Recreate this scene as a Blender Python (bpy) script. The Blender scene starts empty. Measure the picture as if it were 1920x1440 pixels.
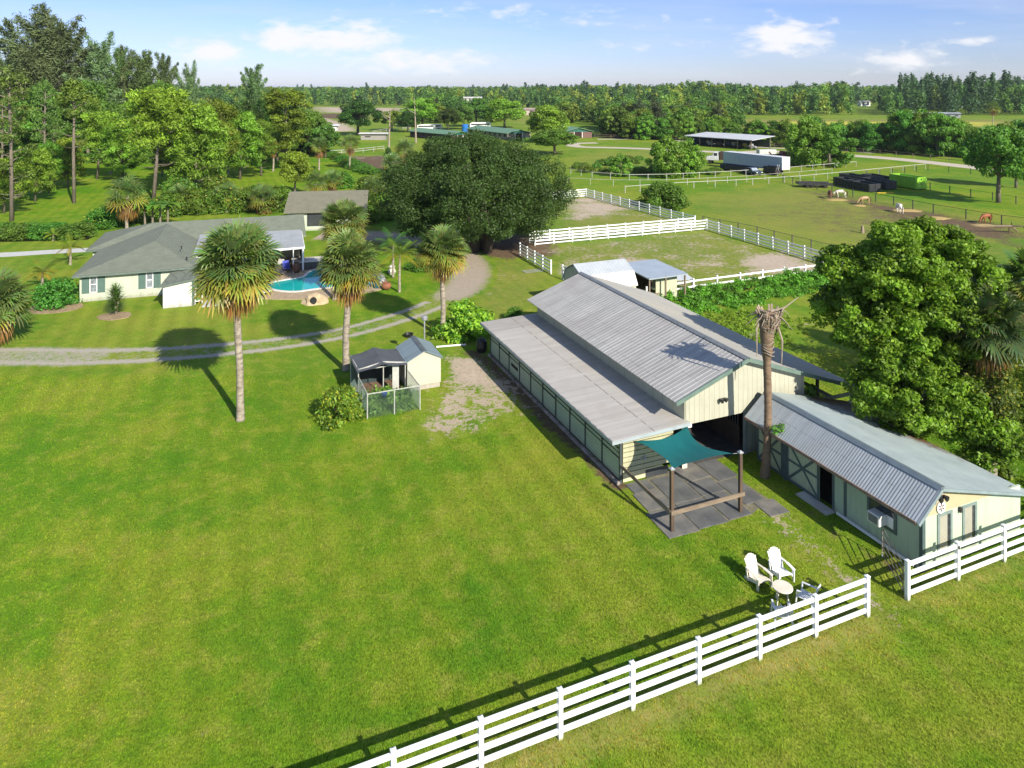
import bpy, bmesh, math, random
import numpy as np
from mathutils import Vector, Matrix

scene = bpy.context.scene
COL = scene.collection
R = math.radians

# ------------------------------------------------------------------ camera, sky, sun, exposure
CAM_H = 18.7
cam_data = bpy.data.cameras.new("camera")
cam = bpy.data.objects.new("camera", cam_data)
COL.objects.link(cam)
cam.location = (0, 0, CAM_H)
cam.rotation_euler = (R(90), 0, 0)
cam_data.sensor_width = 36.0
cam_data.sensor_fit = 'HORIZONTAL'
cam_data.lens = 36.0 * 1330 / 1920
cam_data.shift_y = -(720 - 165) / 1920
cam_data.clip_start = 0.5
cam_data.clip_end = 12000
scene.camera = cam

SUN_DIR = Vector((0.563, -0.826, 0.0)).normalized()
SUN_EL = R(32)
sun_vec = Vector((SUN_DIR.x * math.cos(SUN_EL), SUN_DIR.y * math.cos(SUN_EL), math.sin(SUN_EL)))
sd = bpy.data.lights.new("sun", 'SUN')
sd.energy = 4.8
sd.angle = R(0.5)
sd.color = (1.0, 0.93, 0.80)
sun = bpy.data.objects.new("sun", sd)
COL.objects.link(sun)
sun.rotation_euler = (-sun_vec).to_track_quat('-Z', 'Y').to_euler()
sun.location = (60, -80, 90)

scene.view_settings.view_transform = 'Standard'
scene.view_settings.look = 'None'
scene.view_settings.exposure = 0.75
scene.view_settings.gamma = 1.0
scene.view_settings.use_curve_mapping = False

def make_world():
    w = bpy.data.worlds.new("World")
    scene.world = w
    w.use_nodes = True
    nt = w.node_tree
    nt.nodes.clear()
    N, L = nt.nodes, nt.links
    out = N.new('ShaderNodeOutputWorld')
    bg = N.new('ShaderNodeBackground')
    sky = N.new('ShaderNodeTexSky')
    sky.sky_type = 'NISHITA'
    sky.sun_disc = False
    sky.sun_elevation = SUN_EL
    sky.sun_rotation = math.atan2(SUN_DIR.x, SUN_DIR.y)
    sky.altitude = 0
    sky.air_density = 1.0
    sky.dust_density = 0.25
    sky.ozone_density = 2.4
    bg.inputs['Strength'].default_value = 0.115
    tc = N.new('ShaderNodeTexCoord')
    sep = N.new('ShaderNodeSeparateXYZ')
    L.new(tc.outputs['Generated'], sep.inputs[0])
    def math_(op, a, b=None, c=None):
        n = N.new('ShaderNodeMath'); n.operation = op
        for i, x in enumerate((a, b, c)):
            if x is None: continue
            if isinstance(x, (int, float)): n.inputs[i].default_value = x
            else: L.new(x, n.inputs[i])
        return n.outputs[0]
    ay = math_('MAXIMUM', math_('ABSOLUTE', sep.outputs[1]), 0.02)
    a = math_('DIVIDE', sep.outputs[0], ay)
    e = math_('DIVIDE', sep.outputs[2], ay)
    # cloud banks: centre azimuth, centre height, half width, half height (tangents), weight
    blobs = [(-0.30, 0.068, 0.085, 0.024, 1.05), (-0.225, 0.070, 0.08, 0.025, 1.0), (-0.14, 0.038, 0.13, 0.020, .85), (-0.265, 0.050, .04, .010, .6),
             (-0.425, 0.050, 0.05, 0.022, 1.0), (0.385, 0.072, 0.062, 0.026, 1.1), (0.555, 0.040, 0.075, 0.017, .8),
             (-0.02, 0.108, 0.18, 0.012, .45), (0.10, 0.095, 0.16, 0.012, .40), (0.65, .066, .05, .008, .6), (0.21, 0.058, .12, .012, .4),
             (0.9, .07, .1, .025, 1.), (-1.0, .08, .12, .03, 1.), (1.6, .09, .2, .03, 1.), (-1.7, .08, .25, .03, 1.)]
    tot = None
    for (a0, e0, wa, we, k) in blobs:
        da = math_('DIVIDE', math_('SUBTRACT', a, a0), wa)
        de = math_('DIVIDE', math_('SUBTRACT', e, e0), we)
        r2 = math_('ADD', math_('MULTIPLY', da, da), math_('MULTIPLY', de, de))
        g = math_('MULTIPLY', math_('POWER', 2.718, math_('MULTIPLY', r2, -1.0)), k)
        tot = g if tot is None else math_('MAXIMUM', tot, g)
    comb = N.new('ShaderNodeCombineXYZ')
    L.new(math_('MULTIPLY', a, 13.0), comb.inputs[0])
    L.new(math_('MULTIPLY', e, 34.0), comb.inputs[1])
    ns = N.new('ShaderNodeTexNoise')
    ns.inputs['Scale'].default_value = 2.0
    ns.inputs['Detail'].default_value = 7
    ns.inputs['Roughness'].default_value = 0.58
    ns.inputs['Distortion'].default_value = 0.3
    L.new(comb.outputs[0], ns.inputs['Vector'])
    dens = math_('ADD', tot, math_('MULTIPLY', math_('SUBTRACT', ns.outputs['Fac'], 0.5), 1.8))
    mr = N.new('ShaderNodeMapRange'); mr.interpolation_type = 'SMOOTHSTEP'
    mr.inputs['From Min'].default_value = 0.22
    mr.inputs['From Max'].default_value = 1.0
    mr.inputs['To Max'].default_value = 0.95
    L.new(dens, mr.inputs['Value'])
    # thin high veil
    comb2 = N.new('ShaderNodeCombineXYZ')
    L.new(math_('MULTIPLY', math_('ADD', a, math_('MULTIPLY', e, 2.0)), 3.0), comb2.inputs[0])
    L.new(math_('MULTIPLY', e, 30.0), comb2.inputs[1])
    n2 = N.new('ShaderNodeTexNoise'); n2.inputs['Scale'].default_value = 1.2; n2.inputs['Detail'].default_value = 5
    L.new(comb2.outputs[0], n2.inputs['Vector'])
    mr2 = N.new('ShaderNodeMapRange')
    mr2.inputs['From Min'].default_value = 0.42; mr2.inputs['From Max'].default_value = 0.85; mr2.inputs['To Max'].default_value = 0.45
    L.new(n2.outputs['Fac'], mr2.inputs['Value'])
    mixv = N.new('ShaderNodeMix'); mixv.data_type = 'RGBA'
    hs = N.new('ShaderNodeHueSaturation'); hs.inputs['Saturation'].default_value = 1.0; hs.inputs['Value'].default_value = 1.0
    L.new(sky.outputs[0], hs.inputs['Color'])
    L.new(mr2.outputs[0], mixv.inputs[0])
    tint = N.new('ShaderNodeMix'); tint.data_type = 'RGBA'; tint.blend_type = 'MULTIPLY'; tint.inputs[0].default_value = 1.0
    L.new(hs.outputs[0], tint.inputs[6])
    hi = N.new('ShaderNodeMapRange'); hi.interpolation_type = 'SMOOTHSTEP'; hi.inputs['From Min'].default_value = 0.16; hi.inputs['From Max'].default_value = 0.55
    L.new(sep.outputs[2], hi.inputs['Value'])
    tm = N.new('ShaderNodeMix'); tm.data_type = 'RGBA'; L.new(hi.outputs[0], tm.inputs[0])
    tm.inputs[6].default_value = (.48, .525, .79, 1); tm.inputs[7].default_value = (.90, .86, .88, 1)  # overhead sky tinted brighter than the low band, added to lift shadow fill
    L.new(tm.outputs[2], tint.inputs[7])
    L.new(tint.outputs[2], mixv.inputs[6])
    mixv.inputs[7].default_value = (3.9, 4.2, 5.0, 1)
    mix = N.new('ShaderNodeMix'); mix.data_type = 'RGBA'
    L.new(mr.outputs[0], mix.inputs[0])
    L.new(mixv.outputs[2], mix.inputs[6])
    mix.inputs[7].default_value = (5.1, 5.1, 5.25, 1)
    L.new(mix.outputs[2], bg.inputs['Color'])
    L.new(bg.outputs[0], out.inputs[0])
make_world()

# ------------------------------------------------------------------ measuring and frames
def G(px, py, z=0.0):
    """ground-plan point (at height z) that was measured in the photograph"""
    Y = (CAM_H - z) * 1330.0 / (py - 165.0)
    return ((px - 960.0) * Y / 1330.0, Y)
AX = math.atan2(0.379, 0.925)          # the barn's turn
def frame_point(o, ang, v, u):
    return (o[0] + v * math.cos(ang) - u * math.sin(ang), o[1] + v * math.sin(ang) + u * math.cos(ang))

# ------------------------------------------------------------------ object helpers
def thing(name, label, cat, loc=(0, 0, 0), rotz=0.0, group=None):
    o = bpy.data.objects.new(name, None)
    COL.objects.link(o)
    o.empty_display_size = 0.3
    o.location = loc
    o.rotation_euler = (0, 0, rotz)
    o['label'] = label; o['category'] = cat
    if group: o['group'] = group
    return o
def tag(o, label, cat=None, group=None, kind=None):
    o['label'] = label
    if cat: o['category'] = cat
    if group: o['group'] = group
    if kind: o['kind'] = kind
    return o
def link_mesh(name, me, parent=None, loc=None, rotz=None):
    o = bpy.data.objects.new(name, me)
    COL.objects.link(o)
    if parent: o.parent = parent
    if loc is not None: o.location = loc
    if rotz is not None: o.rotation_euler = (0, 0, rotz)
    return o
def copy_tree(root, loc, rotz, label, group=None, scale=None):
    r = root.copy(); COL.objects.link(r)
    r.location = loc; r.rotation_euler = (0, 0, rotz)
    if scale is not None: r.scale = scale
    r['label'] = label
    if group: r['group'] = group
    for ch in list(root.children):
        c = ch.copy(); COL.objects.link(c); c.parent = r
        for g in list(ch.children):
            d = g.copy(); COL.objects.link(d); d.parent = c
    return r

class MB:
    def __init__(self):
        self.v = []; self.f = []; self.m = []
    def add(self, vs, fs, m=0):
        b = len(self.v)
        self.v += [tuple(p) for p in vs]
        for f in fs:
            self.f.append(tuple(b + i for i in f)); self.m.append(m)
        return self
    def box(self, x0, x1, y0, y1, z0, z1, m=0):
        return self.add([(x0, y0, z0), (x1, y0, z0), (x1, y1, z0), (x0, y1, z0), (x0, y0, z1), (x1, y0, z1), (x1, y1, z1), (x0, y1, z1)],
                        [(0, 3, 2, 1), (4, 5, 6, 7), (0, 1, 5, 4), (1, 2, 6, 5), (2, 3, 7, 6), (3, 0, 4, 7)], m)
    def bar(self, p, q, w, h, m=0, up=(0, 0, 1)):
        p = Vector(p); q = Vector(q); d = (q - p).normalized(); up = Vector(up)
        s = d.cross(up)
        if s.length < 1e-4: s = d.cross(Vector((1, 0, 0)))
        s.normalize(); t = s.cross(d)
        s *= w / 2; t *= h / 2
        vs = [p - s - t, p + s - t, p + s + t, p - s + t, q - s - t, q + s - t, q + s + t, q - s + t]
        return self.add(vs, [(0, 1, 2, 3), (7, 6, 5, 4), (0, 4, 5, 1), (1, 5, 6, 2), (2, 6, 7, 3), (3, 7, 4, 0)], m)
    def tube(self, pts, rad, n=8, m=0, cap=True):
        pts = [Vector(p) for p in pts]
        if not isinstance(rad, (list, tuple)): rad = [rad] * len(pts)
        rings = []
        ref = Vector((0.31, 0.95, 0.05)).normalized()
        for i, p in enumerate(pts):
            a = pts[max(0, i - 1)]; b = pts[min(len(pts) - 1, i + 1)]
            d = (b - a).normalized()
            s = d.cross(ref)
            if s.length < 1e-3: s = d.cross(Vector((1, 0, 0)))
            s.normalize(); t = d.cross(s)
            rings.append([p + (s * math.cos(2 * math.pi * k / n) + t * math.sin(2 * math.pi * k / n)) * rad[i] for k in range(n)])
        vs = [x for r in rings for x in r]; fs = []
        for i in range(len(pts) - 1):
            for k in range(n):
                k2 = (k + 1) % n
                fs.append((i * n + k, i * n + k2, (i + 1) * n + k2, (i + 1) * n + k))
        if cap:
            fs.append(tuple(range(n - 1, -1, -1)))
            fs.append(tuple((len(pts) - 1) * n + k for k in range(n)))
        return self.add(vs, fs, m)
    def lathe(self, prof, n=16, m=0, c=(0, 0, 0)):
        vs = []; fs = []
        for (r, z) in prof:
            for k in range(n):
                a = 2 * math.pi * k / n
                vs.append((c[0] + r * math.cos(a), c[1] + r * math.sin(a), c[2] + z))
        for i in range(len(prof) - 1):
            for k in range(n):
                k2 = (k + 1) % n
                fs.append((i * n + k, i * n + k2, (i + 1) * n + k2, (i + 1) * n + k))
        fs.append(tuple(range(n - 1, -1, -1)))
        fs.append(tuple((len(prof) - 1) * n + k for k in range(n)))
        return self.add(vs, fs, m)
    def prism(self, poly, z0, z1, m=0):
        n = len(poly)
        vs = [(p[0], p[1], z0) for p in poly] + [(p[0], p[1], z1) for p in poly]
        fs = [tuple(range(n - 1, -1, -1)), tuple(range(n, 2 * n))] + [(i, (i + 1) % n, n + (i + 1) % n, n + i) for i in range(n)]
        return self.add(vs, fs, m)
    def xprism(self, prof, y0, y1, m=0):
        """profile in x,z pushed along y"""
        n = len(prof)
        vs = [(p[0], y0, p[1]) for p in prof] + [(p[0], y1, p[1]) for p in prof]
        fs = [tuple(range(n)), tuple(range(2 * n - 1, n - 1, -1))] + [(i, n + i, n + (i + 1) % n, (i + 1) % n) for i in range(n)]
        return self.add(vs, fs, m)
    def yprism(self, prof, x0, x1, m=0):
        n = len(prof)
        vs = [(x0, p[0], p[1]) for p in prof] + [(x1, p[0], p[1]) for p in prof]
        fs = [tuple(range(n - 1, -1, -1)), tuple(range(n, 2 * n))] + [(i, (i + 1) % n, n + (i + 1) % n, n + i) for i in range(n)]
        return self.add(vs, fs, m)
    def mesh(self, name, mats, smooth=False, bevel=0.0):
        me = bpy.data.meshes.new(name)
        me.from_pydata(self.v, [], self.f)
        if not isinstance(mats, (list, tuple)): mats = [mats]
        for x in mats: me.materials.append(x)
        for p, k in zip(me.polygons, self.m):
            p.material_index = k
        bm = bmesh.new(); bm.from_mesh(me)
        bmesh.ops.recalc_face_normals(bm, faces=bm.faces)
        if bevel > 0:
            es = [e for e in bm.edges if len(e.link_faces) == 2 and e.calc_face_angle(0) > 0.6]
            bmesh.ops.bevel(bm, geom=es, offset=bevel, segments=1, affect='EDGES', profile=0.5)
        bm.to_mesh(me); bm.free()
        if smooth:
            for p in me.polygons: p.use_smooth = True
        me.update()
        return me
    def build(self, name, mats, parent=None, loc=None, rotz=None, smooth=False, bevel=0.0):
        return link_mesh(name, self.mesh(name, mats, smooth, bevel), parent, loc, rotz)

# ------------------------------------------------------------------ materials
class NT:
    def __init__(self, name):
        self.mat = bpy.data.materials.new(name)
        self.mat.use_nodes = True
        self.nt = self.mat.node_tree
        self.nt.nodes.clear()
        self.N, self.L = self.nt.nodes, self.nt.links
        self.out = self.N.new('ShaderNodeOutputMaterial')
        self._pos = None; self._obj = None
    def sock(self, node, i, x):
        if x is None: return
        if isinstance(x, (int, float)): node.inputs[i].default_value = x
        elif isinstance(x, tuple): node.inputs[i].default_value = x if len(node.inputs[i].default_value) == len(x) else (*x, 1.0)
        else: self.L.new(x, node.inputs[i])
    def math(self, op, a, b=None, c=None, clamp=False):
        n = self.N.new('ShaderNodeMath'); n.operation = op; n.use_clamp = clamp
        for i, x in enumerate((a, b, c)): self.sock(n, i, x)
        return n.outputs[0]
    def mix(self, fac, a, b, blend='MIX'):
        n = self.N.new('ShaderNodeMix'); n.data_type = 'RGBA'; n.blend_type = blend
        self.sock(n, 0, fac); self.sock(n, 6, a); self.sock(n, 7, b)
        return n.outputs[2]
    def pos(self):
        if not self._pos: self._pos = self.N.new('ShaderNodeNewGeometry').outputs['Position']
        return self._pos
    def objc(self):
        if not self._obj: self._obj = self.N.new('ShaderNodeTexCoord').outputs['Object']
        return self._obj
    def scaled(self, vec, s):
        n = self.N.new('ShaderNodeVectorMath'); n.operation = 'MULTIPLY'
        self.L.new(vec, n.inputs[0]); n.inputs[1].default_value = s
        return n.outputs[0]
    def noise(self, vec, scale, detail=3, rough=0.55, dist=0.0):
        n = self.N.new('ShaderNodeTexNoise')
        n.inputs['Scale'].default_value = scale; n.inputs['Detail'].default_value = detail
        n.inputs['Roughness'].default_value = rough; n.inputs['Distortion'].default_value = dist
        self.L.new(vec, n.inputs['Vector'])
        return n.outputs['Fac']
    def rng(self, x, a, b, c=0.0, d=1.0, smooth=False):
        n = self.N.new('ShaderNodeMapRange'); n.interpolation_type = 'SMOOTHSTEP' if smooth else 'LINEAR'
        self.sock(n, 0, x)
        for i, k in enumerate((a, b, c, d)): n.inputs[i + 1].default_value = k
        return n.outputs[0]
    def attr(self, name, which='Fac'):
        n = self.N.new('ShaderNodeAttribute'); n.attribute_name = name
        return n.outputs[which]
    def axis(self, vec, i):
        n = self.N.new('ShaderNodeSeparateXYZ'); self.L.new(vec, n.inputs[0])
        return n.outputs[i]
    def groove(self, coord, period, width):
        """1 inside a groove that repeats with the given period"""
        fr = self.math('FRACT', self.math('DIVIDE', coord, period))
        return self.math('LESS_THAN', fr, width / period)
    def bump(self, h, dist=0.02, strength=0.6):
        n = self.N.new('ShaderNodeBump'); n.inputs['Strength'].default_value = strength; n.inputs['Distance'].default_value = dist
        self.L.new(h, n.inputs['Height'])
        return n.outputs[0]
    def principled(self, col, rough=0.7, metal=0.0, normal=None, spec=None, **kw):
        n = self.N.new('ShaderNodeBsdfPrincipled')
        self.sock(n, 'Base Color', col) if not isinstance(col, tuple) else n.inputs['Base Color'].__setattr__('default_value', (*col[:3], 1))
        self.sock(n, 'Roughness', rough); self.sock(n, 'Metallic', metal)
        if spec is not None: n.inputs['Specular IOR Level'].default_value = spec
        if normal is not None: self.L.new(normal, n.inputs['Normal'])
        for k, x in kw.items(): n.inputs[k.replace('_', ' ')].default_value = x
        self.L.new(n.outputs[0], self.out.inputs[0])
        return n

def simple(name, c1, c2=None, scale=3.0, rough=0.65, metal=0.0, bump=0.0, stretch=(1, 1, 1), lo=.35, hi=.65, spec=None, detail=5):
    k = NT(name)
    v = k.scaled(k.objc(), stretch)
    f = k.noise(v, scale, detail, 0.6)
    c2 = c2 or tuple(x * 0.72 for x in c1)
    col = k.mix(k.rng(f, lo, hi), c1, c2)
    nrm = k.bump(f, 0.02, bump) if bump else None
    k.principled(col, rough, metal, nrm, spec)
    return k.mat
def boards(name, c1, c2, groove_col, axis, period, width, rough=0.6, scale=1.3, stretch=(1, 1, 1), bump=0.5, axis2=None, period2=1.0, width2=0.02):
    """painted boards or sheets: joints that repeat along one axis, uneven weathering"""
    k = NT(name)
    v = k.objc()
    f = k.noise(k.scaled(v, stretch), scale, 5, 0.62)
    col = k.mix(k.rng(f, .35, .68), c1, c2)
    g = k.groove(k.axis(v, axis), period, width)
    if axis2 is not None:
        g = k.math('MAXIMUM', g, k.groove(k.axis(v, axis2), period2, width2))
    col = k.mix(g, col, groove_col)
    drip = k.noise(k.scaled(v, (2.2, 2.2, .25)), 1.6, 4, .65)
    col = k.mix(k.math('MULTIPLY', k.rng(drip, .52, .72), .22), col, tuple(x * .45 for x in c2))
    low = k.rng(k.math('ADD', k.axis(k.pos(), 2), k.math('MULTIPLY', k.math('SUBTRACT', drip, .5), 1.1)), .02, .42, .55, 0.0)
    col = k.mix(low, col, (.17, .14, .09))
    nrm = k.bump(k.math('SUBTRACT', k.math('MULTIPLY', f, .3), g), 0.015, bump)
    k.principled(col, rough, 0.0, nrm)
    return k.mat
def leafmat(name, base, var=0.25, trans=0.35, rough=0.5, hue=0.03):
    """foliage: a per-leaf tint kept on the mesh, a small shift per plant, some light through the leaf"""
    k = NT(name)
    t = k.attr('tint', 'Color')
    col = k.mix(1.0, t, base, 'MULTIPLY')
    oi = k.N.new('ShaderNodeObjectInfo')
    hs = k.N.new('ShaderNodeHueSaturation')
    k.L.new(k.rng(oi.outputs['Random'], 0, 1, 0.5 - hue, 0.5 + hue), hs.inputs['Hue'])
    k.L.new(k.rng(oi.outputs['Random'], 0, 1, 1 - var, 1 + var), hs.inputs['Value'])
    k.L.new(col, hs.inputs['Color'])
    p = k.principled(hs.outputs[0], rough, spec=0.3)
    tr = k.N.new('ShaderNodeBsdfTranslucent')
    tc = k.mix(1.0, hs.outputs[0], (1.25, 1.35, 0.55, 1), 'MULTIPLY')
    k.L.new(tc, tr.inputs[0])
    mx = k.N.new('ShaderNodeMixShader'); mx.inputs[0].default_value = trans
    k.L.new(p.outputs[0], mx.inputs[1]); k.L.new(tr.outputs[0], mx.inputs[2])
    k.L.new(mx.outputs[0], k.out.inputs[0])
    return k.mat

def grass_color(k):
    """lawn colour from its place on the ground; also gives a height for the blades"""
    p = k.pos()
    n0 = k.noise(p, 0.045, 3, 0.55)
    n1 = k.noise(p, 0.22, 4, 0.6, 0.4)
    n2 = k.noise(p, 1.1, 4, 0.65)
    n3 = k.noise(p, 5.5, 3, 0.6)
    n4 = k.noise(k.scaled(p, (1, 0.7, 1)), 17, 3, 0.7)
    f = k.math('ADD', k.math('MULTIPLY', n0, .40), k.math('ADD', k.math('MULTIPLY', n1, .38), k.math('MULTIPLY', n2, .22)))
    c = k.mix(k.rng(f, .40, .50), GR[0], GR[1])
    c = k.mix(k.rng(f, .48, .60), c, GR[2])
    c = k.mix(k.math('MULTIPLY', k.rng(n2, .52, .70), .38), c, GR[3])
    c = k.mix(k.math('MULTIPLY', k.rng(n3, .30, .50, 1, 0), .28), c, GR[4])
    lum = k.math('ADD', k.rng(n4, .30, .70, .62, 1.38), k.rng(n3, .3, .7, -.12, .12))
    ax = k.math('ADD', k.math('MULTIPLY', k.axis(p, 0), .925), k.math('MULTIPLY', k.axis(p, 1), .379))
    mow = k.math('MULTIPLY', k.math('SINE', k.math('ADD', k.math('MULTIPLY', ax, 4.2), k.math('MULTIPLY', n1, 2.5))), k.rng(n0, .35, .65, .02, .10))
    lum = k.math('ADD', lum, mow)
    cc = k.N.new('ShaderNodeCombineXYZ')
    for i in range(3): k.L.new(lum, cc.inputs[i])
    c = k.mix(1.0, c, cc.outputs[0], 'MULTIPLY')
    h = k.math('ADD', n4, k.math('MULTIPLY', n3, .8))
    return c, h
GR = [(.078, .180, .008), (.136, .214, .012), (.205, .238, .024), (.262, .258, .058), (.058, .125, .009)]
# ------------------------------------------------------------------ ground
def spaced(lo, hi, core_lo, core_hi, step, grow):
    xs = list(np.arange(core_lo, core_hi + 1e-6, step))
    s = step
    while xs[-1] < hi:
        s *= grow; xs.append(xs[-1] + s)
    s = step
    while xs[0] > lo:
        s *= grow; xs.insert(0, xs[0] - s)
    return np.array(xs)
GX = spaced(-5200, 5200, -60, 60, 0.55, 1.055)
GY = spaced(-300, 9000, 14, 125, 0.55, 1.03)
XX, YY = np.meshgrid(GX, GY)
def seg_dist(poly):
    """signed distance to a closed polygon (positive inside)"""
    P = np.array(poly, float); best = np.full(XX.shape, 1e9); inside = np.zeros(XX.shape, bool)
    n = len(P)
    for i in range(n):
        a, b = P[i], P[(i + 1) % n]
        d = b - a; t = ((XX - a[0]) * d[0] + (YY - a[1]) * d[1]) / (d @ d + 1e-9)
        t = np.clip(t, 0, 1)
        best = np.minimum(best, np.hypot(XX - a[0] - t * d[0], YY - a[1] - t * d[1]))
        c = ((a[1] > YY) != (b[1] > YY)) & (XX < (b[0] - a[0]) * (YY - a[1]) / (b[1] - a[1] + 1e-12) + a[0])
        inside ^= c
    return np.where(inside, best, -best)
def line_dist(pts):
    best = np.full(XX.shape, 1e9)
    for a, b in zip(pts[:-1], pts[1:]):
        a = np.array(a); d = np.array(b) - a
        t = np.clip(((XX - a[0]) * d[0] + (YY - a[1]) * d[1]) / (d @ d + 1e-9), 0, 1)
        best = np.minimum(best, np.hypot(XX - a[0] - t * d[0], YY - a[1] - t * d[1]))
    return best
ATT = {n: np.zeros(XX.shape) for n in ('sand', 'dirt', 'lush', 'dry')}
def patch(attr, px, val=1.0, soft=1.0):
    d = seg_dist([G(*p) for p in px])
    ATT[attr] = np.maximum(ATT[attr], val * np.clip(d / soft * 0.5 + 0.5, 0, 1))
def trail(attr, px, width, val=1.0, soft=0.8):
    d = line_dist([G(*p) for p in px])
    ATT[attr] = np.maximum(ATT[attr], val * np.clip((width - d) / soft * 0.5 + 0.5, 0, 1))
# worn yard between the kennel and the long barn
patch('sand', [(832, 664), (872, 662), (915, 668), (985, 735), (1010, 772), (930, 795), (815, 822), (788, 795), (800, 745), (828, 725)], .62, 1.2)
patch('sand', [(835, 668), (905, 668), (935, 720), (900, 730), (840, 726)], .85, .8)
patch('dirt', [(850, 655), (912, 655), (1000, 752), (1080, 835), (1055, 832), (985, 770), (905, 690)], .8, .5)
trail('dirt', [(914, 676), (1162, 912)], .55, .85, .4)
patch('sand', [(850, 648), (905, 640), (912, 668), (850, 664)], .35, .6)
# around the patio and the worn path along the stable wing
patch('sand', [(1400, 935), (1450, 945), (1560, 1040), (1660, 1110), (1690, 1170), (1640, 1150), (1560, 1075), (1470, 1000)], .72, .9)
trail('dirt', [(1440, 905), (1560, 990), (1690, 1075)], .35, .75, .9)
trail('sand', [(1600, 1130), (1650, 1120), (1690, 1200)], .5, .35, .6)
trail('dry', [(900, 1460), (1050, 1400), (1250, 1320), (1420, 1250), (1640, 1165)], .6, 1.15, .7)
trail('dry', [(1710, 1135), (1920, 1045)], .6, .9, .8)
for a in ((1250, 1330, .7), (1430, 1252, .7), (1180, 1345, .4), (1545, 1200, .6)):
    p = G(a[0], a[1]); ATT['dry'] = np.maximum(ATT['dry'], 1.3 * np.exp(-((XX - p[0]) ** 2 + (YY - p[1]) ** 2) / a[2] ** 2))
# paddock beside the horse field: thin grass, bare along the fences
PAD = [(1010, 462), (1325, 431), (1508, 484), (1545, 514), (1300, 547), (1200, 560), (1060, 520)]
patch('dry', PAD, .75, 3); patch('sand', PAD, .41, 2)
trail('sand', [(1020, 470), (1200, 452), (1325, 440)], 1.6, .55, 2.2)
trail('sand', [(1330, 440), (1400, 465), (1500, 492)], 1.5, .5, 2)
patch('sand', [(1390, 482), (1470, 472), (1545, 503), (1500, 514), (1410, 510)], 1.1, 3)
patch('sand', [(1130, 482), (1200, 478), (1260, 492), (1215, 505), (1140, 497)], .75, 2.5)
patch('sand', [(1290, 492), (1350, 488), (1385, 498), (1330, 508)], .75, 2)
patch('sand', [(1040, 498), (1068, 496), (1075, 520), (1045, 520)], .8, 1)
# upper paddock
patch('dry', [(1060, 372), (1105, 366), (1300, 420), (1045, 445)], .8, 3)
patch('sand', [(1060, 372), (1110, 368), (1185, 388), (1170, 402), (1090, 412), (1060, 410)], .9, 5)
trail('sand', [(1190, 400), (1290, 424)], 2.2, .5, 3)
trail('sand', [(1050, 442), (1180, 428), (1300, 418)], 1.4, .5, 2)
# horse field
patch('dry', [(1290, 372), (1470, 345), (1540, 352), (1940, 425), (1940, 500), (1600, 480), (1330, 425)], .80, 10)
patch('dirt', [(1500, 358), (1560, 362), (1640, 380), (1760, 400), (1900, 425), (1930, 440), (1900, 462), (1800, 440), (1700, 412), (1580, 378)], .95, 6)
patch('sand', [(1570, 385), (1700, 415), (1780, 432), (1640, 425)], .42, 8); patch('dirt', [(1330, 400), (1500, 350), (1940, 430), (1940, 480), (1600, 470)], .48, 10); patch('dirt', [(1560, 372), (1940, 428), (1940, 470), (1700, 448), (1560, 400)], .66, 8)
patch('dirt', [(1560, 430), (1660, 432), (1640, 452), (1560, 446)], .4, 4)
patch('dirt', [(1845, 430), (1925, 432), (1925, 462), (1860, 452)], .55, 4)
# strip beyond the near barn, parking end of the drive
patch('dry', [(905, 500), (960, 480), (1040, 515), (1000, 580), (930, 600), (880, 575)], .7, 2)
patch('sand', [(895, 498), (960, 500), (985, 520), (930, 560), (900, 560)], .33, 2)
trail('dirt', [(1195, 575), (1240, 600), (1420, 665)], .9, .35, 1)
trail('sand', [(1400, 632), (1520, 605)], .8, .5, 1)
patch('dirt', [(700, 430), (1060, 440), (1040, 480), (960, 488), (880, 480), (700, 470)], .9, 2)
patch('dirt', [(812, 640), (850, 628), (905, 640), (880, 655), (830, 655)], .5, .8)
# lush lawns on the left, the pasture ring and the far fields
patch('lush', [(-300, 415), (-300, 300), (240, 292), (600, 295), (700, 318), (640, 345), (560, 355), (300, 345), (160, 412)], 1, 5)
patch('lush', [(540, 432), (600, 430), (840, 490), (860, 560), (700, 605), (500, 590), (560, 470)], .55, 3)
patch('lush', [(620, 262), (700, 262), (740, 292), (640, 290)], 1, 6)
patch('dirt', [(640, 293), (770, 290), (790, 315), (650, 322)], .85, 5)
patch('sand', [(640, 293), (735, 291), (700, 300), (650, 302)], .5, 5)
patch('dry', [(1060, 290), (1260, 272), (1330, 300), (1260, 335), (1060, 322)], .55, 8)
patch('lush', [(1660, 335), (1940, 360), (1940, 405), (1640, 362)], .8, 6)
patch('lush', [(1040, 325), (1500, 322), (1700, 300), (1820, 320), (1520, 340), (1240, 372), (1060, 352)], .45, 5)
patch('dry', [(1380, 224), (1960, 226), (1960, 242), (1380, 238)], 1.6, 30)
patch('sand', [(580, 200), (770, 203), (765, 213), (600, 211)], 1, 25)
patch('dirt', [(585, 213), (700, 213), (690, 224), (590, 222)], 1, 14)
patch('dry', [(590, 224), (660, 225), (650, 240), (600, 236)], 1, 12)
trail('sand', [(595, 222), (625, 232), (645, 245)], 6, 1, 5)
patch('sand', [(690, 206), (770, 206), (790, 222), (700, 216)], .8, 20)
patch('sand', [(960, 206), (1030, 206), (1010, 216), (965, 216)], 1, 20)
patch('dry', [(965, 218), (1005, 218), (990, 234), (965, 232)], .8, 10)
patch('dirt', [(320, 196), (400, 196), (400, 215), (325, 215)], .7, 20)

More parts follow.
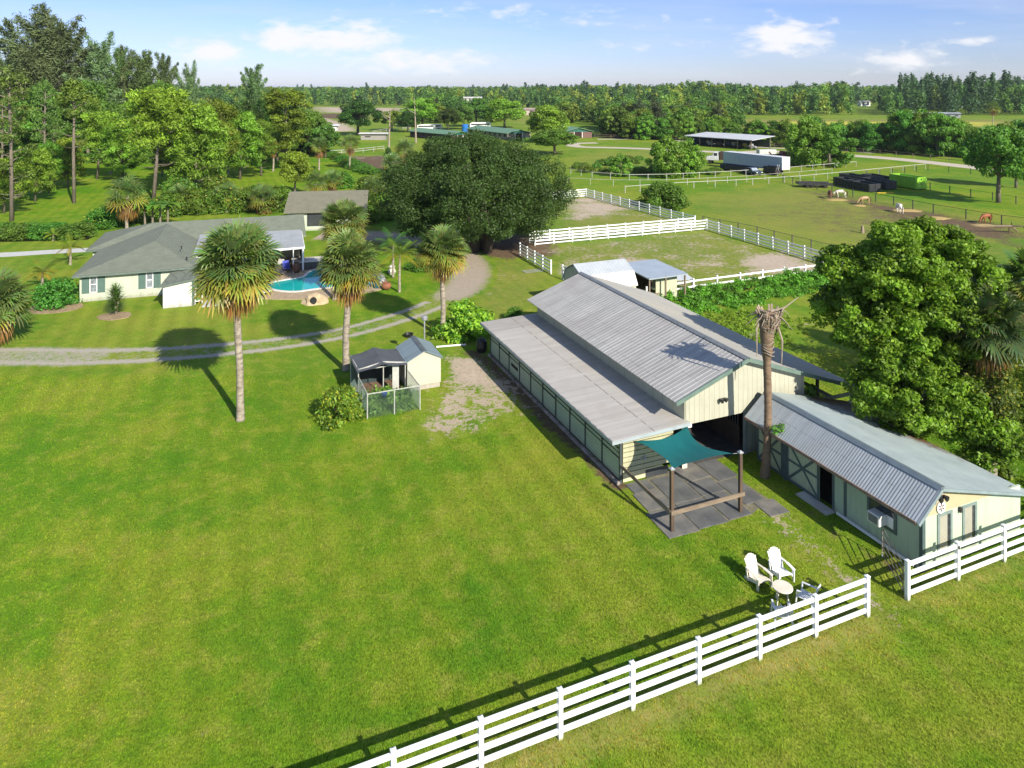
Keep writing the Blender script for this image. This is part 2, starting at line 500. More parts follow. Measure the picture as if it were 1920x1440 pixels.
patch('dry', [(-300, 1180), (130, 1200), (190, 1320), (130, 1470), (-300, 1470)], .42, 1.6)
patch('dry', [(160, 960), (300, 1000), (290, 1230), (180, 1240), (120, 1100)], .26, 2.5)
def make_ground():
    ny, nx = XX.shape
    me = bpy.data.meshes.new('ground')
    V = np.stack([XX, YY, np.zeros_like(XX)], -1).reshape(-1, 3)
    idx = np.arange(ny * nx).reshape(ny, nx)
    F = np.stack([idx[:-1, :-1], idx[:-1, 1:], idx[1:, 1:], idx[1:, :-1]], -1).reshape(-1, 4)
    np_mesh(me, V, F)
    for n, a in ATT.items():
        at = me.attributes.new(n, 'FLOAT', 'POINT')
        at.data.foreach_set('value', a.reshape(-1).astype(np.float32))
    k = NT('lawn_and_soil')
    c, h = grass_color(k)
    p = k.pos()
    nb = k.noise(p, 0.35, 5, 0.65)
    nf = k.noise(p, 2.2, 5, 0.7)
    mott = k.math('SUBTRACT', k.math('ADD', k.math('MULTIPLY', nb, .55), k.math('MULTIPLY', nf, .75)), 0.65)
    hs = k.N.new('ShaderNodeHueSaturation')
    hs.inputs['Hue'].default_value = 0.515; hs.inputs['Saturation'].default_value = 1.06; hs.inputs['Value'].default_value = 1.0
    k.L.new(c, hs.inputs['Color'])
    c = k.mix(k.math('MULTIPLY', k.attr('lush'), .8, clamp=True), c, hs.outputs[0])
    dryc = k.mix(k.rng(nf, .35, .65), (.175, .185, .034), (.255, .225, .070))
    c = k.mix(k.rng(k.math('ADD', k.attr('dry'), mott), .25, 1.25), c, dryc)
    c = k.mix(k.rng(k.attr('dry'), 1.25, 1.55), c, k.mix(k.rng(nf, .35, .65), (.46, .42, .06), (.34, .35, .05)))
    soil = k.mix(k.rng(nf, .35, .68), (.155, .105, .062), (.085, .058, .036))
    c = k.mix(k.rng(k.math('ADD', k.attr('dirt'), k.math('MULTIPLY', mott, 1.6)), .42, .68), c, soil)
    nq = k.noise(p, 8, 4, .7)
    mott = k.math('ADD', mott, k.math('MULTIPLY', k.math('SUBTRACT', nq, .5), .35))
    sandc = k.mix(k.rng(nf, .3, .7), (.50, .415, .325), (.33, .265, .20))
    c = k.mix(k.rng(k.math('ADD', k.attr('sand'), k.math('MULTIPLY', mott, 2.3)), .48, .66), c, sandc)
    k.principled(c, 0.9, 0, k.bump(h, 0.05, 0.55), 0.15)
    me.materials.append(k.mat)
    o = link_mesh('ground', me)
    tag(o, 'mown green lawn and pasture ground running out to the horizon', kind='structure')
    return o
def np_mesh(me, V, F, tint=None, mi=None):
    n = len(V); m = len(F); q = F.shape[1]
    me.vertices.add(n); me.vertices.foreach_set('co', V.astype(np.float32).reshape(-1))
    me.loops.add(m * q); me.loops.foreach_set('vertex_index', F.astype(np.int32).reshape(-1))
    me.polygons.add(m)
    me.polygons.foreach_set('loop_start', (np.arange(m) * q).astype(np.int32))
    me.polygons.foreach_set('loop_total', np.full(m, q, np.int32))
    me.update(calc_edges=True)
    if tint is not None:
        at = me.attributes.new('tint', 'FLOAT_COLOR', 'POINT')
        t = np.ones((n, 4), np.float32); t[:, :3] = tint
        at.data.foreach_set('color', t.reshape(-1))
    if mi is not None:
        me.polygons.foreach_set('material_index', mi.astype(np.int32))
ground = make_ground()

def catmull(P, step=0.6):
    P = [np.array(p, float) for p in P]
    P = [2 * P[0] - P[1]] + P + [2 * P[-1] - P[-2]]
    out = []
    for i in range(1, len(P) - 2):
        n = max(2, int(np.linalg.norm(P[i + 1] - P[i]) / step))
        for j in range(n):
            t = j / n
            out.append(0.5 * ((2 * P[i]) + (-P[i - 1] + P[i + 1]) * t + (2 * P[i - 1] - 5 * P[i] + 4 * P[i + 1] - P[i + 2]) * t * t + (-P[i - 1] + 3 * P[i] - 3 * P[i + 1] + P[i + 2]) * t ** 3))
    out.append(P[-2])
    return np.array(out)
def ribbon(name, P, widths, z, cover, material, label, step=0.6):
    """a laid track: cover(s across -1..1, along 0..1) is how much of it is bare"""
    c = catmull(P, step); n = len(c)
    tan = np.gradient(c, axis=0); tan /= np.linalg.norm(tan, axis=1)[:, None]
    nor = np.stack([-tan[:, 1], tan[:, 0]], 1)
    wd = np.interp(np.linspace(0, 1, n), np.linspace(0, 1, len(widths)), widths)
    S = np.linspace(-1, 1, 15); V = []; A = []
    for j, s in enumerate(S):
        p = c + nor * (wd / 2 * s)[:, None]
        V.append(np.concatenate([p, np.full((n, 1), z)], 1)); A.append(np.array([cover(s, i / n) for i in range(n)]))
    V = np.stack(V, 1).reshape(-1, 3); A = np.stack(A, 1).reshape(-1)
    idx = np.arange(n * len(S)).reshape(n, len(S))
    F = np.stack([idx[:-1, :-1], idx[:-1, 1:], idx[1:, 1:], idx[1:, :-1]], -1).reshape(-1, 4)
    me = bpy.data.meshes.new(name); np_mesh(me, V, F)
    at = me.attributes.new('cover', 'FLOAT', 'POINT'); at.data.foreach_set('value', A.astype(np.float32))
    me.materials.append(material)
    o = link_mesh(name, me); tag(o, label, kind='structure'); return o
def gravelmat(name, c1, c2, with_grass=True):
    k = NT(name)
    p = k.pos()
    nf = k.noise(p, 2.0, 5, .7); ng = k.noise(p, 16, 3, .7)
    g = k.mix(k.rng(nf, .3, .7), c1, c2)
    g = k.mix(k.math('MULTIPLY', k.rng(ng, .35, .65), .5), g, tuple(x * .55 for x in c1))
    h = ng
    if with_grass:
        c, h2 = grass_color(k)
        m = k.math('MULTIPLY', k.math('SUBTRACT', nf, .5), 1.5)
        nq = k.noise(p, 7, 4, .7)
        g = k.mix(k.rng(k.math('ADD', k.math('ADD', k.attr('cover'), m), k.math('MULTIPLY', k.math('SUBTRACT', nq, .5), 1.1)), .34, .78), c, g)
        h = k.math('ADD', ng, h2)
    k.principled(g, .92, 0, k.bump(h, .03, .5), .15)
    return k.mat
GRAVEL = gravelmat('gravel', (.46, .425, .36), (.32, .285, .235))
DRIVESAND = gravelmat('sandy_gravel', (.43, .36, .28), (.31, .26, .20))
SANDROAD = gravelmat('sandy_road', (.58, .52, .43), (.42, .37, .30))
CONCRETE = simple('concrete', (.52, .51, .48), (.40, .39, .37), 1.5, .85)
def two_track(s, t):
    e = max(0, 1 - abs(abs(s) - .55) / .42)
    mid = .62 if t < .33 else .36
    return max(e * 1.0, mid * (1 - abs(s) ** 6)) * (1 if abs(s) < .97 else .2)
drive_px = [(-200, 676), (0, 668), (150, 669), (300, 664), (430, 654), (530, 643), (640, 625), (720, 604), (790, 581), (835, 560)]
ribbon('gravel_drive', [G(*p) for p in drive_px], [4.4, 4.2, 3.7, 3.3, 3.4], .006, two_track, GRAVEL, 'pale gravel two-track drive curving past the sabal palms to the house')
def full(s, t): return (1.12 - abs(s) ** 1.7 * 1.05) * min(1, t * 14 + .25) 
ribbon('gravel_parking', [G(*p) for p in [(815, 568), (862, 545), (882, 515), (870, 482), (830, 462), (760, 448), (690, 442), (600, 440)]], [4.4, 5.2, 5.6, 5.4, 6, 7, 8, 8], .010, full, DRIVESAND, 'worn gravel turning area running under the big oak to the garage')
ribbon('concrete_path', [G(*p) for p in [(-250, 489), (0, 478), (100, 472), (215, 466)]], [2.6, 2.4, 2.2], .008, lambda s, t: 2, gravelmat('path_concrete', (.56, .56, .54), (.46, .46, .44), False), 'straight pale concrete path leading to the left end of the house')
far = lambda s, t: 1.3 - abs(s) ** 4
ribbon('sandy_road', [G(*p) for p in [(1120, 268), (1080, 269), (1073, 272), (1090, 275.5), (1150, 277), (1225, 279.5), (1300, 283), (1380, 286), (1450, 284), (1600, 292), (1700, 300), (1800, 311), (1960, 330)]], [5, 5, 6, 6, 7, 7, 7, 6], .012, far, SANDROAD, 'pale sandy lane looping past the last green barn and the open carport', 3)
ribbon('sandy_lane', [G(*p) for p in [(1120, 261), (1200, 261), (1260, 263), (1400, 275), (1560, 281), (1640, 287)]], [4, 4, 4], .009, far, SANDROAD, 'pale sandy lane along the foot of the far hedge', 3)
# ------------------------------------------------------------------ building materials
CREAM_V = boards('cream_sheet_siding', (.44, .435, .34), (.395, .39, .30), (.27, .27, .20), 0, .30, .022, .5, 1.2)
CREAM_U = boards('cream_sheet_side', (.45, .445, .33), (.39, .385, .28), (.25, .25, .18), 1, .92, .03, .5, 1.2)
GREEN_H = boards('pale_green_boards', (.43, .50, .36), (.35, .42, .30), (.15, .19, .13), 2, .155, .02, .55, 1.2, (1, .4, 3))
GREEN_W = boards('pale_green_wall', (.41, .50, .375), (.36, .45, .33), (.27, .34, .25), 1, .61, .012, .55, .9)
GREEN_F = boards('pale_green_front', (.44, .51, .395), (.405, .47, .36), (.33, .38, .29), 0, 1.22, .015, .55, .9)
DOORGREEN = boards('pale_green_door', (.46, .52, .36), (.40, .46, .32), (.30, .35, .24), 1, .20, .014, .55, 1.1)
TAN = simple('tan_trim_board', (.48, .405, .25), (.43, .36, .225), 1.4, .6)
TEAL = simple('slate_teal_trim', (.085, .125, .125), (.065, .095, .10), 3, .5)
SAGE = simple('sage_metal_trim', (.14, .20, .165), (.11, .165, .14), 2, .4)
DARKPOST = simple('dark_teal_post', (.06, .075, .07), (.04, .05, .05), 3, .6)
WHITE = simple('white_paint', (.80, .80, .78), (.74, .74, .72), 2, .45)
def vinyl():
    k = NT('white_vinyl')
    v = k.objc(); n = k.noise(v, 3.0, 4, .65); n2 = k.noise(k.pos(), .8, 3)
    c = k.mix(k.rng(n2, .35, .65), (.84, .85, .85), (.76, .77, .76))
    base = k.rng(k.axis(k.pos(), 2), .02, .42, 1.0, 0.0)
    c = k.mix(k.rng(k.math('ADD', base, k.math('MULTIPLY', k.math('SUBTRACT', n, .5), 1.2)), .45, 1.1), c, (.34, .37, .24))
    k.principled(c, .38)
    return k.mat
VINYL = vinyl()
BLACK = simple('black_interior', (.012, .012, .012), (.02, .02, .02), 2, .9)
DARKWOOD = simple('weathered_dark_wood', (.105, .068, .042), (.060, .040, .027), 3, .8, 0, .3, (1, 1, .2))
GREYWOOD = simple('grey_weathered_wood', (.25, .19, .13), (.15, .11, .08), 3, .85, 0, .3, (.4, .4, 2))
STEEL = simple('galvanised_steel', (.50, .51, .52), (.36, .37, .38), 6, .42, .55)
DARKMETAL = simple('dark_painted_metal', (.05, .05, .05), (.03, .03, .03), 5, .45, .3)
GLASS = simple('window_glass', (.03, .035, .04), (.05, .055, .06), 1, .06)
BLIND = boards('window_blinds', (.42, .40, .32), (.34, .33, .27), (.20, .19, .15), 2, .05, .012, .4)

def roof_metal(name, c_light, c_dark, c_rust, axis_len=1, rough=.42, metal=.35):
    k = NT(name)
    v = k.objc()
    st = k.noise(k.scaled(v, (.35, 3.2, .35)), 1.0, 5, .65)
    bl = k.noise(v, .35, 5, .6, .5)
    col = k.mix(k.rng(st, .32, .68), c_light, c_dark)
    col = k.mix(k.math('MULTIPLY', k.rng(bl, .48, .66), .6), col, c_rust)
    scr = k.math('MULTIPLY', k.groove(k.axis(v, 0), 1.15, .035), k.rng(k.noise(v, 7, 2), .40, .55))
    col = k.mix(k.math('MULTIPLY', scr, .45), col, tuple(x * .4 for x in c_rust))
    rs = k.noise(k.scaled(v, (.5, 5, .5)), .8, 4, .7)
    col = k.mix(k.math('MULTIPLY', k.rng(rs, .60, .74), .38), col, (.17, .115, .075))
    k.principled(col, rough, metal, k.bump(st, .01, .25))
    return k.mat
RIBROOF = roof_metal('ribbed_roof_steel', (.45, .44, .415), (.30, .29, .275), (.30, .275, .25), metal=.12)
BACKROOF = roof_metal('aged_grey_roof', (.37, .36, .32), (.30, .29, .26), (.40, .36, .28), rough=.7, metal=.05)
CORRUG = roof_metal('corrugated_roof', (.38, .415, .445), (.27, .30, .32), (.31, .32, .32), metal=.12)
def leanto_mat():
    k = NT('flat_sheet_roof')
    v = k.objc()
    st = k.noise(k.scaled(v, (.25, 2.4, 1)), 1.0, 6, .65)
    bl = k.noise(v, .5, 5, .65, .6)
    col = k.mix(k.rng(st, .3, .7), (.49, .465, .425), (.385, .365, .335))
    col = k.mix(k.math('MULTIPLY', k.rng(bl, .5, .68), .5), col, (.38, .34, .29))
    g = k.groove(k.axis(v, 1), .66, .025)
    wob = k.math('ADD', k.axis(v, 0), k.math('MULTIPLY', k.noise(v, 1.2, 2), .05))
    seam = k.math('MULTIPLY', k.groove(wob, 2.3, .06), k.rng(k.noise(v, 2.2, 4), .42, .5))
    col = k.mix(k.math('MULTIPLY', g, .4), col, (.22, .20, .20))
    col = k.mix(k.math('MULTIPLY', seam, .75), col, (.13, .10, .085))
    old = k.math('GREATER_THAN', k.axis(v, 1), 15.6)
    col = k.mix(k.math('MULTIPLY', old, .35), col, (.24, .22, .205))
    k.principled(col, .62, .1, k.bump(k.math('SUBTRACT', st, g), .01, .3))
    return k.mat
LEANTO = leanto_mat()
def wing_back_mat():
    k = NT('coated_pale_roof')
    v = k.objc()
    n = k.noise(v, 1.1, 6, .65); f = k.noise(v, 9, 4, .7)
    col = k.mix(k.rng(n, .35, .68), (.36, .42, .42), (.29, .345, .35))
    col = k.mix(k.math('MULTIPLY', k.rng(f, .60, .70), .5), col, (.16, .15, .12))
    litter = k.math('ADD', k.math('MULTIPLY', k.axis(v, 0), .45), k.math('MULTIPLY', k.axis(v, 1), .22))
    lm = k.rng(k.math('ADD', litter, k.math('MULTIPLY', n, 1.6)), 4.0, 4.6)
    col = k.mix(lm, col, k.mix(k.rng(f, .4, .6), (.16, .085, .035), (.07, .045, .025)))
    k.principled(col, .6, 0, k.bump(f, .02, .3))
    return k.mat
WINGBACK = wing_back_mat()

def ribbed(name, mat, parent, lo, hi, u0, u1, period, kind='rib', h=.03, under=.05, loc=None, nseg=1):
    """sheet from line lo=(x,z) up to hi=(x,z) running along y, with its ribs"""
    prof = []
    n = int(round((u1 - u0) / period)); p = (u1 - u0) / n
    for i in range(n):
        b = u0 + i * p
        if kind == 'rib': prof += [(b, 0), (b + p * .62, 0), (b + p * .70, h), (b + p * .90, h)]
        elif kind == 'wave': prof += [(b + p * t / 4, h * .5 * (1 + math.sin(2 * math.pi * t / 4))) for t in range(4)]
        else: prof += [(b, 0)]
    prof.append((u1, 0))
    d = Vector((hi[0] - lo[0], 0, hi[1] - lo[1])); nrm = Vector((-d.z, 0, d.x)).normalized()
    if nrm.z < 0: nrm = -nrm
    mb = MB(); vs = []; fs = []
    for (u, hh) in prof:
        for (x, z) in (lo, hi):
            vs.append((x + nrm.x * hh, u, z + nrm.z * hh))
    for i in range(len(prof) - 1):
        fs.append((2 * i, 2 * i + 1, 2 * i + 3, 2 * i + 2))
    mb.add(vs, fs)
    b = [(lo[0] - nrm.x * under, u0, lo[1] - nrm.z * under), (hi[0] - nrm.x * under, u0, hi[1] - nrm.z * under),
         (hi[0] - nrm.x * under, u1, hi[1] - nrm.z * under), (lo[0] - nrm.x * under, u1, lo[1] - nrm.z * under)]
    t = [vs[0], vs[1], vs[-1], vs[-2]]
    mb.add(b + t, [(0, 1, 2, 3), (0, 4, 5, 1), (2, 6, 7, 3), (1, 5, 6, 2), (0, 3, 7, 4)])
    o = mb.build(name, mat, parent, loc)
    return o

# ------------------------------------------------------------------ the long barn
BO = (5.13, 33.5)
def BF(v, u): return frame_point(BO, AX, v, u)
barn = thing('stable_barn', 'long cream stable barn with ribbed grey gable roof and low lean-to along its left side', 'barn', (BO[0], BO[1], 0), AX)
BL_ = 17.5
RV, RZ = 7.3, 4.97
ribbed('roof_slope', RIBROOF, barn, (2.92, 3.45), (RV, RZ), -.30, BL_ + .35, .30, 'rib', .015)['label'] = 'ribbed silver grey roof slope facing the lawn'
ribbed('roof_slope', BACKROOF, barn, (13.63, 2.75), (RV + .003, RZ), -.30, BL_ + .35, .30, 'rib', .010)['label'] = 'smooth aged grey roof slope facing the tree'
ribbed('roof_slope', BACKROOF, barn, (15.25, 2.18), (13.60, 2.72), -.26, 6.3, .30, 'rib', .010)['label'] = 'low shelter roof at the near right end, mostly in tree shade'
mb = MB()
for sx in (-1, 1):
    mb.add([(RV, -.33, RZ + .06), (RV + .22 * sx, -.33, RZ - .02), (RV + .22 * sx, BL_ + .38, RZ - .02), (RV, BL_ + .38, RZ + .06)], [(0, 1, 2, 3)])
mb.build('ridge_cap', simple('ridge_steel', (.22, .24, .25), (.17, .18, .19), 2, .45, .3), barn)
mb = MB()
mb.bar((2.90, -.34, 3.40), (RV, -.34, RZ - .05), .05, .20); mb.bar((RV, -.341, RZ - .05), (13.63, -.341, 2.70), .05, .20); mb.bar((13.64, -.342, 2.66), (15.25, -.342, 2.13), .05, .14)
mb.build('rake_trim', SAGE, barn)
# gable wall above the wide doorway
zr = lambda v: (RZ - .345 * abs(v - RV)) - .07
mb = MB()
mb.xprism([(3.72, 2.12), (7.45, 2.12), (7.45, 0), (11.27, 0), (11.27, zr(11.27)), (RV, zr(RV)), (3.72, zr(3.72))], 0, .10)
mb.build('front_wall', CREAM_V, barn)
mb = MB(); mb.box(3.6, 3.72, .002, BL_, 2.2, zr(3.65)); mb.build('clerestory_wall', CREAM_U, barn)
mb = MB(); mb.xprism([(0, 0), (11.27, 0), (11.27, zr(11.27)), (RV, zr(RV)), (3.72, zr(3.72)), (3.72, 2.2), (0, 2.1)], BL_ - .1, BL_); mb.build('rear_wall', CREAM_V, barn)
mb = MB(); mb.box(11.17, 11.27, .11, BL_ - .11, 0, zr(11.3)); mb.build('right_wall', CREAM_U, barn)
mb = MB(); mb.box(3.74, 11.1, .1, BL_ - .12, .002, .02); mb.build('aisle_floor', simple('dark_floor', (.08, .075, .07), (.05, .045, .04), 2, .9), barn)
# inside of the aisle: stall fronts with grilles
for x, s in ((3.78, 1), (7.5, -1)):
    for i in range(3):
        y0 = .6 + i * 3.6
        fr = MB(); fr.box(x, x + .06 * s, y0, y0 + 3.3, .05, 1.15)
        st_ = fr.build('stall_front', DARKWOOD, barn)
        g = MB()
        for j in range(16): g.bar((x + .03 * s, y0 + .1 + j * .205, 1.15), (x + .03 * s, y0 + .1 + j * .205, 2.05), .02, .02)
        g.bar((x + .03 * s, y0, 2.06), (x + .03 * s, y0 + 3.3, 2.06), .05, .05)
        g.build('stall_grille', STEEL, st_)
mb = MB()
mb.box(7.30, 7.44, -.05, .12, 0, 2.12); mb.build('door_post', simple('grey_green_post', (.26, .30, .27), (.2, .23, .21), 2, .6), barn)
# lean-to
lr = ribbed('lean_to_roof', LEANTO, barn, (-.0, 2.27), (4.36, 2.40), -.32, BL_ + .32, .66, 'flat', 0, .07, loc=(-.64, 0, 0))
mb = MB(); mb.box(-.66, -.62, -.34, BL_ + .34, 2.10, 2.255); mb.bar((-.66, -.345, 2.18), (3.7, -.345, 2.31), .05, .15); mb.build('lean_to_trim', simple('pale_trim_metal', (.34, .39, .40), (.29, .33, .34), 2, .5), barn)
nb = 10; bw = BL_ / nb
for i in range(nb):
    y0 = i * bw + .05; y1 = (i + 1) * bw - .05
    mb = MB()
    mb.box(-.0, .045, y0, y1, .14, 1.12 if i % 4 else 1.08)
    for z in (1.19, 1.42, 1.65, 1.88):
        mb.box(.005, .04, y0, y1, z, z + .15)
    mb.box(.005, .04, y0, y1, 2.10, 2.17)
    p = mb.build('stall_panel', GREEN_H, barn)
    if i == 7:
        q = MB(); q.box(-.012, -.002, y0 + .25, y1 - .3, .66, .86); q.build('vent_slot', BLACK, p)
for i in range(nb + 1):
    mb = MB(); y = min(max(i * bw, .05), BL_ - .05); mb.box(-.035, .09, y - .05, y + .05, 0, 2.2); mb.build('wall_post', DARKPOST, barn)
mb = MB(); mb.box(-.22, -.04, -.05, BL_, -.05, .13); mb.build('footing', simple('stained_footing', (.34, .29, .26), (.15, .12, .10), 2.5, .9, 0, .4), barn, bevel=.02)
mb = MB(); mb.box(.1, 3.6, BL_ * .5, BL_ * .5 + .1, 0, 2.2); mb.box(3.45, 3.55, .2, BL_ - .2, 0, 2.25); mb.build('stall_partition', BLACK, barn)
fr = MB()
for z, hh in ((.50, .20), (.74, .20), (.98, .20), (1.22, .20), (1.46, .17), (1.67, .15), (1.87, .13)):
    fr.box(.12, 2.95, -.02, .03, z, z + hh)
fr.build('front_boards', boards('olive_boards', (.46, .45, .28), (.39, .38, .24), (.3, .29, .2), 2, .24, .006, .6), barn)
mb = MB(); mb.box(.12, 2.3, -.035, -.005, .06, .47); mb.build('kick_board', simple('yellow_cream_board', (.62, .56, .33), (.55, .50, .30), 2, .6), barn)
mb = MB(); mb.box(1.35, 2.62, -.05, -.037, .02, .40); mb.build('dark_hatch', GLASS, barn)
mb = MB(); mb.box(.1, 3.65, -.06, -.0, 2.03, 2.17); mb.build('front_beam', simple('cream_beam', (.66, .63, .50), (.58, .55, .43), 2, .6), barn)
mb = MB(); mb.box(3.45, 3.74, -.06, -.001, 0, 2.12); mb.build('corner_board', simple('cream_corner', (.62, .59, .46), (.52, .49, .38), 2, .6), barn)
mb = MB(); mb.box(3.0, 3.4, -.22, -.03, .5, 1.0); mb.build('meter_box', WHITE, barn, bevel=.015)
mb = MB(); mb.tube([(1.25, -.08, 1.0), (1.25, -.16, .95), (1.25, -.20, 1.05), (1.25, -.16, 1.2), (1.25, -.08, 1.22)], .025, 6); mb.tube([(1.05, -.05, 1.02), (1.4, -.05, 1.02)], .03, 6); mb.build('hose_hook', STEEL, barn)
mb = MB()
for dx in (-.12, .14):
    mb.lathe([(.03, 0), (.10, .10), (.11, .2), (.09, .21)], 10, 0, (5.85 + dx, -.18, 2.92))
mb.bar((5.72, -.05, 3.05), (6.0, -.05, 3.05), .08, .08)
mb.build('flood_light', DARKMETAL, barn)
mb = MB(); mb.box(3.73, 3.95, -.16, -.01, 2.02, 2.2); mb.build('security_lamp', WHITE, barn, bevel=.02)
# open shelter under the low end of the right slope
for i in range(8):
    y = .1 + i * (BL_ - .3) / 7
    xo = 1.6 if y < 6 else 0
    mb = MB(); mb.box(13.2 + xo, 13.34 + xo, y, y + .14, 0, 2.72 - xo * .33); mb.build('shelter_post', DARKWOOD, barn)
for i in range(4):
    mb = MB(); z = .3 + i * .48
    mb.box(11.3, 14.8, .05, .11, z, z + .2); mb.build('shelter_rail', simple('cream_rail', (.5, .48, .36), (.36, .34, .26), 3, .7), barn)
    mb = MB(); mb.box(13.35, 13.41, .05, BL_, z, z + .2); mb.build('shelter_rail', simple('cream_side_rail', (.5, .48, .36), (.36, .34, .26), 3, .7), barn)

# ------------------------------------------------------------------ stable wing with workshop
WO = (15.85, 27.4); AW = math.atan2(.39, .921)
def WF(v, u): return frame_point(WO, AW, v, u)
wing = thing('tack_house', 'low pale green outbuilding with cross-braced doors, joined to the barn front', 'outbuilding', (WO[0], WO[1], 0), AW)
WL = 9.25
ribbed('roof_slope', CORRUG, wing, (-.60, 2.17), (.72, 3.24), -.28, WL, .13, 'wave', .015)['label'] = 'short steep corrugated metal roof slope'
ribbed('roof_slope', WINGBACK, wing, (6.25, 1.80), (.722, 3.24), -.28, WL, .6, 'flat', 0)['label'] = 'long shallow pale coated roof slope with brown leaf litter'
mb = MB()
mb.add([(.72, -.3, 3.30), (.56, -.3, 3.17), (.56, WL + .0, 3.17), (.72, WL, 3.30), (.95, -.3, 3.22), (.95, WL, 3.22)], [(0, 1, 2, 3), (0, 3, 5, 4)])
mb.build('ridge_cap', simple('blue_grey_flashing', (.20, .25, .28), (.16, .20, .23), 2, .4, .3), wing)
mb = MB(); mb.bar((-.60, -.31, 2.11), (.72, -.31, 3.18), .05, .13); mb.bar((.72, -.311, 3.18), (6.25, -.311, 1.74), .05, .11); mb.build('rake_trim', simple('blue_grey_trim', (.25, .31, .33), (.2, .25, .27), 2, .45), wing)
mb = MB(); mb.box(-.64, -.60, -.2, WL, 2.06, 2.19); mb.build('gutter_board', simple('rusty_eave', (.30, .20, .14), (.16, .11, .09), 3, .7), wing)
zl = lambda v: (3.24 - (.72 - v) * .8106 if v < .72 else 3.24 - (v - .72) * .2604) - .07
mb = MB(); mb.box(.02, 5.9, 0, .09, 0, 2.07); mb.build('front_wall', GREEN_F, wing)
mb = MB(); mb.xprism([(.02, 2.072), (4.7, 2.072), (.72, zl(.72)), (.02, zl(.02))], -.006, .09); mb.build('gable_board', TAN, wing)
mb = MB(); mb.box(.001, .09, .1, 3.55, 0, 2.60); mb.build('side_wall', GREEN_W, wing)
mb = MB(); mb.box(.001, .09, 3.68, 4.2, 0, 2.60); mb.build('side_wall', GREEN_W, wing)
mb = MB(); mb.box(.09, .16, 4.2, 9.2, 2.0, 2.6); mb.box(.002, .09, 4.2, 9.2, 2.02, 2.6); mb.build('door_header', GREEN_W, wing)
mb = MB(); mb.box(5.8, 5.9, .1, WL - .5, 0, 1.85); mb.build('far_wall', GREEN_W, wing)
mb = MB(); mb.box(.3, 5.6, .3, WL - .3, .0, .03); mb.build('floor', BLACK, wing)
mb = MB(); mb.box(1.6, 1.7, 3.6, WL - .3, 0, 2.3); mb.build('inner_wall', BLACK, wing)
for y, w in ((3.55, .13), (4.205, .10)):
    mb = MB(); mb.box(-.03, .10, y, y + w, 0, 2.25); mb.build('trim_post', TEAL, wing)
mb = MB(); mb.box(-.025, .14, -.03, .12, 0, 2.25); mb.build('corner_trim', TEAL, wing)
def xdoor(y0, y1, name='sliding_door'):
    mb = MB(); mb.box(-.05, -.012, y0, y1, .08, 2.03); d = mb.build(name, DOORGREEN, wing)
    f = MB()
    for a, b in ((y0, y0 + .12), (y1 - .12, y1)): f.box(-.075, -.052, a, b, .08, 2.03)
    for a, b in ((.08, .20), (1.91, 2.03)): f.box(-.074, -.052, y0 + .12, y1 - .12, a, b)
    f.box(-.074, -.052, y0 + .12, y1 - .12, 1.02, 1.13)
    f.build('door_frame', TEAL, d)
    b = MB(); b.bar((-.063, y0 + .1, .18), (-.063, y1 - .1, 1.93), .11, .018, 0, (1, 0, 0)); b.build('cross_brace', TEAL, d)
    b = MB(); b.bar((-.068, y0 + .1, 1.93), (-.068, y1 - .1, .18), .11, .018, 0, (1, 0, 0)); b.build('cross_brace', TEAL, d)
xdoor(5.0, 6.96); xdoor(7.2, 8.95)
mb = MB(); mb.box(-.09, .08, 6.98, 7.18, 0, 2.03); mb.build('trim_post', TEAL, wing)
mb = MB(); mb.box(-.55, -.02, 4.15, 5.9, 0, .06); mb.build('door_sill', CONCRETE, wing)
# window with its air conditioner
fr = MB()
for a, b, c, d in ((1.10, 1.22, .78, 1.98), (2.36, 2.48, .78, 1.98)): fr.box(-.04, -.001, a, b, c, d)
fr.box(-.039, -.001, 1.22, 2.36, .78, .90); fr.box(-.039, -.001, 1.22, 2.36, 1.86, 1.98)
wf = fr.build('window', TEAL, wing); wf['label'] = 'teal framed window holding an air conditioner'
g = MB(); g.box(-.014, -.002, 1.22, 2.36, .90, 1.86); g.build('pane', GLASS, wf)
a = MB(); a.box(-.46, -.016, 1.55, 2.12, .93, 1.36); ac = a.build('air_conditioner', simple('off_white_case', (.72, .71, .66), (.66, .65, .6), 3, .4), wing, bevel=.02)
g = MB(); g.box(-.475, -.462, 1.62, 2.05, .99, 1.30); g.build('grille', boards('ac_grille', (.12, .12, .12), (.1, .1, .1), (.3, .3, .3), 2, .045, .014, .5), ac)
a = MB(); a.box(-.03, -.016, 1.24, 1.55, .92, 1.36); a.build('filler_panel', WHITE, wing)
for x0, x1 in ((.82, 1.68), (2.28, 3.14)):
    fr = MB(); w = .12
    fr.box(x0, x0 + w, -.035, -.001, .38, 2.03); fr.box(x1 - w, x1, -.035, -.001, .38, 2.03)
    fr.box(x0 + w, x1 - w, -.034, -.001, .38, .50); fr.box(x0 + w, x1 - w, -.034, -.001, 1.93, 2.03)
    wf = fr.build('window', simple('grey_green_frame', (.20, .26, .24), (.16, .21, .2), 3, .5), wing)
    g = MB(); g.box(x0 + w, x1 - w - .16, -.016, -.002, .50, 1.93); g.build('blind', BLIND, wf)
    g = MB(); g.box(x1 - w - .16, x1 - w, -.017, -.002, .50, 1.93); g.build('pane', GLASS, wf)
mb = MB()
for x in (.78, 1.10):
    mb.lathe([(.03, 0), (.09, .1), (.1, .19), (.08, .2)], 10, 0, (x, -.2, 2.58))
mb.bar((.70, -.06, 2.70), (1.2, -.06, 2.70), .09, .09)
mb.build('flood_light', DARKMETAL, wing)
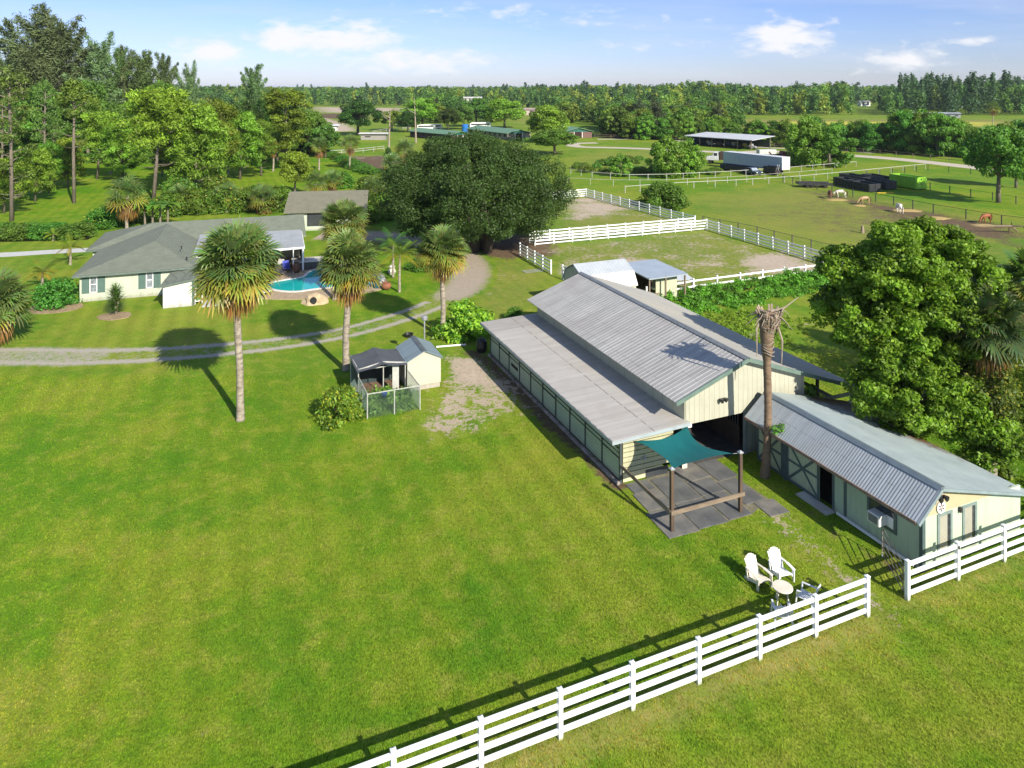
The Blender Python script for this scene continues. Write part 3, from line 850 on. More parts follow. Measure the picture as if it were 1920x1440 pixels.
mb = MB(); mb.lathe([(.05, 0), (.07, .05), (.05, .1)], 10, 0, (1.95, -.08, 2.68)); mb.build('vent_cap', WHITE, wing)
mb = MB(); mb.box(2.04, 2.16, -.12, -.01, 1.86, 2.06); mb.build('wall_lamp', DARKMETAL, wing, bevel=.01)
mb = MB(); mb.box(-.12, -.03, .3, 4.0, .06, .15); mb.build('wall_pipe', WHITE, wing)
# round barn star on the gable
sx, sy = WF(1.0, -.06)
star = thing('barn_star', 'round white plaque with a dark six-pointed star under the tack house gable', 'wall plaque', (sx, sy, 2.30), AW)
mb = MB(); n = 28
mb.add([(.235 * math.cos(2 * math.pi * i / n), 0, .235 * math.sin(2 * math.pi * i / n)) for i in range(n)] + [(.235 * math.cos(2 * math.pi * i / n), .03, .235 * math.sin(2 * math.pi * i / n)) for i in range(n)],
       [tuple(range(n))] + [tuple(range(2 * n - 1, n - 1, -1))] + [(i, n + i, n + (i + 1) % n, (i + 1) % n) for i in range(n)])
mb.build('disc', WHITE, star)
for i in range(6):
    a = math.pi / 6 + i * math.pi / 3
    c, s = math.cos(a), math.sin(a)
    mb = MB(); P = [(.02 * c, .02 * s), (.10 * c - .035 * s, .10 * s + .035 * c), (.215 * c, .215 * s), (.10 * c + .035 * s, .10 * s - .035 * c)]
    mb.add([(p[0], -.006, p[1]) for p in P] + [(p[0], -.001, p[1]) for p in P], [(0, 1, 2, 3), (7, 6, 5, 4)] + [(j, 4 + j, 4 + (j + 1) % 4, (j + 1) % 4) for j in range(4)])
    mb.build('petal', simple('maroon' if i % 2 else 'slate', (.16, .03, .04) if i % 2 else (.06, .06, .08), None, 3, .5), star)

# ------------------------------------------------------------------ patio mats, shade sail and its posts
MATM = simple('rubber_mat', (.135, .135, .132), (.075, .077, .08), .9, .8, 0, .2)
MATM2 = simple('worn_grey_mat', (.19, .175, .15), (.10, .10, .10), 1.1, .85, 0, .2)
rg = random.Random(4)
mats = [(-.25, 1.25, -4.35, -2.5), (1.32, 2.8, -4.3, -2.45), (2.9, 4.1, -4.25, -2.4), (.0, 1.35, -2.42, -1.05), (1.42, 2.85, -2.38, -.3), (2.92, 4.2, -2.33, -1.2),
        (2.92, 4.3, -1.12, .3), (4.28, 5.35, -3.6, -1.7), (4.4, 5.6, -1.6, .1), (4.7, 5.75, -4.75, -3.68), (.15, 1.3, -.98, -.15)]
for i, (a, b, c, d) in enumerate(mats):
    mb = MB(); cx, cy = (a + b) / 2, (c + d) / 2
    mb.box(a - cx, b - cx, c - cy, d - cy, 0, .03)
    x, y = BF(cx, cy)
    o = mb.build('rubber_mat', MATM if i % 3 else MATM2, None, (x, y, .01), AX + rg.uniform(-.05, .05), bevel=.008)
    tag(o, 'dark grey rubber mat laid on the ground at the barn entrance', 'mat', 'rubber mats paving the barn entrance')
cx, cy = BF(2.6, -2.0)
mb = MB(); mb.prism([(-2.7, -2.3), (1.5, -2.25), (3.0, -1.6), (2.6, 2.3), (-2.4, 1.8)], 0, .012)
tag(mb.build('patio_bed', simple('sandy_bed', (.20, .175, .125), (.095, .095, .06), 2.5, .9, 0, .3), None, (cx, cy, 0), AX), 'sandy bed showing between the mats at the barn entrance', kind='structure')

frame = thing('sail_stand', 'two dark wooden posts joined by low rails, holding the sail before the barn', 'sail stand', (*BF(.12, -3.94), 0), AX)
for x, h in ((0, 2.62), (3.6, 2.62)):
    mb = MB(); mb.box(x - .075, x + .075, -.075, .075, 0, h); p = mb.build('post', DARKWOOD, frame, bevel=.01)
    c = MB(); c.box(x - .10, x + .10, -.10, .10, h, h + .04); c.add([(x - .1, -.1, h + .04), (x + .1, -.1, h + .04), (x + .1, .1, h + .04), (x - .1, .1, h + .04), (x, 0, h + .13)], [(0, 1, 4), (1, 2, 4), (2, 3, 4), (3, 0, 4)]); c.build('post_cap', STEEL, p)
mb = MB(); mb.bar((-.1, -.10, .84), (3.75, -.10, .84), .05, .17); mb.build('rail', GREYWOOD, frame)
mb = MB(); mb.bar((-.10, -.05, .84), (-.12, 3.85, .86), .05, .17); mb.build('rail', GREYWOOD, frame)

def sailmat():
    k = NT('teal_shade_cloth')
    v = k.objc(); n = k.noise(k.scaled(v, (6, .6, 1)), 2, 4, .6)
    col = k.mix(k.rng(n, .3, .7), (.005, .20, .21), (.007, .155, .165))
    p = k.principled(col, .75, 0)
    tr = k.N.new('ShaderNodeBsdfTranslucent'); tr.inputs[0].default_value = (.01, .2, .2, 1)
    mx = k.N.new('ShaderNodeMixShader'); mx.inputs[0].default_value = .3
    k.L.new(p.outputs[0], mx.inputs[1]); k.L.new(tr.outputs[0], mx.inputs[2]); k.L.new(mx.outputs[0], k.out.inputs[0])
    return k.mat
ox, oy = BF(.7, -.06)
sail = thing('shade_sail', 'teal fabric shade sail stretched from the barn front to two wooden posts', 'shade sail', (ox, oy, 0), AX)
c00, c10, c11, c01 = Vector((0, 0, 1.93)), Vector((3.0, -.05, 2.12)), Vector((2.75, -3.72, 2.56)), Vector((-.45, -3.72, 2.50))
n = 16; V = []; F = []
for j in range(n + 1):
    for i in range(n + 1):
        s, t = i / n, j / n
        # curved edges pull in towards the middle
        s2 = s + (.5 - s) * .30 * (4 * t * (1 - t)) * (1 if True else 0)
        t2 = t + (.5 - t) * .22 * (4 * s * (1 - s))
        p = (c00 * (1 - s2) + c10 * s2) * (1 - t2) + (c01 * (1 - s2) + c11 * s2) * t2
        p = p + Vector((0, 0, -.30 * math.sin(math.pi * s2) * math.sin(math.pi * t2) + .012 * math.sin(s * 23) * math.sin(math.pi * t)))
        V.append(p)
for j in range(n):
    for i in range(n):
        a = j * (n + 1) + i; F.append((a, a + 1, a + n + 2, a + n + 1))
mb = MB(); mb.add(V, F); so = mb.build('fabric', sailmat(), sail, smooth=True)
for a, b in ((c11, (3.0, -3.86, 2.60)), (c01, (-.55, -3.86, 2.60)), (c10, (3.05, .06, 2.16)), (c00, (-.1, .06, 1.96))):
    mb = MB(); mb.tube([a, b], .015, 6); mb.build('cord', STEEL, sail)

# ------------------------------------------------------------------ small white shed with the wire kennel
SO = (-6.43, 43.6)
shed = thing('garden_shed', 'small cream gabled shed with pale blue metal roof beside the wire kennel', 'shed', (SO[0], SO[1], 0), AX)
SHW = simple('cream_shed_wall', (.475, .46, .37), (.44, .425, .34), 1.2, .5)
mb = MB(); mb.xprism([(0, .30), (2.13, .30), (2.13, 1.86), (1.065, 2.38), (0, 1.86)], 0, 2.6); mb.build('wall', SHW, shed)
mb = MB(); mb.box(.05, 2.08, .05, 2.55, 0, .3); mb.build('plinth', simple('shed_plinth', (.42, .38, .32), (.3, .27, .23), 3, .85), shed)
RS = roof_metal('blue_grey_sheet', (.26, .33, .36), (.21, .27, .30), (.22, .27, .29), rough=.45)
for sgn, x0, x1 in ((-1, -.12, 1.065), (1, 2.25, 1.065)):
    ribbed('roof_slope', RS, shed, (x0, 1.86), (x1, 2.44), -.12, 2.75, .3, 'rib', .012, .04)
mb = MB(); mb.add([(1.065, -.13, 2.47), (.90, -.13, 2.40), (.90, 2.76, 2.40), (1.065, 2.76, 2.47), (1.23, -.13, 2.40), (1.23, 2.76, 2.40)], [(0, 1, 2, 3), (0, 3, 5, 4)]); mb.build('ridge_cap', simple('dark_ridge', (.12, .14, .15), None, 2, .5), shed)
WIRE = simple('green_tinted_wire', (.13, .20, .17), (.10, .16, .14), 3, .5, .2)
FRAMEW = simple('pale_kennel_frame', (.52, .52, .47), (.42, .42, .38), 4, .5, .2)
kx, ky = SO
ken = thing('dog_kennel', 'open wire kennel with grey tarp roof and overgrown run beside the cream shed', 'kennel', (kx, ky, 0), AX)
TARP = simple('grey_tarp', (.085, .092, .105), (.065, .07, .08), 1.5, .7)
for x0, z0, x1, z1 in ((-3.15, 1.86, -1.6, 2.16), (-.12, 1.88, -1.6, 2.161)):
    mb = MB(); V = []; F = []
    for j in range(7):
        for i in range(5):
            s, t = i / 4, j / 6
            V.append((x0 + (x1 - x0) * s, -.5 + 2.9 * t, z0 + (z1 - z0) * s - .06 * math.sin(math.pi * s) + .02 * math.sin(t * 9 + s * 5)))
    for j in range(6):
        for i in range(4): a = j * 5 + i; F.append((a, a + 1, a + 6, a + 5))
    mb.add(V, F); mb.build('tarp_roof', TARP, ken, smooth=True)
def panel(mb_f, mb_w, p, q, z0, z1, pitch=.14):
    p = Vector((*p, 0)); q = Vector((*q, 0)); L = (q - p).length; d = (q - p) / L
    mb_f.bar(p + Vector((0, 0, z1)), q + Vector((0, 0, z1)), .045, .045)
    nn = int((L + z1 - z0) / pitch)
    for i in range(nn):
        for sg in (1, -1):
            a0 = i * pitch - (z1 - z0) if sg > 0 else i * pitch
            s0, s1 = a0, a0 + (z1 - z0) * sg
            za, zb = z0, z1
            if s0 > s1: s0, s1, za, zb = s1, s0, z1, z0
            if s1 <= 0 or s0 >= L: continue
            if s0 < 0: za = za + (zb - za) * (0 - s0) / (s1 - s0); s0 = 0
            if s1 > L: zb = za + (zb - za) * (L - s0) / (s1 - s0); s1 = L
            mb_w.bar(p + d * s0 + Vector((0, 0, za)), p + d * s1 + Vector((0, 0, zb)), .009, .009)
runs = [((-2.95, -2.6), (.1, -2.6), .03, 1.40), ((-2.95, -2.6), (-3.0, -.05), .03, 1.42), ((.1, -2.6), (.0, -.1), .03, 1.38), ((-3.0, 0), (-3.05, 2.3), .03, 1.85), ((-3.05, 2.3), (-.2, 2.4), .03, 1.85)]
for p, q, z0, z1 in runs:
    f = MB(); w = MB(); panel(f, w, p, q, z0, z1)
    fo = f.build('panel_rail', FRAMEW, ken); w.build('wire_mesh', WIRE, fo)
for (x, y, h) in ((-2.95, -2.6, 1.45), (.1, -2.6, 1.42), (-1.4, -2.6, 1.42), (-3.0, -.05, 1.9), (-1.5, -.05, 2.12), (-.15, -.05, 1.9), (-.75, -.05, 2.0), (-3.05, 2.3, 1.88), (-.25, 2.35, 1.88), (-3.0, -1.3, 1.42)):
    mb = MB(); mb.tube([(x, y, 0), (x, y, h)], .035, 6); mb.build('kennel_post', FRAMEW, ken)
mb = MB(); mb.bar((-3.0, -.08, 1.86), (-1.5, -.08, 2.12), .05, .07); mb.bar((-1.5, -.081, 2.12), (-.1, -.081, 1.88), .05, .07); mb.bar((-3.0, -.1, 1.83), (-.1, -.1, 1.85), .05, .06); mb.build('eave_bar', FRAMEW, ken)
mb = MB(); mb.box(-2.9, -.15, .1, 2.2, .01, .05); mb.build('kennel_floor', simple('red_brown_floor', (.20, .12, .08), (.13, .08, .055), 2, .9), ken)
mb = MB(); mb.box(-3.0, -.1, 2.26, 2.30, .02, 1.85); mb.box(-3.04, -3.01, .1, 2.2, .9, 1.84); mb.build('shade_screen', simple('dark_screen', (.03, .05, .05), (.02, .035, .035), 2, .8), ken)
mb = MB(); mb.box(-.95, -.55, -.09, -.03, .1, 1.85); mb.build('kennel_gate', FRAMEW, ken)
mb = MB(); mb.lathe([(.10, 0), (.16, .22), (.17, .22), (.15, .2)], 12, 0, (0, 0, 0))
tag(mb.build('bucket', simple('blue_plastic', (.02, .06, .28), None, 3, .4), None, (*frame_point(SO, AX, -1.7, -1.3), .55)), 'blue bucket hanging in the overgrown kennel run', 'bucket')
# ------------------------------------------------------------------ the house
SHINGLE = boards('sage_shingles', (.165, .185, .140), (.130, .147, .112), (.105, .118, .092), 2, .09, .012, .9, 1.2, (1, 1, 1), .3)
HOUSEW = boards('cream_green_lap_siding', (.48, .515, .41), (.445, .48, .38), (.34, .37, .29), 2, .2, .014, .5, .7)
SHUT = boards('green_shutter', (.10, .17, .145), (.08, .14, .12), (.05, .09, .08), 2, .07, .018, .5)
PATROOF = roof_metal('pale_patio_roof', (.38, .40, .415), (.31, .33, .34), (.25, .26, .26), rough=.6, metal=.1)
FASC = simple('sage_fascia', (.13, .17, .145), None, 2, .5)
HO = (-38.0, 61.3); AH = math.atan2(.33, .944)
def HF(v, u): return frame_point(HO, AH, v, u)
house = thing('ranch_house', 'low cream ranch house with sage shingle hip roofs beside the swimming pool', 'house', (*HO, 0), AH)
EZ = 2.42
def roofpart(tops, name, label=None, ez=EZ, drop=.16, mat=SHINGLE):
    """tops: list of faces made of points; the outer eave loop is closed underneath"""
    mb = MB()
    for f in tops: mb.add(f, [tuple(range(len(f)))])
    o = mb.build(name, mat, house)
    if label: o['label'] = label
    return o
W2 = 9.8
P1, P2 = (5.7, 5.8, 3.88), (5.7, 15.2, 3.90)
roofpart([[(0, 0, EZ), (W2, 0, EZ), P1], [(0, 0, EZ), P1, P2, (0, 15, EZ)], [(W2, 0, EZ), (W2, 15, EZ), P2, P1]], 'roof', 'hipped shingle roof over the front wing')
Q1, Q2 = (4.2, 15.45, 4.02), (20.0, 15.45, 4.02)
roofpart([[(-1.2, 10.8, EZ + .01), (20.0, 10.8, EZ + .01), Q2, Q1], [(-1.2, 10.8, EZ + .01), Q1, (-1.2, 20.2, EZ + .01)], [Q1, Q2, (20.0, 20.2, EZ + .01), (-1.2, 20.2, EZ + .01)]], 'roof', 'long shingle roof over the rear of the house')
mb = MB(); mb.box(-.03, W2 + .03, -.04, -.001, EZ - .17, EZ - .01); mb.box(-.04, -.001, -.03, 10.8, EZ - .17, EZ - .01); mb.box(-1.24, -1.2, 10.8, 20.2, EZ - .17, EZ); mb.box(-1.23, -.05, 10.76, 10.8, EZ - .17, EZ)
mb.build('fascia', FASC, house)
mb = MB(); mb.box(0, W2, 0, 10.79, EZ - .03, EZ - .012); mb.box(-1.19, 20, 10.8, 20.2, EZ - .03, EZ - .012); mb.build('soffit', WHITE, house)
mb = MB(); mb.box(.45, 9.35, .45, 11.2, 0, EZ - .04); mb.box(-.7, 19.6, 11.25, 19.7, 0, EZ - .04); mb.add([(19.6, 11.25, EZ - .04), (19.6, 19.7, EZ - .04), (19.6, 15.45, 3.9)], [(0, 1, 2)]); mb.build('wall', HOUSEW, house)
def hwin(v0, v1, z0, z1):
    f = MB(); c = (v0 + v1) / 2; w = .30
    f.box(c - w, c + w, .40, .449, z0, z1); fr = f.build('window', WHITE, house)
    for a, b in ((z0 + .06, (z0 + z1) / 2 - .03), ((z0 + z1) / 2 + .03, z1 - .06)):
        g = MB(); g.box(c - w + .07, c + w - .07, .392, .399, a, b); g.build('pane', simple('curtained_glass', (.30, .33, .36), (.12, .14, .16), 2.5, .1), fr)
    for a, b in ((v0, c - w - .01), (c + w + .01, v1)):
        s = MB(); s.box(a, b, .405, .449, z0 - .05, z1 + .02); s.build('shutter', SHUT, house)
hwin(.62, 2.42, .78, 2.2); hwin(5.05, 6.85, .78, 2.2)
for (v, u, z) in ((8.9, 1.4, 2.78), (8.2, 4.0, 3.3)):
    mb = MB(); mb.lathe([(.06, 0), (.06, .25), (.09, .26), (.09, .3)], 8, 0, (v, u, z)); mb.build('vent_pipe', DARKMETAL, house)
# covered patio
mb = MB()
c = [(9.2, 3.6, 2.66), (19.5, 5.0, 2.50), (19.5, 11.7, 2.98), (9.2, 11.7, 3.12)]
mb.add([(x, y, z) for x, y, z in c] + [(x, y, z - .10) for x, y, z in c], [(0, 1, 2, 3), (7, 6, 5, 4), (0, 4, 5, 1), (1, 5, 6, 2), (2, 6, 7, 3), (3, 7, 4, 0)])
mb.build('patio_roof', PATROOF, house)
mb = MB(); mb.bar((9.2, 3.56, 2.55), (19.55, 4.96, 2.40), .06, .18); mb.bar((19.55, 4.96, 2.40), (19.55, 11, 2.84), .06, .18); mb.build('patio_beam', WHITE, house)
for v, u in ((19.4, 5.1), (14.6, 4.8), (10.8, 4.6)):
    mb = MB(); mb.box(v - .09, v + .09, u - .09, u + .09, 0, 2.36); mb.build('patio_post', WHITE, house)
mb = MB(); mb.box(19.36, 19.44, 5.3, 11, .3, 2.3); mb.build('screen_wall', simple('brown_screen', (.06, .05, .045), (.04, .035, .03), 2, .8), house)
# porch store at the front with its sloping roof
px0 = 7.55
mb = MB(); mb.add([(px0, -3.9, 0), (px0 + 2.35, -3.9, 0), (px0 + 2.35, -3.9, 2.22), (px0, -3.9, 1.85), (px0, -1.9, 0), (px0 + 2.35, -1.9, 0), (px0 + 2.35, -1.9, 2.22), (px0, -1.9, 1.85)],
                  [(0, 1, 2, 3), (5, 4, 7, 6), (1, 5, 6, 2), (4, 0, 3, 7), (3, 2, 6, 7)])
annex = thing('lean_to_shed', 'white lean-to store with sloping sage roof against the house front', 'shed', (*HO, 0), AH)
mb.build('wall', boards('white_board_wall', (.60, .60, .56), (.56, .56, .52), (.46, .46, .42), 2, .2, .012, .5, .8), annex)
mb = MB(); q = [(px0 - .3, -4.05, 1.90), (px0 + 2.7, -4.05, 2.37), (px0 + 2.9, .5, 2.36), (px0 + .2, .5, 2.10)]
mb.add([tuple(p) for p in q] + [(p[0], p[1], p[2] - .09) for p in q], [(0, 1, 2, 3), (7, 6, 5, 4), (0, 4, 5, 1), (1, 5, 6, 2), (2, 6, 7, 3), (3, 7, 4, 0)])
mb.build('roof', SHINGLE, annex)
mb = MB(); mb.bar((px0 - .32, -4.07, 1.86), (px0 + 2.72, -4.07, 2.33), .03, .12); mb.build('fascia', FASC, annex)
mb = MB(); mb.box(px0 - .02, px0 + .02, -1.9, .4, .1, 1.85); mb.build('screen_door', simple('dark_screen_door', (.035, .05, .05), None, 3, .6), annex)
mb = MB(); mb.box(px0 + 2.25, px0 + 2.4, -3.93, -3.8, 0, 2.2); mb.build('corner_trim', SHUT, annex)
shelf = thing('storage_shelf', 'white shelf of garden bits beside the lean-to store', 'shelf', (*HF(px0 + 2.75, -3.4), 0), AH)
for z in (.25, .8, 1.35):
    mb = MB(); mb.box(-.3, .3, -.2, .25, z, z + .04); mb.build('shelf_board', WHITE, shelf)
for x in (-.28, .28):
    mb = MB(); mb.box(x - .02, x + .02, -.2, .25, 0, 1.5); mb.build('side_frame', WHITE, shelf)
for (x, z, c, nm, lab) in ((-.1, .29, (.10, .22, .05), 'flower_pot', 'green pot on the white shelf beside the lean-to store'), (.12, .84, (.30, .14, .06), 'storage_tub', 'brown tub on the white shelf beside the lean-to store'), (-.05, 1.39, (.03, .2, .06), 'watering_can', 'green can topping the white shelf beside the lean-to store')):
    mb = MB(); mb.lathe([(.08, 0), (.13, .22), (.12, .25)], 10)
    tag(mb.build(nm, simple(nm, c, None, 3, .5), None, (*HF(px0 + 2.75 + x, -3.42), z)), lab, nm.split('_')[-1])
mb = MB(); mb.box(-.1, 1.6, -1.0, 2.2, 0, .05)
tag(mb.build('concrete_slab', CONCRETE, None, (*HF(px0 + 3.2, -3.6), .004), AH), 'pale concrete slab beside the lean-to store', kind='structure')

# ------------------------------------------------------------------ garage behind the house
GO = (-29.6, 91.9); AG = .16
gar = thing('garage', 'cream garage with one long olive shingle roof behind the house', 'garage', (*GO, 0), AG)
SH2 = boards('olive_shingles', (.175, .170, .122), (.138, .134, .096), (.11, .108, .08), 2, .09, .012, .9, 1.2, (1, 1, 1), .3)
GL = 10.6
mb = MB(); mb.box(.4, GL - .4, .5, 9.5, 0, 2.5)
mb.add([(.4, .5, 2.5), (.4, 9.5, 2.5), (.4, 5, 4.3), (GL - .4, .5, 2.5), (GL - .4, 9.5, 2.5), (GL - .4, 5, 4.3)], [(0, 1, 2), (3, 5, 4)])
mb.build('wall', HOUSEW, gar)
for y0, z0 in ((0, 2.55), (10, 2.55)):
    mb = MB(); mb.add([(0, y0, z0), (GL, y0, z0), (GL, 5, 4.55), (0, 5, 4.55), (0, y0, z0 - .14), (GL, y0, z0 - .14), (GL, 5, 4.40), (0, 5, 4.40)], [(0, 1, 2, 3), (7, 6, 5, 4), (0, 4, 5, 1), (1, 5, 6, 2), (3, 7, 4, 0)])
    mb.build('roof_slope', SH2, gar)
mb = MB(); mb.box(1.3, 2.3, .46, .499, .05, 2.1); mb.build('door', WHITE, gar)
mb = MB(); mb.box(2.9, 5.4, .46, .499, .6, 2.25); mb.build('window', GLASS, gar)
mb = MB(); mb.box(6.2, 9.6, .46, .499, .05, 2.2); mb.build('garage_door', boards('garage_door', (.5, .5, .45), None or (.45, .45, .4), (.3, .3, .27), 2, .5, .03), gar)

# ------------------------------------------------------------------ pool
PATIO = boards('tan_pavers', (.56, .42, .27), (.46, .33, .21), (.34, .24, .15), 0, .6, .02, .8, 1.6, (1, 1, 1), .3, 1, .6, .02)
deck = [G(*p) for p in [(470, 560), (440, 520), (560, 495), (625, 490), (690, 503), (722, 522), (722, 541), (660, 553), (560, 562)]]
cx, cy = np.mean(deck, 0)
mb = MB(); mb.prism([(x - cx, y - cy) for x, y in catmull(deck + deck[:1], .8)[:-1]], 0, .07)
tag(mb.build('pool_deck', PATIO, None, (cx, cy, .0)), 'tan paver deck around the swimming pool', kind='structure')
mb = MB(); mb.box(9.6, 19.8, 4.9, 11.2, 0, .085); tag(mb.build('patio_floor', PATIO, None, (*HO, 0), AH), 'tan paver floor under the covered patio', kind='structure')
pool = [G(*p) for p in [(500, 533), (540, 526), (570, 521), (586, 509), (630, 501), (690, 508), (716, 521), (705, 533), (655, 538), (600, 542), (553, 548), (512, 544)]]
pool = catmull(pool + pool[:1], .5)[:-1]
cx, cy = pool.mean(0)
def watermat():
    k = NT('pool_water')
    v = k.objc(); n = k.noise(v, 1.6, 3, .6); n2 = k.noise(v, .22, 2)
    col = k.mix(k.rng(n2, .35, .65), (.004, .30, .31), (.018, .42, .38))
    k.principled(col, .06, 0, k.bump(n, .02, .12), .4)
    return k.mat
mb = MB(); mb.add([(x - cx, y - cy, .085) for x, y in pool], [tuple(range(len(pool)))])
tag(mb.build('pool_water', watermat(), None, (cx, cy, 0)), 'turquoise water of the kidney-shaped pool', kind='structure')
mb = MB(); m = len(pool)
tg = np.roll(pool, -1, 0) - np.roll(pool, 1, 0); tg /= np.linalg.norm(tg, axis=1)[:, None]; nr = np.stack([tg[:, 1], -tg[:, 0]], 1)
ctr = np.array([cx, cy])
if ((pool + nr - ctr) ** 2).sum() < ((pool - ctr) ** 2).sum(): nr = -nr
vs = []
for off, z in ((-.05, .06), (-.05, .12), (.28, .12), (.28, .06)):
    vs += [(x, y, z) for x, y in pool + nr * off - ctr]
mb.add(vs, [(r * m + i, r * m + (i + 1) % m, (r + 1) * m + (i + 1) % m, (r + 1) * m + i) for r in range(3) for i in range(m)])
tag(mb.build('pool_coping', simple('pale_coping', (.68, .66, .60), (.6, .57, .5), 2, .7), None, (cx, cy, 0)), 'pale rounded coping around the swimming pool', kind='structure')

# pool furniture
x, y = G(578, 503)
tub = thing('hot_tub', 'dark square hot tub with pale cover beside the patio post', 'hot tub', (x, y, .08), AH)
mb = MB(); mb.box(-1.6, 1.6, -.9, .9, 0, .75); mb.build('shell', simple('dark_tub_panel', (.07, .065, .06), None, 3, .6), tub, bevel=.05)
mb = MB(); mb.box(-1.65, 1.65, -.95, .95, .75, .87); mb.build('cover', simple('pale_cover', (.55, .52, .46), (.48, .45, .4), 2, .7), tub, bevel=.03)
x, y = G(555.5, 512)
bar = MB(); bar.lathe([(.30, 0), (.36, .2), (.38, .5), (.36, .8), (.30, 1.0), (.28, .98)], 14)
tag(bar.build('barrel', simple('brown_barrel', (.15, .06, .035), (.09, .04, .025), 3, .5), None, (x, y, .075), smooth=True), 'brown round barrel standing by the pool patio post', 'barrel')
def lounge(name, px, py, c, label, rz):
    x, y = G(px, py)
    t = thing(name, label, 'patio chair', (x, y, .08), rz, 'patio chairs beside the pool')
    mb = MB(); mb.box(-.35, .35, -.4, .4, .38, .46); mb.build('seat', simple(name + '_cloth', c, None, 3, .8), t)
    mb = MB(); mb.bar((0, .38, .45), (0, .62, 1.0), .66, .07, 0, (0, 1, .3)); mb.build('backrest', simple(name + '_cloth', c, None, 3, .8), t)
    for sx in (-.32, .32):
        for sy in (-.36, .36):
            mb = MB(); mb.tube([(sx, sy, 0), (sx, sy, .38)], .02, 6); mb.build('leg', DARKMETAL, t)
lounge('patio_chair', 537, 511, (.06, .08, .42), 'blue cushioned patio chair in front of the covered patio', .4)
lounge('patio_chair', 521, 508, (.5, .48, .44), 'pale patio chair left of the blue one under the palm', -.3)
lounge('patio_chair', 527, 519, (.04, .04, .05), 'black patio chair nearest the pool edge', .9)
x, y = G(496, 556)
lounge('patio_chair', 497, 556, (.68, .68, .66), 'white patio chair at the lawn edge of the pool deck', 2.6)
x, y = HF(16.2, 6.2)
aw = thing('blue_tarp', 'bright blue tarp hung under the covered patio roof', 'tarp', (x, y, 0), AH)
mb = MB(); mb.add([(-2.6, -1.0, 1.7), (2.4, -.95, 2.30), (2.2, 1.0, 2.34), (-2.6, 1.0, 2.28)], [(0, 1, 2, 3)]); mb.add([(-2.6, -1.0, 1.66), (2.4, -.95, 2.26), (2.2, 1.0, 2.30), (-2.6, 1.0, 2.24)], [(0, 1, 2, 3)]); mb.build('sheet', simple('bright_blue_tarp', (.01, .10, .45), (.01, .08, .36), 2, .5), aw)
mb = MB(); mb.tube([(0, 0, 0), (0, 0, 2.6)], .05, 8); tag(mb.build('post', WHITE, None, (*G(550, 513), .07)), 'slim white post standing before the brown barrel', 'post')
x, y = G(591, 568)
rk = bpy.data.meshes.new('garden_rock'); bm = bmesh.new(); bmesh.ops.create_icosphere(bm, subdivisions=3, radius=1)
rr = random.Random(8)
from mathutils import noise as mnoise
for v in bm.verts:
    d = 1 + .35 * mnoise.noise(v.co * 1.6 + Vector((3, 1, 7)))
    v.co = Vector((v.co.x * 1.15 * d, v.co.y * .8 * d, max(-.1, v.co.z * .85 * d * (1.1 - .3 * abs(v.co.x)))))
bm.to_mesh(rk); bm.free(); rk.materials.append(simple('tan_rock', (.50, .39, .24), (.34, .26, .16), 2.5, .9, 0, .5))
rock = thing('garden_rock', 'tan rock ornament with a dark hole on the lawn below the pool', 'rock', (x, y, 0), 0)
link_mesh('boulder', rk, rock)
mb = MB(); mb.lathe([(.28, 0), (.30, .02), (.25, .05)], 14); h = mb.build('hole', BLACK, rock, (.05, -.72, .42)); h.rotation_euler = (R(78), 0, 0)
x, y = G(724.5, 543)
mb = MB(); mb.lathe([(.2, 0), (.42, .2), (.46, .42), (.32, .66), (.3, .64)], 14); tag(mb.build('clay_pot', simple('terracotta', (.27, .10, .05), (.20, .08, .04), 3, .8), None, (x, y, 0), smooth=True), 'round terracotta pot on the grass beside the young palm', 'pot')
x, y = G(735, 514)
mb = MB(); mb.lathe([(.3, 0), (.42, .3), (.25, .6), (.34, .75), (.2, .9)], 10); tag(mb.build('garden_ornament', simple('pale_plaster', (.6, .56, .48), (.4, .36, .3), 3, .8), None, (x, y, 0)), 'pale plaster ornament on the grass behind the young palm', 'ornament')
x, y = G(706, 541)
mb = MB(); mb.lathe([(.25, 0), (.3, .5), (.28, .9), (.1, 1.0)], 12); tag(mb.build('pool_filter', simple('dark_teal_tank', (.02, .09, .10), None, 3, .5), None, (x, y, .0)), 'dark teal tank at the right end of the pool deck', 'tank')

# ------------------------------------------------------------------ small barn and shelters behind the long barn
gb = thing('gambrel_barn', 'small gambrel-roofed barn with white lower slope behind the long barn', 'barn', (5.9, 57.4, 0), AX)
GLN = 5.0
prof = [(0, 2.25), (.62, 3.30), (2.1, 3.98), (3.58, 3.30), (4.2, 2.25)]
mb = MB(); mb.yprism([(0.1, 0), (.1, 2.25), (.68, 3.25), (2.1, 3.9), (3.52, 3.25), (4.1, 2.25), (4.1, 0)], .12, GLN - .12); mb.build('wall', simple('cream_green_wall', (.5, .5, .38), (.4, .4, .3), 2, .6), gb)
WHT = boards('white_ribbed_sheet', (.82, .83, .83), (.76, .77, .77), (.62, .63, .64), 0, .3, .02, .4)
GREYRIB = boards('grey_ribbed_sheet', (.42, .45, .48), (.36, .39, .42), (.27, .30, .33), 0, .3, .03, .4)
for i, (a, b) in enumerate(zip(prof[:-1], prof[1:])):
    mb = MB(); mb.add([(0, a[0], a[1]), (GLN, a[0], a[1]), (GLN, b[0], b[1]), (0, b[0], b[1]), (0, a[0], a[1] - .05), (GLN, a[0], a[1] - .05), (GLN, b[0], b[1] - .05), (0, b[0], b[1] - .05)],
                      [(0, 1, 2, 3), (7, 6, 5, 4), (0, 4, 5, 1), (3, 7, 4, 0), (1, 5, 6, 2)])
    mb.build('roof_slope', WHT if i in (0, 3) else GREYRIB, gb)
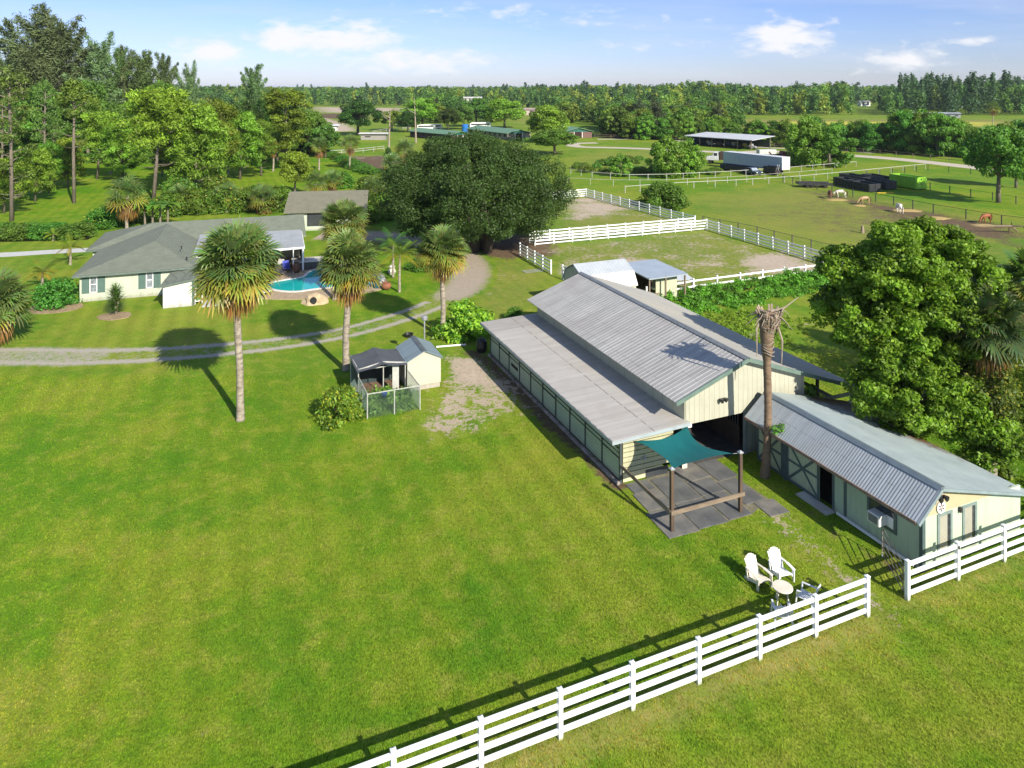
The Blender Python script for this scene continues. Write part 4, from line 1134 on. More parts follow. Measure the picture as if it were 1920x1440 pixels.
mb = MB(); mb.box(.10, .118, 1.2, 3.0, .1, 2.2); mb.build('door', BLACK, gb)
sh = thing('feed_shelter', 'open horse shelter with flat grey roof between the gambrel barn and the paddock', 'shelter', (11.75, 60.6, 0), AX)
mb = MB(); q = [(-.1, -.1, 2.42), (3.95, 0, 2.45), (3.9, 5.0, 2.62), (-.1, 5.0, 2.60)]
mb.add([tuple(p) for p in q] + [(a, b, c - .10) for a, b, c in q], [(0, 1, 2, 3), (7, 6, 5, 4), (0, 4, 5, 1), (1, 5, 6, 2), (2, 6, 7, 3), (3, 7, 4, 0)])
mb.build('roof', simple('grey_sheet_roof', (.40, .45, .50), (.34, .39, .43), .8, .4, .2), sh)
for x_, y_ in ((.05, .1), (3.7, .1), (.05, 4.8), (3.7, 4.8), (1.7, .1)):
    mb = MB(); mb.box(x_ - .06, x_ + .06, y_ - .06, y_ + .06, 0, 2.45); mb.build('post', GREYWOOD, sh)
mb = MB(); mb.box(1.1, 3.3, .7, .78, .1, 2.1); mb.box(3.25, 3.33, .78, 4.5, .1, 2.1); mb.build('panel', simple('green_cream_panel', (.46, .47, .34), (.38, .39, .28), 2, .6), sh)
mb = MB(); mb.box(.1, 3.2, 4.5, 4.6, .1, 2.0); mb.build('back_panel', DARKWOOD, sh)
for z in (.5, 1.0):
    mb = MB(); mb.bar((.05, .1, z), (1.1, .1, z), .05, .14); mb.build('rail', GREYWOOD, sh)
x, y = G(1272, 545)
ls = thing('tin_shelter', 'low tilted tin sheet on posts at the end of the vine-covered fence', 'shelter', (x, y, 0), AX)
mb = MB(); q = [(-1.3, -.7, 1.25), (1.35, -.5, 1.05), (1.2, 1.0, 1.5), (-1.3, 1.0, 1.62)]
mb.add([tuple(p) for p in q] + [(a, b, c - .05) for a, b, c in q], [(0, 1, 2, 3), (7, 6, 5, 4), (0, 4, 5, 1), (1, 5, 6, 2), (2, 6, 7, 3), (3, 7, 4, 0)])
mb.build('roof', GREYRIB, ls)
for x_, y_, h in ((-1.2, -.6, 1.2), (1.2, -.4, 1.05), (1.1, .9, 1.45), (-1.2, .9, 1.55)):
    mb = MB(); mb.box(x_ - .04, x_ + .04, y_ - .04, y_ + .04, 0, h); mb.build('post', GREYWOOD, ls)

# ------------------------------------------------------------------ fences
def fence(name, label, pts, rails, h, spacing, mat, post=.13, rail=(.04, .15), cat='fence', group=None, cap=True, brace=False, mesh_wire=False):
    x0, y0 = pts[0]
    t = thing(name, label, cat, (x0, y0, 0), 0, group)
    cum = 0; posts = []
    for a, b in zip(pts[:-1], pts[1:]):
        a = Vector((*a, 0)); b = Vector((*b, 0)); L = (b - a).length; d = (b - a) / L
        n = max(1, round(L / spacing)); s = L / n
        for i in range(n + 1):
            if posts and i == 0: continue
            p = a + d * s * i; posts.append((p.x - x0, p.y - y0, math.atan2(d.y, d.x)))
        for z in rails:
            mb = MB(); mb.bar((a.x - x0, a.y - y0, z), (b.x - x0, b.y - y0, z), *rail); mb.build('rail', mat, t)
        if mesh_wire:
            mb = MB()
            for z in np.arange(.12, h - .1, .17): mb.bar((a.x - x0, a.y - y0, z), (b.x - x0, b.y - y0, z), .012, .012)
            w = mb.build('wire', WIREGREY, t)
    if len(posts) > 95: posts = posts[:95]
    mb = MB(); w = post / 2
    mb.box(-w, w, -w, w, 0, h)
    if cap:
        c = w + .012
        mb.box(-c, c, -c, c, h, h + .03); mb.add([(-c, -c, h + .03), (c, -c, h + .03), (c, c, h + .03), (-c, c, h + .03), (0, 0, h + .075)], [(0, 1, 4), (1, 2, 4), (2, 3, 4), (3, 0, 4)])
    me = mb.mesh('post', mat)
    for x, y, a in posts: link_mesh('post', me, t, (x, y, 0), a)
    return t
WIREGREY = simple('fence_wire', (.12, .13, .11), None, 3, .5, .3)
RAILS4 = (.22, .58, .94, 1.29)
FP = np.array([12.58, 25.12]); FD = np.array([.9217, .3885])
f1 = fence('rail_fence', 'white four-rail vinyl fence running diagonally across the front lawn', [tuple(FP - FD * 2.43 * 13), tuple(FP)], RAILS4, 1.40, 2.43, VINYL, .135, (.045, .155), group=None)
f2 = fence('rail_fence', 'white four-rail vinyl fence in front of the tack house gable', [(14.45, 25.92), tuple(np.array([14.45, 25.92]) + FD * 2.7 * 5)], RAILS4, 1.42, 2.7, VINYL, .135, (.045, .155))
mb = MB(); mb.box(-.03, .03, -.02, .02, -.06, .06)
l_ = mb.build('latch', DARKMETAL, f2, (2.49 + .0, 1.05 - .09, 1.28))
R4 = (.2, .56, .92, 1.28)
A_, B_, C_ = G(1003, 461), G(1325, 431), G(1508, 485)
fence('rail_fence', 'white four-rail fence along the back of the lower paddock, nearer of the pair', [A_, B_], R4, 1.4, 2.6, VINYL)
fence('rail_fence', 'white four-rail fence across the upper paddock, farther of the pair', [(A_[0] - .6, A_[1] + 1.7), (B_[0] - 1.2, B_[1] + 1.5)], R4, 1.4, 2.6, VINYL)
fence('rail_fence', 'white four-rail fence on the right of the lower paddock, facing the horse field', [B_, C_, G(1580, 508)], R4, 1.4, 2.6, VINYL)
fence('rail_fence', 'white four-rail fence on the right of the sandy upper paddock', [G(1303, 424), G(1099, 369)], R4, 1.4, 2.6, VINYL)
fence('rail_fence', 'short white fence closing the far end of the sandy upper paddock', [G(1099, 369), G(1072, 371), G(1030, 376)], R4, 1.4, 2.4, VINYL)
fence('rail_fence', 'short white four-rail fence between the big oak and the paddock gateway', [G(975, 479), G(1033, 514)], R4, 1.4, 1.9, VINYL)
fence('rail_fence', 'short white fence from the paddock gateway to the gambrel barn', [G(1055, 524), G(1085, 536)], R4, 1.4, 1.5, VINYL)
fence('rail_fence', 'white two-rail fence above the vine bank behind the long barn', [G(1212, 563), G(1300, 547), G(1548, 514)], (.5, 1.0), 1.2, 2.6, VINYL)
fence('wire_fence', 'dark post and wire fence between the white paddock rails and the horse field', [G(1318, 424), G(1420, 445), G(1600, 492), G(1700, 520)], (1.32,), 1.4, 3.0, simple('fence_post_grey', (.14, .12, .10), (.09, .08, .07), 3, .8), .1, (.03, .05), cap=False, mesh_wire=True)
DFP = simple('dark_fence_post', (.05, .05, .05), (.03, .03, .03), 3, .7)
fence('wire_fence', 'black wire fence along the far side of the horse field, past the containers', [G(1468, 341), G(1506, 351), G(1560, 361), G(1642, 378), G(1750, 400), G(1878, 422), G(1990, 436)], (1.35,), 1.4, 4.2, DFP, .11, (.04, .06), cap=False, mesh_wire=True)
fence('wire_fence', 'black post fence behind the lime green container', [G(1744, 356), G(1820, 369), G(1905, 383), G(1990, 395)], (1.2,), 1.35, 5.2, DFP, .11, (.03, .03), cap=False)
fence('wire_fence', 'black post fence along the sandy lane beyond the containers', [G(1600, 335), G(1740, 320), G(1820, 327), G(1960, 340)], (1.1,), 1.35, 4.5, DFP, .1, (.03, .03), cap=False)
PALEFENCE = simple('pale_grey_rail', (.46, .44, .41), (.34, .32, .30), 3, .7)
fence('rail_fence', 'thin white rail fence curving past the parked trailer', [G(1070, 326), G(1110, 333), G(1180, 338), G(1250, 337), G(1370, 331), G(1480, 323), G(1605, 312)], (1.15,), 1.3, 4.0, PALEFENCE, .09, (.04, .09), cap=False)
fence('rail_fence', 'thin white rail fence between the pasture and the horse field', [G(1172, 362), G(1200, 360), G(1260, 355), G(1380, 349), G(1500, 341), G(1600, 331), G(1735, 317)], (1.2,), 1.35, 4.5, PALEFENCE, .09, (.04, .09), cap=False)
fence('rail_fence', 'second thin pale rail fence through the pasture, just behind the first', [G(1065, 345), G(1150, 349), G(1250, 349), G(1400, 341), G(1560, 327)], (1.2,), 1.3, 5.0, PALEFENCE, .07, (.03, .05), cap=False)
fence('rail_fence', 'pale rail fence around the distant left sand ring, nearer side', [G(620, 291), G(660, 289), G(720, 282)], (.7, 1.3), 1.4, 4, PALEFENCE, .1, (.05, .12), cap=False)
fence('rail_fence', 'pale rail fence across the green beside the first green barn', [G(690, 252), G(735, 246), G(770, 244)], (.7, 1.3), 1.4, 5, PALEFENCE, .1, (.05, .12), cap=False)
fence('rail_fence', 'grey rail fence beyond the sandy lane at the hedge foot', [G(1560, 284), G(1650, 290), G(1780, 304), G(1960, 322)], (.7, 1.3), 1.4, 5, GREYWOOD, .1, (.05, .1), cap=False)
fence('rail_fence', 'grey rail fence behind the open carport', [G(1115, 259), G(1240, 262), G(1420, 275), G(1520, 281)], (.7, 1.3), 1.4, 6, GREYWOOD, .1, (.05, .1), cap=False)
# tube gate standing open by the tack house
hx, hy = 14.40, 26.0
gate = thing('tube_gate', 'grey tube farm gate standing open between the fence gap and tack house', 'gate', (hx, hy, 0), 0)
e = Vector((14.75 - hx, 28.25 - hy, 0)); q = Vector((0, .12, 0))
fr = MB()
fr.tube([q + Vector((0, 0, .18)), q + Vector((0, 0, 1.15)), e * .93 + Vector((0, 0, 1.2)), e + Vector((0, 0, 1.08)), e + Vector((0, 0, .18)), q + Vector((0, 0, .18))], .025, 8)
fr.build('gate_frame', simple('gate_tube', (.30, .28, .25), (.17, .12, .09), 5, .45, .3), gate)
for z in (.42, .66, .92):
    mb = MB(); mb.tube([q + Vector((0, 0, z)), e + Vector((0, 0, z))], .02, 8); mb.build('gate_bar', simple('gate_bar', (.26, .22, .19), (.16, .10, .07), 5, .5, .3), gate)
mb = MB(); mb.tube([e + Vector((0, 0, .03)), e + Vector((0, 0, .2))], .03, 6); mb.build('gate_foot', WHITE, gate)

# ------------------------------------------------------------------ garden chairs and table
def adirondack(name, label, x, y, rz, mat, group):
    t = thing(name, label, 'garden chair', (x, y, 0), rz, group); t.scale = (.9, .9, .84)
    # seat (front is -y)
    mb = MB()
    for i in range(6):
        a = -.34 + i * .115; z = .37 - i * .028
        mb.bar((-.27, a, z), (.27, a, z), .10, .022)
    mb.build('seat', mat, t)
    # backrest: seven staves with a rounded top
    b = MB()
    for i in range(7):
        xx = (i - 3) * .083; top = .72 + .17 * math.cos((i - 3) / 3 * 1.35)
        p = Vector((xx * .82, .24, .23)); q_ = Vector((xx * 1.05, .24 + .40 * top, .23 + .86 * top))
        b.bar(p, q_, .076, .02, 0, (0, 1, -.45))
    b.bar((-.27, .32, .42), (.27, .32, .42), .03, .06); b.bar((-.29, .47, .72), (.29, .47, .72), .03, .06)
    b.build('backrest', mat, t)
    for s in (-1, 1):
        a = MB(); a.bar((s * .36, -.40, .56), (s * .34, .06, .575), .13, .028); a.bar((s * .34, .06, .575), (s * .29, .44, .56), .09, .028); a.build('armrest', mat, t, bevel=.006)
        l = MB(); l.add([(s * .33, -.40, 0), (s * .33, -.30, 0), (s * .33, -.27, .55), (s * .33, -.42, .55), (s * .37, -.40, 0), (s * .37, -.30, 0), (s * .37, -.27, .55), (s * .37, -.42, .55)],
                        [(0, 1, 2, 3), (7, 6, 5, 4), (0, 4, 5, 1), (1, 5, 6, 2), (2, 6, 7, 3), (3, 7, 4, 0)]); l.build('leg', mat, t)
        l = MB(); l.bar((s * .28, -.36, .32), (s * .28, .52, .03), .035, .11); l.bar((s * .30, .30, .03), (s * .30, .42, .56), .03, .08); l.build('leg', mat, t)
    return t
CHW = simple('white_plastic', (.84, .84, .84), (.78, .78, .78), 2, .35)
CHC = simple('aged_cream_plastic', (.72, .67, .56), (.62, .57, .46), 3, .5)
GRP = 'garden chairs around the small table'
tx, ty = 9.82, 25.75
adirondack('garden_chair', 'aged cream slatted garden chair with a high rounded back, left of the white one', 9.30, 26.75, -.36 + math.pi * 0 + .75, CHC, GRP)
adirondack('garden_chair', 'clean white slatted garden chair with a high rounded back facing the fence', 10.28, 27.1, -.1 + .35, CHW, GRP)
def monobloc(name, label, x, y, rz, mat):
    t = thing(name, label, 'garden chair', (x, y, 0), rz, GRP)
    mb = MB(); mb.add([(-.25, -.25, .43), (.25, -.25, .43), (.22, .22, .40), (-.22, .22, .40), (-.25, -.25, .40), (.25, -.25, .40), (.22, .22, .37), (-.22, .22, .37)],
                      [(0, 1, 2, 3), (7, 6, 5, 4), (0, 4, 5, 1), (1, 5, 6, 2), (2, 6, 7, 3), (3, 7, 4, 0)]); mb.build('seat', mat, t)
    b = MB()
    for i in range(6):
        xx = (i - 2.5) * .085; b.bar((xx * .9, .22, .40), (xx, .40, .84), .05, .02, 0, (0, 1, -.4))
    b.bar((-.25, .40, .85), (.25, .40, .85), .03, .09); b.build('backrest', mat, t)
    for s in (-1, 1):
        a = MB(); a.bar((s * .28, -.26, .64), (s * .27, .34, .66), .065, .025); a.build('armrest', mat, t)
        for y0, y1, z1 in ((-.30, -.25, .64), (.30, .24, .42)):
            l = MB(); l.bar((s * .30, y0, 0), (s * .27, y1, z1), .05, .045); l.build('leg', mat, t)
    return t
CHG = simple('weathered_white_plastic', (.70, .72, .74), (.62, .64, .66), 2, .4)
monobloc('garden_chair', 'weathered low white plastic chair holding two bottles beside the fence rails', 9.42, 24.75, 3.0, CHG)
monobloc('garden_chair', 'weathered low white plastic chair right of the table behind the fence post', 10.62, 25.55, 4.0, CHG)
tb = thing('garden_table', 'small round cream plastic garden table standing among the four chairs', 'table', (tx, ty, 0), 0)
mb = MB(); mb.lathe([(.34, .57), (.36, .58), (.36, .605), (.34, .615)], 28); mb.build('tabletop', CHC, tb)
for i in range(4):
    a = .5 + i * math.pi / 2
    mb = MB(); mb.bar((.2 * math.cos(a), .2 * math.sin(a), .57), (.29 * math.cos(a), .29 * math.sin(a), 0), .04, .04); mb.build('leg', CHC, tb)
for dx, dy, c, lab in ((-.02, .05, (.55, .56, .55), 'clear bottle standing on the weathered chair by the fence'), (.10, -.02, (.25, .23, .2), 'dark cup standing on the weathered chair by the fence')):
    mb = MB(); mb.lathe([(.04, 0), (.045, .14), (.018, .2), (.02, .25)], 10)
    tag(mb.build('bottle' if c[0] > .4 else 'cup', simple('bottle', c, None, 3, .2), None, (9.42 + dx, 24.75 + dy, .42)), lab, 'bottle' if c[0] > .4 else 'cup')

# ------------------------------------------------------------------ small yard things
x, y = -5.95, 48.2
lamp = thing('yard_lamp', 'slim grey yard light on a pole behind the cream shed', 'lamp post', (x, y, 0), 0)
mb = MB(); mb.tube([(0, 0, 0), (0, 0, 2.9)], .05, 8); mb.build('pole', STEEL, lamp)
mb = MB(); mb.lathe([(.05, 0), (.22, .12), (.24, .3), (.12, .38)], 12, 0, (0, 0, 2.85)); mb.build('lamp_head', STEEL, lamp)
mb = MB(); mb.tube([(0, 0, .06), (2.1, .5, .06)], .06, 8); tag(mb.build('plastic_pipe', WHITE, None, (*G(818, 652), 0)), 'white plastic pipe lying on the grass behind the cream shed', 'pipe')
mb = MB(); mb.lathe([(.32, 0), (.42, .3), (.38, .75), (.2, .95), (.05, 1.0)], 10); tag(mb.build('rubbish_bag', simple('black_bag', (.012, .012, .014), (.02, .02, .024), 6, .35, 0, .5), None, (*G(903, 659), 0)), 'black rubbish bag at the far corner of the lean-to', 'bag')
mb = MB(); mb.lathe([(.30, 0), (.36, .22), (.33, .22), (.28, .05)], 14); tag(mb.build('feed_tub', simple('black_tub', (.015, .015, .015), None, 3, .5), None, (*G(766, 631), 0)), 'low black feed tub on the lawn beside the drive', 'tub')
mb = MB(); mb.box(-1.4, 1.4, -.05, .05, 0, .9)
x, y = G(1022, 519)
lg = thing('leaning_gate', 'grey tube gate panel lying on the grass outside the paddock gateway', 'gate', (*G(1006, 511), 0), AX)
for z in (.1, .5, .9):
    mb = MB(); mb.tube([(-1.2, z, .06), (1.0, z, .06)], .025, 6); mb.build('gate_bar', STEEL, lg)
for x_ in (-1.2, 1.0):
    mb = MB(); mb.tube([(x_, .1, .06), (x_, .9, .06)], .025, 6); mb.build('gate_end', STEEL, lg)
# ------------------------------------------------------------------ roll-off containers, trailer, truck, carport
CBL = simple('black_container', (.022, .024, .028), (.035, .036, .04), 1.5, .45, .2)
CLM = simple('lime_container', (.24, .50, .03), (.20, .42, .03), 1.2, .45)
def container(name, label, px, py, rz, L, W, H, mat, group=None):
    x, y = G(px, py)
    t = thing(name, label, 'container', (x, y, 0), rz, group)
    mb = MB(); w = .08
    mb.box(0, L, 0, w, .25, H); mb.box(0, L, W - w, W, .25, H); mb.box(0, w, w, W - w, .25, H); mb.box(0, L, .0, W, .15, .25)
    mb.build('body', mat, t)
    mb = MB(); mb.box(L - .08, L - .001, w, W - w, .25, H); d = mb.build('end_door', mat, t)
    r = MB()
    for i in range(int(L / .8) + 1):
        r.box(i * .8, i * .8 + .09, -.09, -.001, .25, H - .12)
    r.box(-.04, L + .04, -.1, -.001, H - .12, H); r.box(-.04, L + .04, W + .001, W + .1, H - .12, H); r.build('side_rib', mat, t)
    r = MB()
    for k in (0, 1): r.box(L + .001, L + .07, .1 + k * (W / 2), W / 2 - .1 + k * (W / 2), .35, H - .15)
    r.build('door_panel', mat, d)
    for xx in (.6, L - .6):
        mb = MB(); mb.tube([(xx, -.02, .15), (xx, .25, .15)], .15, 10); mb.tube([(xx, W - .25, .15), (xx, W + .02, .15)], .15, 10); mb.build('roller', DARKMETAL, t)
    return t
cz = -.28
container('skip_container', 'lime green open-topped roll-off container', 1668, 348, -1.31, 6.2, 2.5, 2.3, CLM)
CG = 'black roll-off containers by the horse field'
container('skip_container', 'black roll-off container nearest the horses', 1580, 351, -1.35, 7.0, 2.4, 1.5, CBL, CG)
container('skip_container', 'black roll-off container touching the lime green one', 1613, 347.5, -1.35, 6.6, 2.4, 1.6, CBL, CG)
container('skip_container', 'black roll-off container left of and behind the nearest one', 1563, 346, -1.35, 5.6, 2.4, 1.5, CBL, CG)
container('skip_container', 'black roll-off container farthest back in the row', 1574, 339.5, -1.35, 6.4, 2.4, 1.6, CBL, CG)
container('skip_container', 'black roll-off container behind, half hidden by the lime green one', 1616, 339.5, -1.35, 6.0, 2.4, 1.5, CBL, CG)
x, y = G(1498, 352)
fl = thing('flat_trailer', 'low dark flatbed trailer left of the black containers', 'trailer', (x, y, 0), -.12)
mb = MB(); mb.box(0, 6, 0, 2.3, .55, .75); mb.build('deck', CBL, fl)
mb = MB(); mb.box(-.02, 6.02, -.06, -.001, .5, .95); mb.box(-.02, 6.02, 2.301, 2.36, .5, .95); mb.build('side_rail', DARKMETAL, fl)
for xx in (1.6, 2.5, 4.8):
    for yy in (.05, 2.05):
        mb = MB(); mb.tube([(xx, yy, .38), (xx, yy + .2, .38)], .36, 12); mb.build('wheel', BLACK, fl)
# semi trailer
p0 = np.array(G(1356, 314)); p1 = np.array(G(1466, 328)); dd = p1 - p0; TL = float(np.linalg.norm(dd)); ta = math.atan2(dd[1], dd[0])
tr = thing('box_trailer', 'long pale blue-grey box trailer parked in the pasture', 'trailer', (p0[0], p0[1], 0), ta)
TRM = boards('pale_trailer_panel', (.42, .47, .52), (.37, .42, .47), (.30, .34, .38), 0, 1.2, .04, .4)
mb = MB(); mb.box(0, TL, 0, 2.6, 1.0, 3.7); mb.build('box', TRM, tr)
mb = MB(); mb.box(-.02, TL + .02, -.02, 2.62, 3.701, 3.78); mb.build('roof', simple('white_trailer_roof', (.72, .73, .74), None, 1, .4), tr)
mb = MB(); mb.box(-.02, TL + .02, -.03, -.001, .95, 1.15); mb.build('blue_stripe', simple('blue_stripe', (.02, .07, .3), None, 2, .4), tr)
mb = MB(); mb.box(TL + .001, TL + .05, .05, 2.55, 1.05, 3.6); mb.build('rear_door', simple('white_trailer_door', (.7, .71, .72), None, 1, .4), tr)
for xx in (TL - 2.2, TL - 3.5):
    for yy in (.02, 2.3):
        mb = MB(); mb.tube([(xx, yy, .5), (xx, yy + .28, .5)], .5, 14); mb.build('wheel', BLACK, tr)
mb = MB(); mb.box(3, 3.2, .4, .6, 0, 1.0); mb.box(3, 3.2, 2, 2.2, 0, 1.0); mb.build('landing_leg', DARKMETAL, tr)
lad = thing('ladder', 'white ladder leaning against the rear of the box trailer', 'ladder', (*G(1459, 329), 0), ta)
for s in (-.22, .22):
    mb = MB(); mb.bar((s, -.5, 0), (s, .12, 2.3), .06, .05); mb.build('stile', WHITE, lad)
for i in range(7):
    f = (i + .7) / 7.6; mb = MB(); mb.bar((-.22, -.5 + .62 * f, 2.3 * f), (.22, -.5 + .62 * f, 2.3 * f), .04, .04); mb.build('rung', WHITE, lad)
# lorry with a dark tipper body and a white cab
lo = thing('lorry', 'white-cabbed lorry with dark dump body behind the box trailer', 'lorry', (*G(1343, 307), 0), ta + math.pi + .5)
mb = MB()
mb.xprism([(-.9, .9), (2.2, .9), (2.2, 1.5), (2.0, 1.85), (.75, 2.0), (.35, 2.95), (-.9, 2.95)], -1.1, 1.1); mb.build('cab', simple('white_cab', (.72, .73, .72), None, 2, .35), lo, bevel=.06)
mb = MB(); mb.add([(.80, -.95, 2.02), (.80, .95, 2.02), (.45, .95, 2.8), (.45, -.95, 2.8)], [(0, 1, 2, 3)]); mb.build('windscreen', GLASS, lo)
for s in (-1.115, 1.105):
    mb = MB(); mb.box(-.5, .3, s, s + .01, 2.05, 2.75); mb.build('side_window', GLASS, lo)
mb = MB(); mb.box(2.2, 2.26, -.7, .7, 1.0, 1.55); mb.build('grille', DARKMETAL, lo)
for s in (-.95, .75):
    mb = MB(); mb.box(2.2, 2.25, s, s + .2, 1.25, 1.45); mb.build('headlight', GLASS, lo)
mb = MB(); mb.xprism([(-5.6, 1.1), (-1.2, 1.1), (-1.0, 3.1), (-5.6, 2.7)], -1.2, 1.2); mb.build('dump_body', simple('dark_brown_body', (.05, .035, .03), (.09, .05, .035), 2, .6), lo)
for xx in (1.4, -3.2, -4.4):
    for yy in (-1.15, .85):
        mb = MB(); mb.tube([(xx, yy, .5), (xx, yy + .3, .5)], .5, 14); mb.build('wheel', BLACK, lo)
# parked car
car = thing('parked_car', 'dark blue-grey pickup car parked in front of the box trailer', 'car', (*G(1410, 328), 0), ta - .15)
mb = MB(); mb.xprism([(-2.3, .45), (2.3, .45), (2.35, .95), (1.1, 1.05), (.55, 1.6), (-.75, 1.62), (-1.2, 1.05), (-2.3, 1.0)], -.9, .9); mb.build('body', simple('blue_grey_paint', (.07, .10, .15), None, 2, .25, .3), car, bevel=.06)
for s in (-.915, .905):
    mb = MB(); mb.add([(-.95, s, 1.1), (.9, s, 1.1), (.5, s, 1.52), (-.7, s, 1.54)], [(0, 1, 2, 3)]); mb.build('side_window', GLASS, car)
mb = MB(); mb.add([(1.10, -.75, 1.09), (1.10, .75, 1.09), (.62, .75, 1.58), (.62, -.75, 1.58)], [(0, 1, 2, 3)]); mb.build('windscreen', simple('pale_windscreen', (.3, .35, .4), None, 2, .1), car)
for xx in (-1.4, 1.45):
    for yy in (-.95, .73):
        mb = MB(); mb.tube([(xx, yy, .36), (xx, yy + .22, .36)], .36, 14); mb.build('wheel', BLACK, car)
for s in (-.8, .5):
    mb = MB(); mb.box(2.34, 2.38, s, s + .3, .7, .85); mb.build('headlight', WHITE, car)
for (px, py, L, W, H, c, nm, lab, cat) in ((1350, 319, 9, 2.2, 1.0, (.02, .02, .024), 'low_loader', 'low black flatbed standing before the box trailer', 'trailer'), (1431, 327, 3.2, 1.6, 1.5, (.035, .028, .025), 'scrap_bin', 'dark brown scrap bin beside the parked car', 'bin')):
    t = thing(nm, lab, cat, (*G(px, py), 0), ta)
    mb = MB(); mb.box(0, L, 0, W, .4, .4 + H * .5); mb.build('bed', simple(nm, c, None, 2, .6), t)
    mb = MB(); mb.box(0, L, 0, .1, .4 + H * .5, .4 + H); mb.box(0, L, W - .1, W, .4 + H * .5, .4 + H); mb.build('side_panel', simple(nm + '_side', c, None, 2, .6), t)
    for xx in (.8, L - .8):
        mb = MB(); mb.tube([(xx, .0, .35), (xx, W, .35)], .35, 10); mb.build('wheel_pair', BLACK, t)
# red machinery beside the tree
rm = thing('farm_machine', 'rust red farm machine parked right of the box trailer', 'farm machine', (*G(1470, 300), 0), .2)
RED = simple('rust_red', (.20, .03, .02), (.12, .03, .02), 3, .5)
mb = MB(); mb.bar((-3, 0, 1.3), (3.2, .2, 1.6), .6, .5); mb.build('beam', RED, rm)
mb = MB(); mb.xprism([(-1.2, .6), (1.4, .6), (1.2, 2.2), (-.8, 2.4)], -.8, .8); mb.build('hopper', RED, rm, bevel=.05)
for xx in (-2.2, 2.3):
    mb = MB(); mb.tube([(xx, -1.0, .8), (xx, -.6, .8)], .8, 14); mb.build('wheel', BLACK, rm)
mb = MB(); mb.bar((-3, 0, .8), (-4.4, -.2, 2.2), .25, .25); mb.build('loader_arm', RED, rm)
wb = thing('pallet_bin', 'small white tank behind the box trailer roof', 'tank', (*G(1437, 291), 0), .1)
mb = MB(); mb.box(-2.5, 2.5, -1, 1, .3, 1.6); mb.build('tank', simple('pale_tank', (.55, .55, .52), None, 2, .5), wb, bevel=.1)
mb = MB(); mb.box(-2.6, 2.6, -1.05, 1.05, 0, .29); mb.build('base', DARKWOOD, wb)
# carport
ca, cb_ = np.array(G(1290, 272)), np.array(G(1408, 281.5)); dd = cb_ - ca; cl = float(np.linalg.norm(dd)); cang = math.atan2(dd[1], dd[0])
cp = thing('carport', 'long open carport with flat pale metal roof full of stored machinery', 'carport', (ca[0], ca[1], 0), cang)
mb = MB(); q = [(-1, -.8, 3.1), (cl + 1, -.8, 3.1), (cl + 1, 11, 3.9), (-1, 11, 3.9)]
mb.add([tuple(p) for p in q] + [(a, b, c - .18) for a, b, c in q], [(0, 1, 2, 3), (7, 6, 5, 4), (0, 4, 5, 1), (1, 5, 6, 2), (2, 6, 7, 3), (3, 7, 4, 0)])
mb.build('roof', simple('pale_metal_roof', (.56, .57, .58), (.48, .49, .5), .6, .5, .1), cp)
for i in range(6):
    for yy in (0, 10):
        mb = MB(); mb.box(i * cl / 5 - .1, i * cl / 5 + .1, yy - .1, yy + .1, 0, 3.0 + yy * .07); mb.build('post', GREYWOOD, cp)
mb = MB(); mb.box(-.2, cl, 9.6, 9.7, .3, 2.6); mb.build('back_wall', simple('dark_back', (.05, .06, .07), None, 1, .8), cp)
mb = MB(); mb.box(-.3, -.2, .2, 9.6, .2, 3.2); mb.build('end_wall', simple('blue_end', (.03, .10, .28), None, 1, .6), cp)
rg = random.Random(12)
JC = [((.05, .05, .055), 'dark machine'), ((.30, .22, .03), 'yellow machine'), ((.32, .32, .33), 'pale machine'), ((.10, .05, .03), 'brown machine'), ((.04, .07, .14), 'blue machine'), ((.45, .42, .38), 'cream machine')]
for i in range(9):
    c, nm = JC[i % 6]
    t = thing('stored_machine', 'small farm machine stored under the long open carport', 'farm machine', (*frame_point(ca, cang, 1.6 + i * (cl - 3) / 8, 2.5 + rg.random() * 4), 0), cang + rg.uniform(-.4, .4), 'machines stored under the carport')
    mm = simple('stored_paint', c, None, 2, .5)
    mb = MB(); mb.xprism([(-1.1, .4), (1.2, .4), (1.2, .95), (.3, 1.1), (.1, 1.7), (-.7, 1.7), (-.9, 1.0)], -.6, .6); mb.build('body', mm, t, bevel=.05)
    for xx, r_ in ((-.7, .45), (.85, .32)):
        mb = MB(); mb.tube([(xx, -.75, r_), (xx, .75, r_)], r_, 10); mb.build('wheel_pair', BLACK, t)

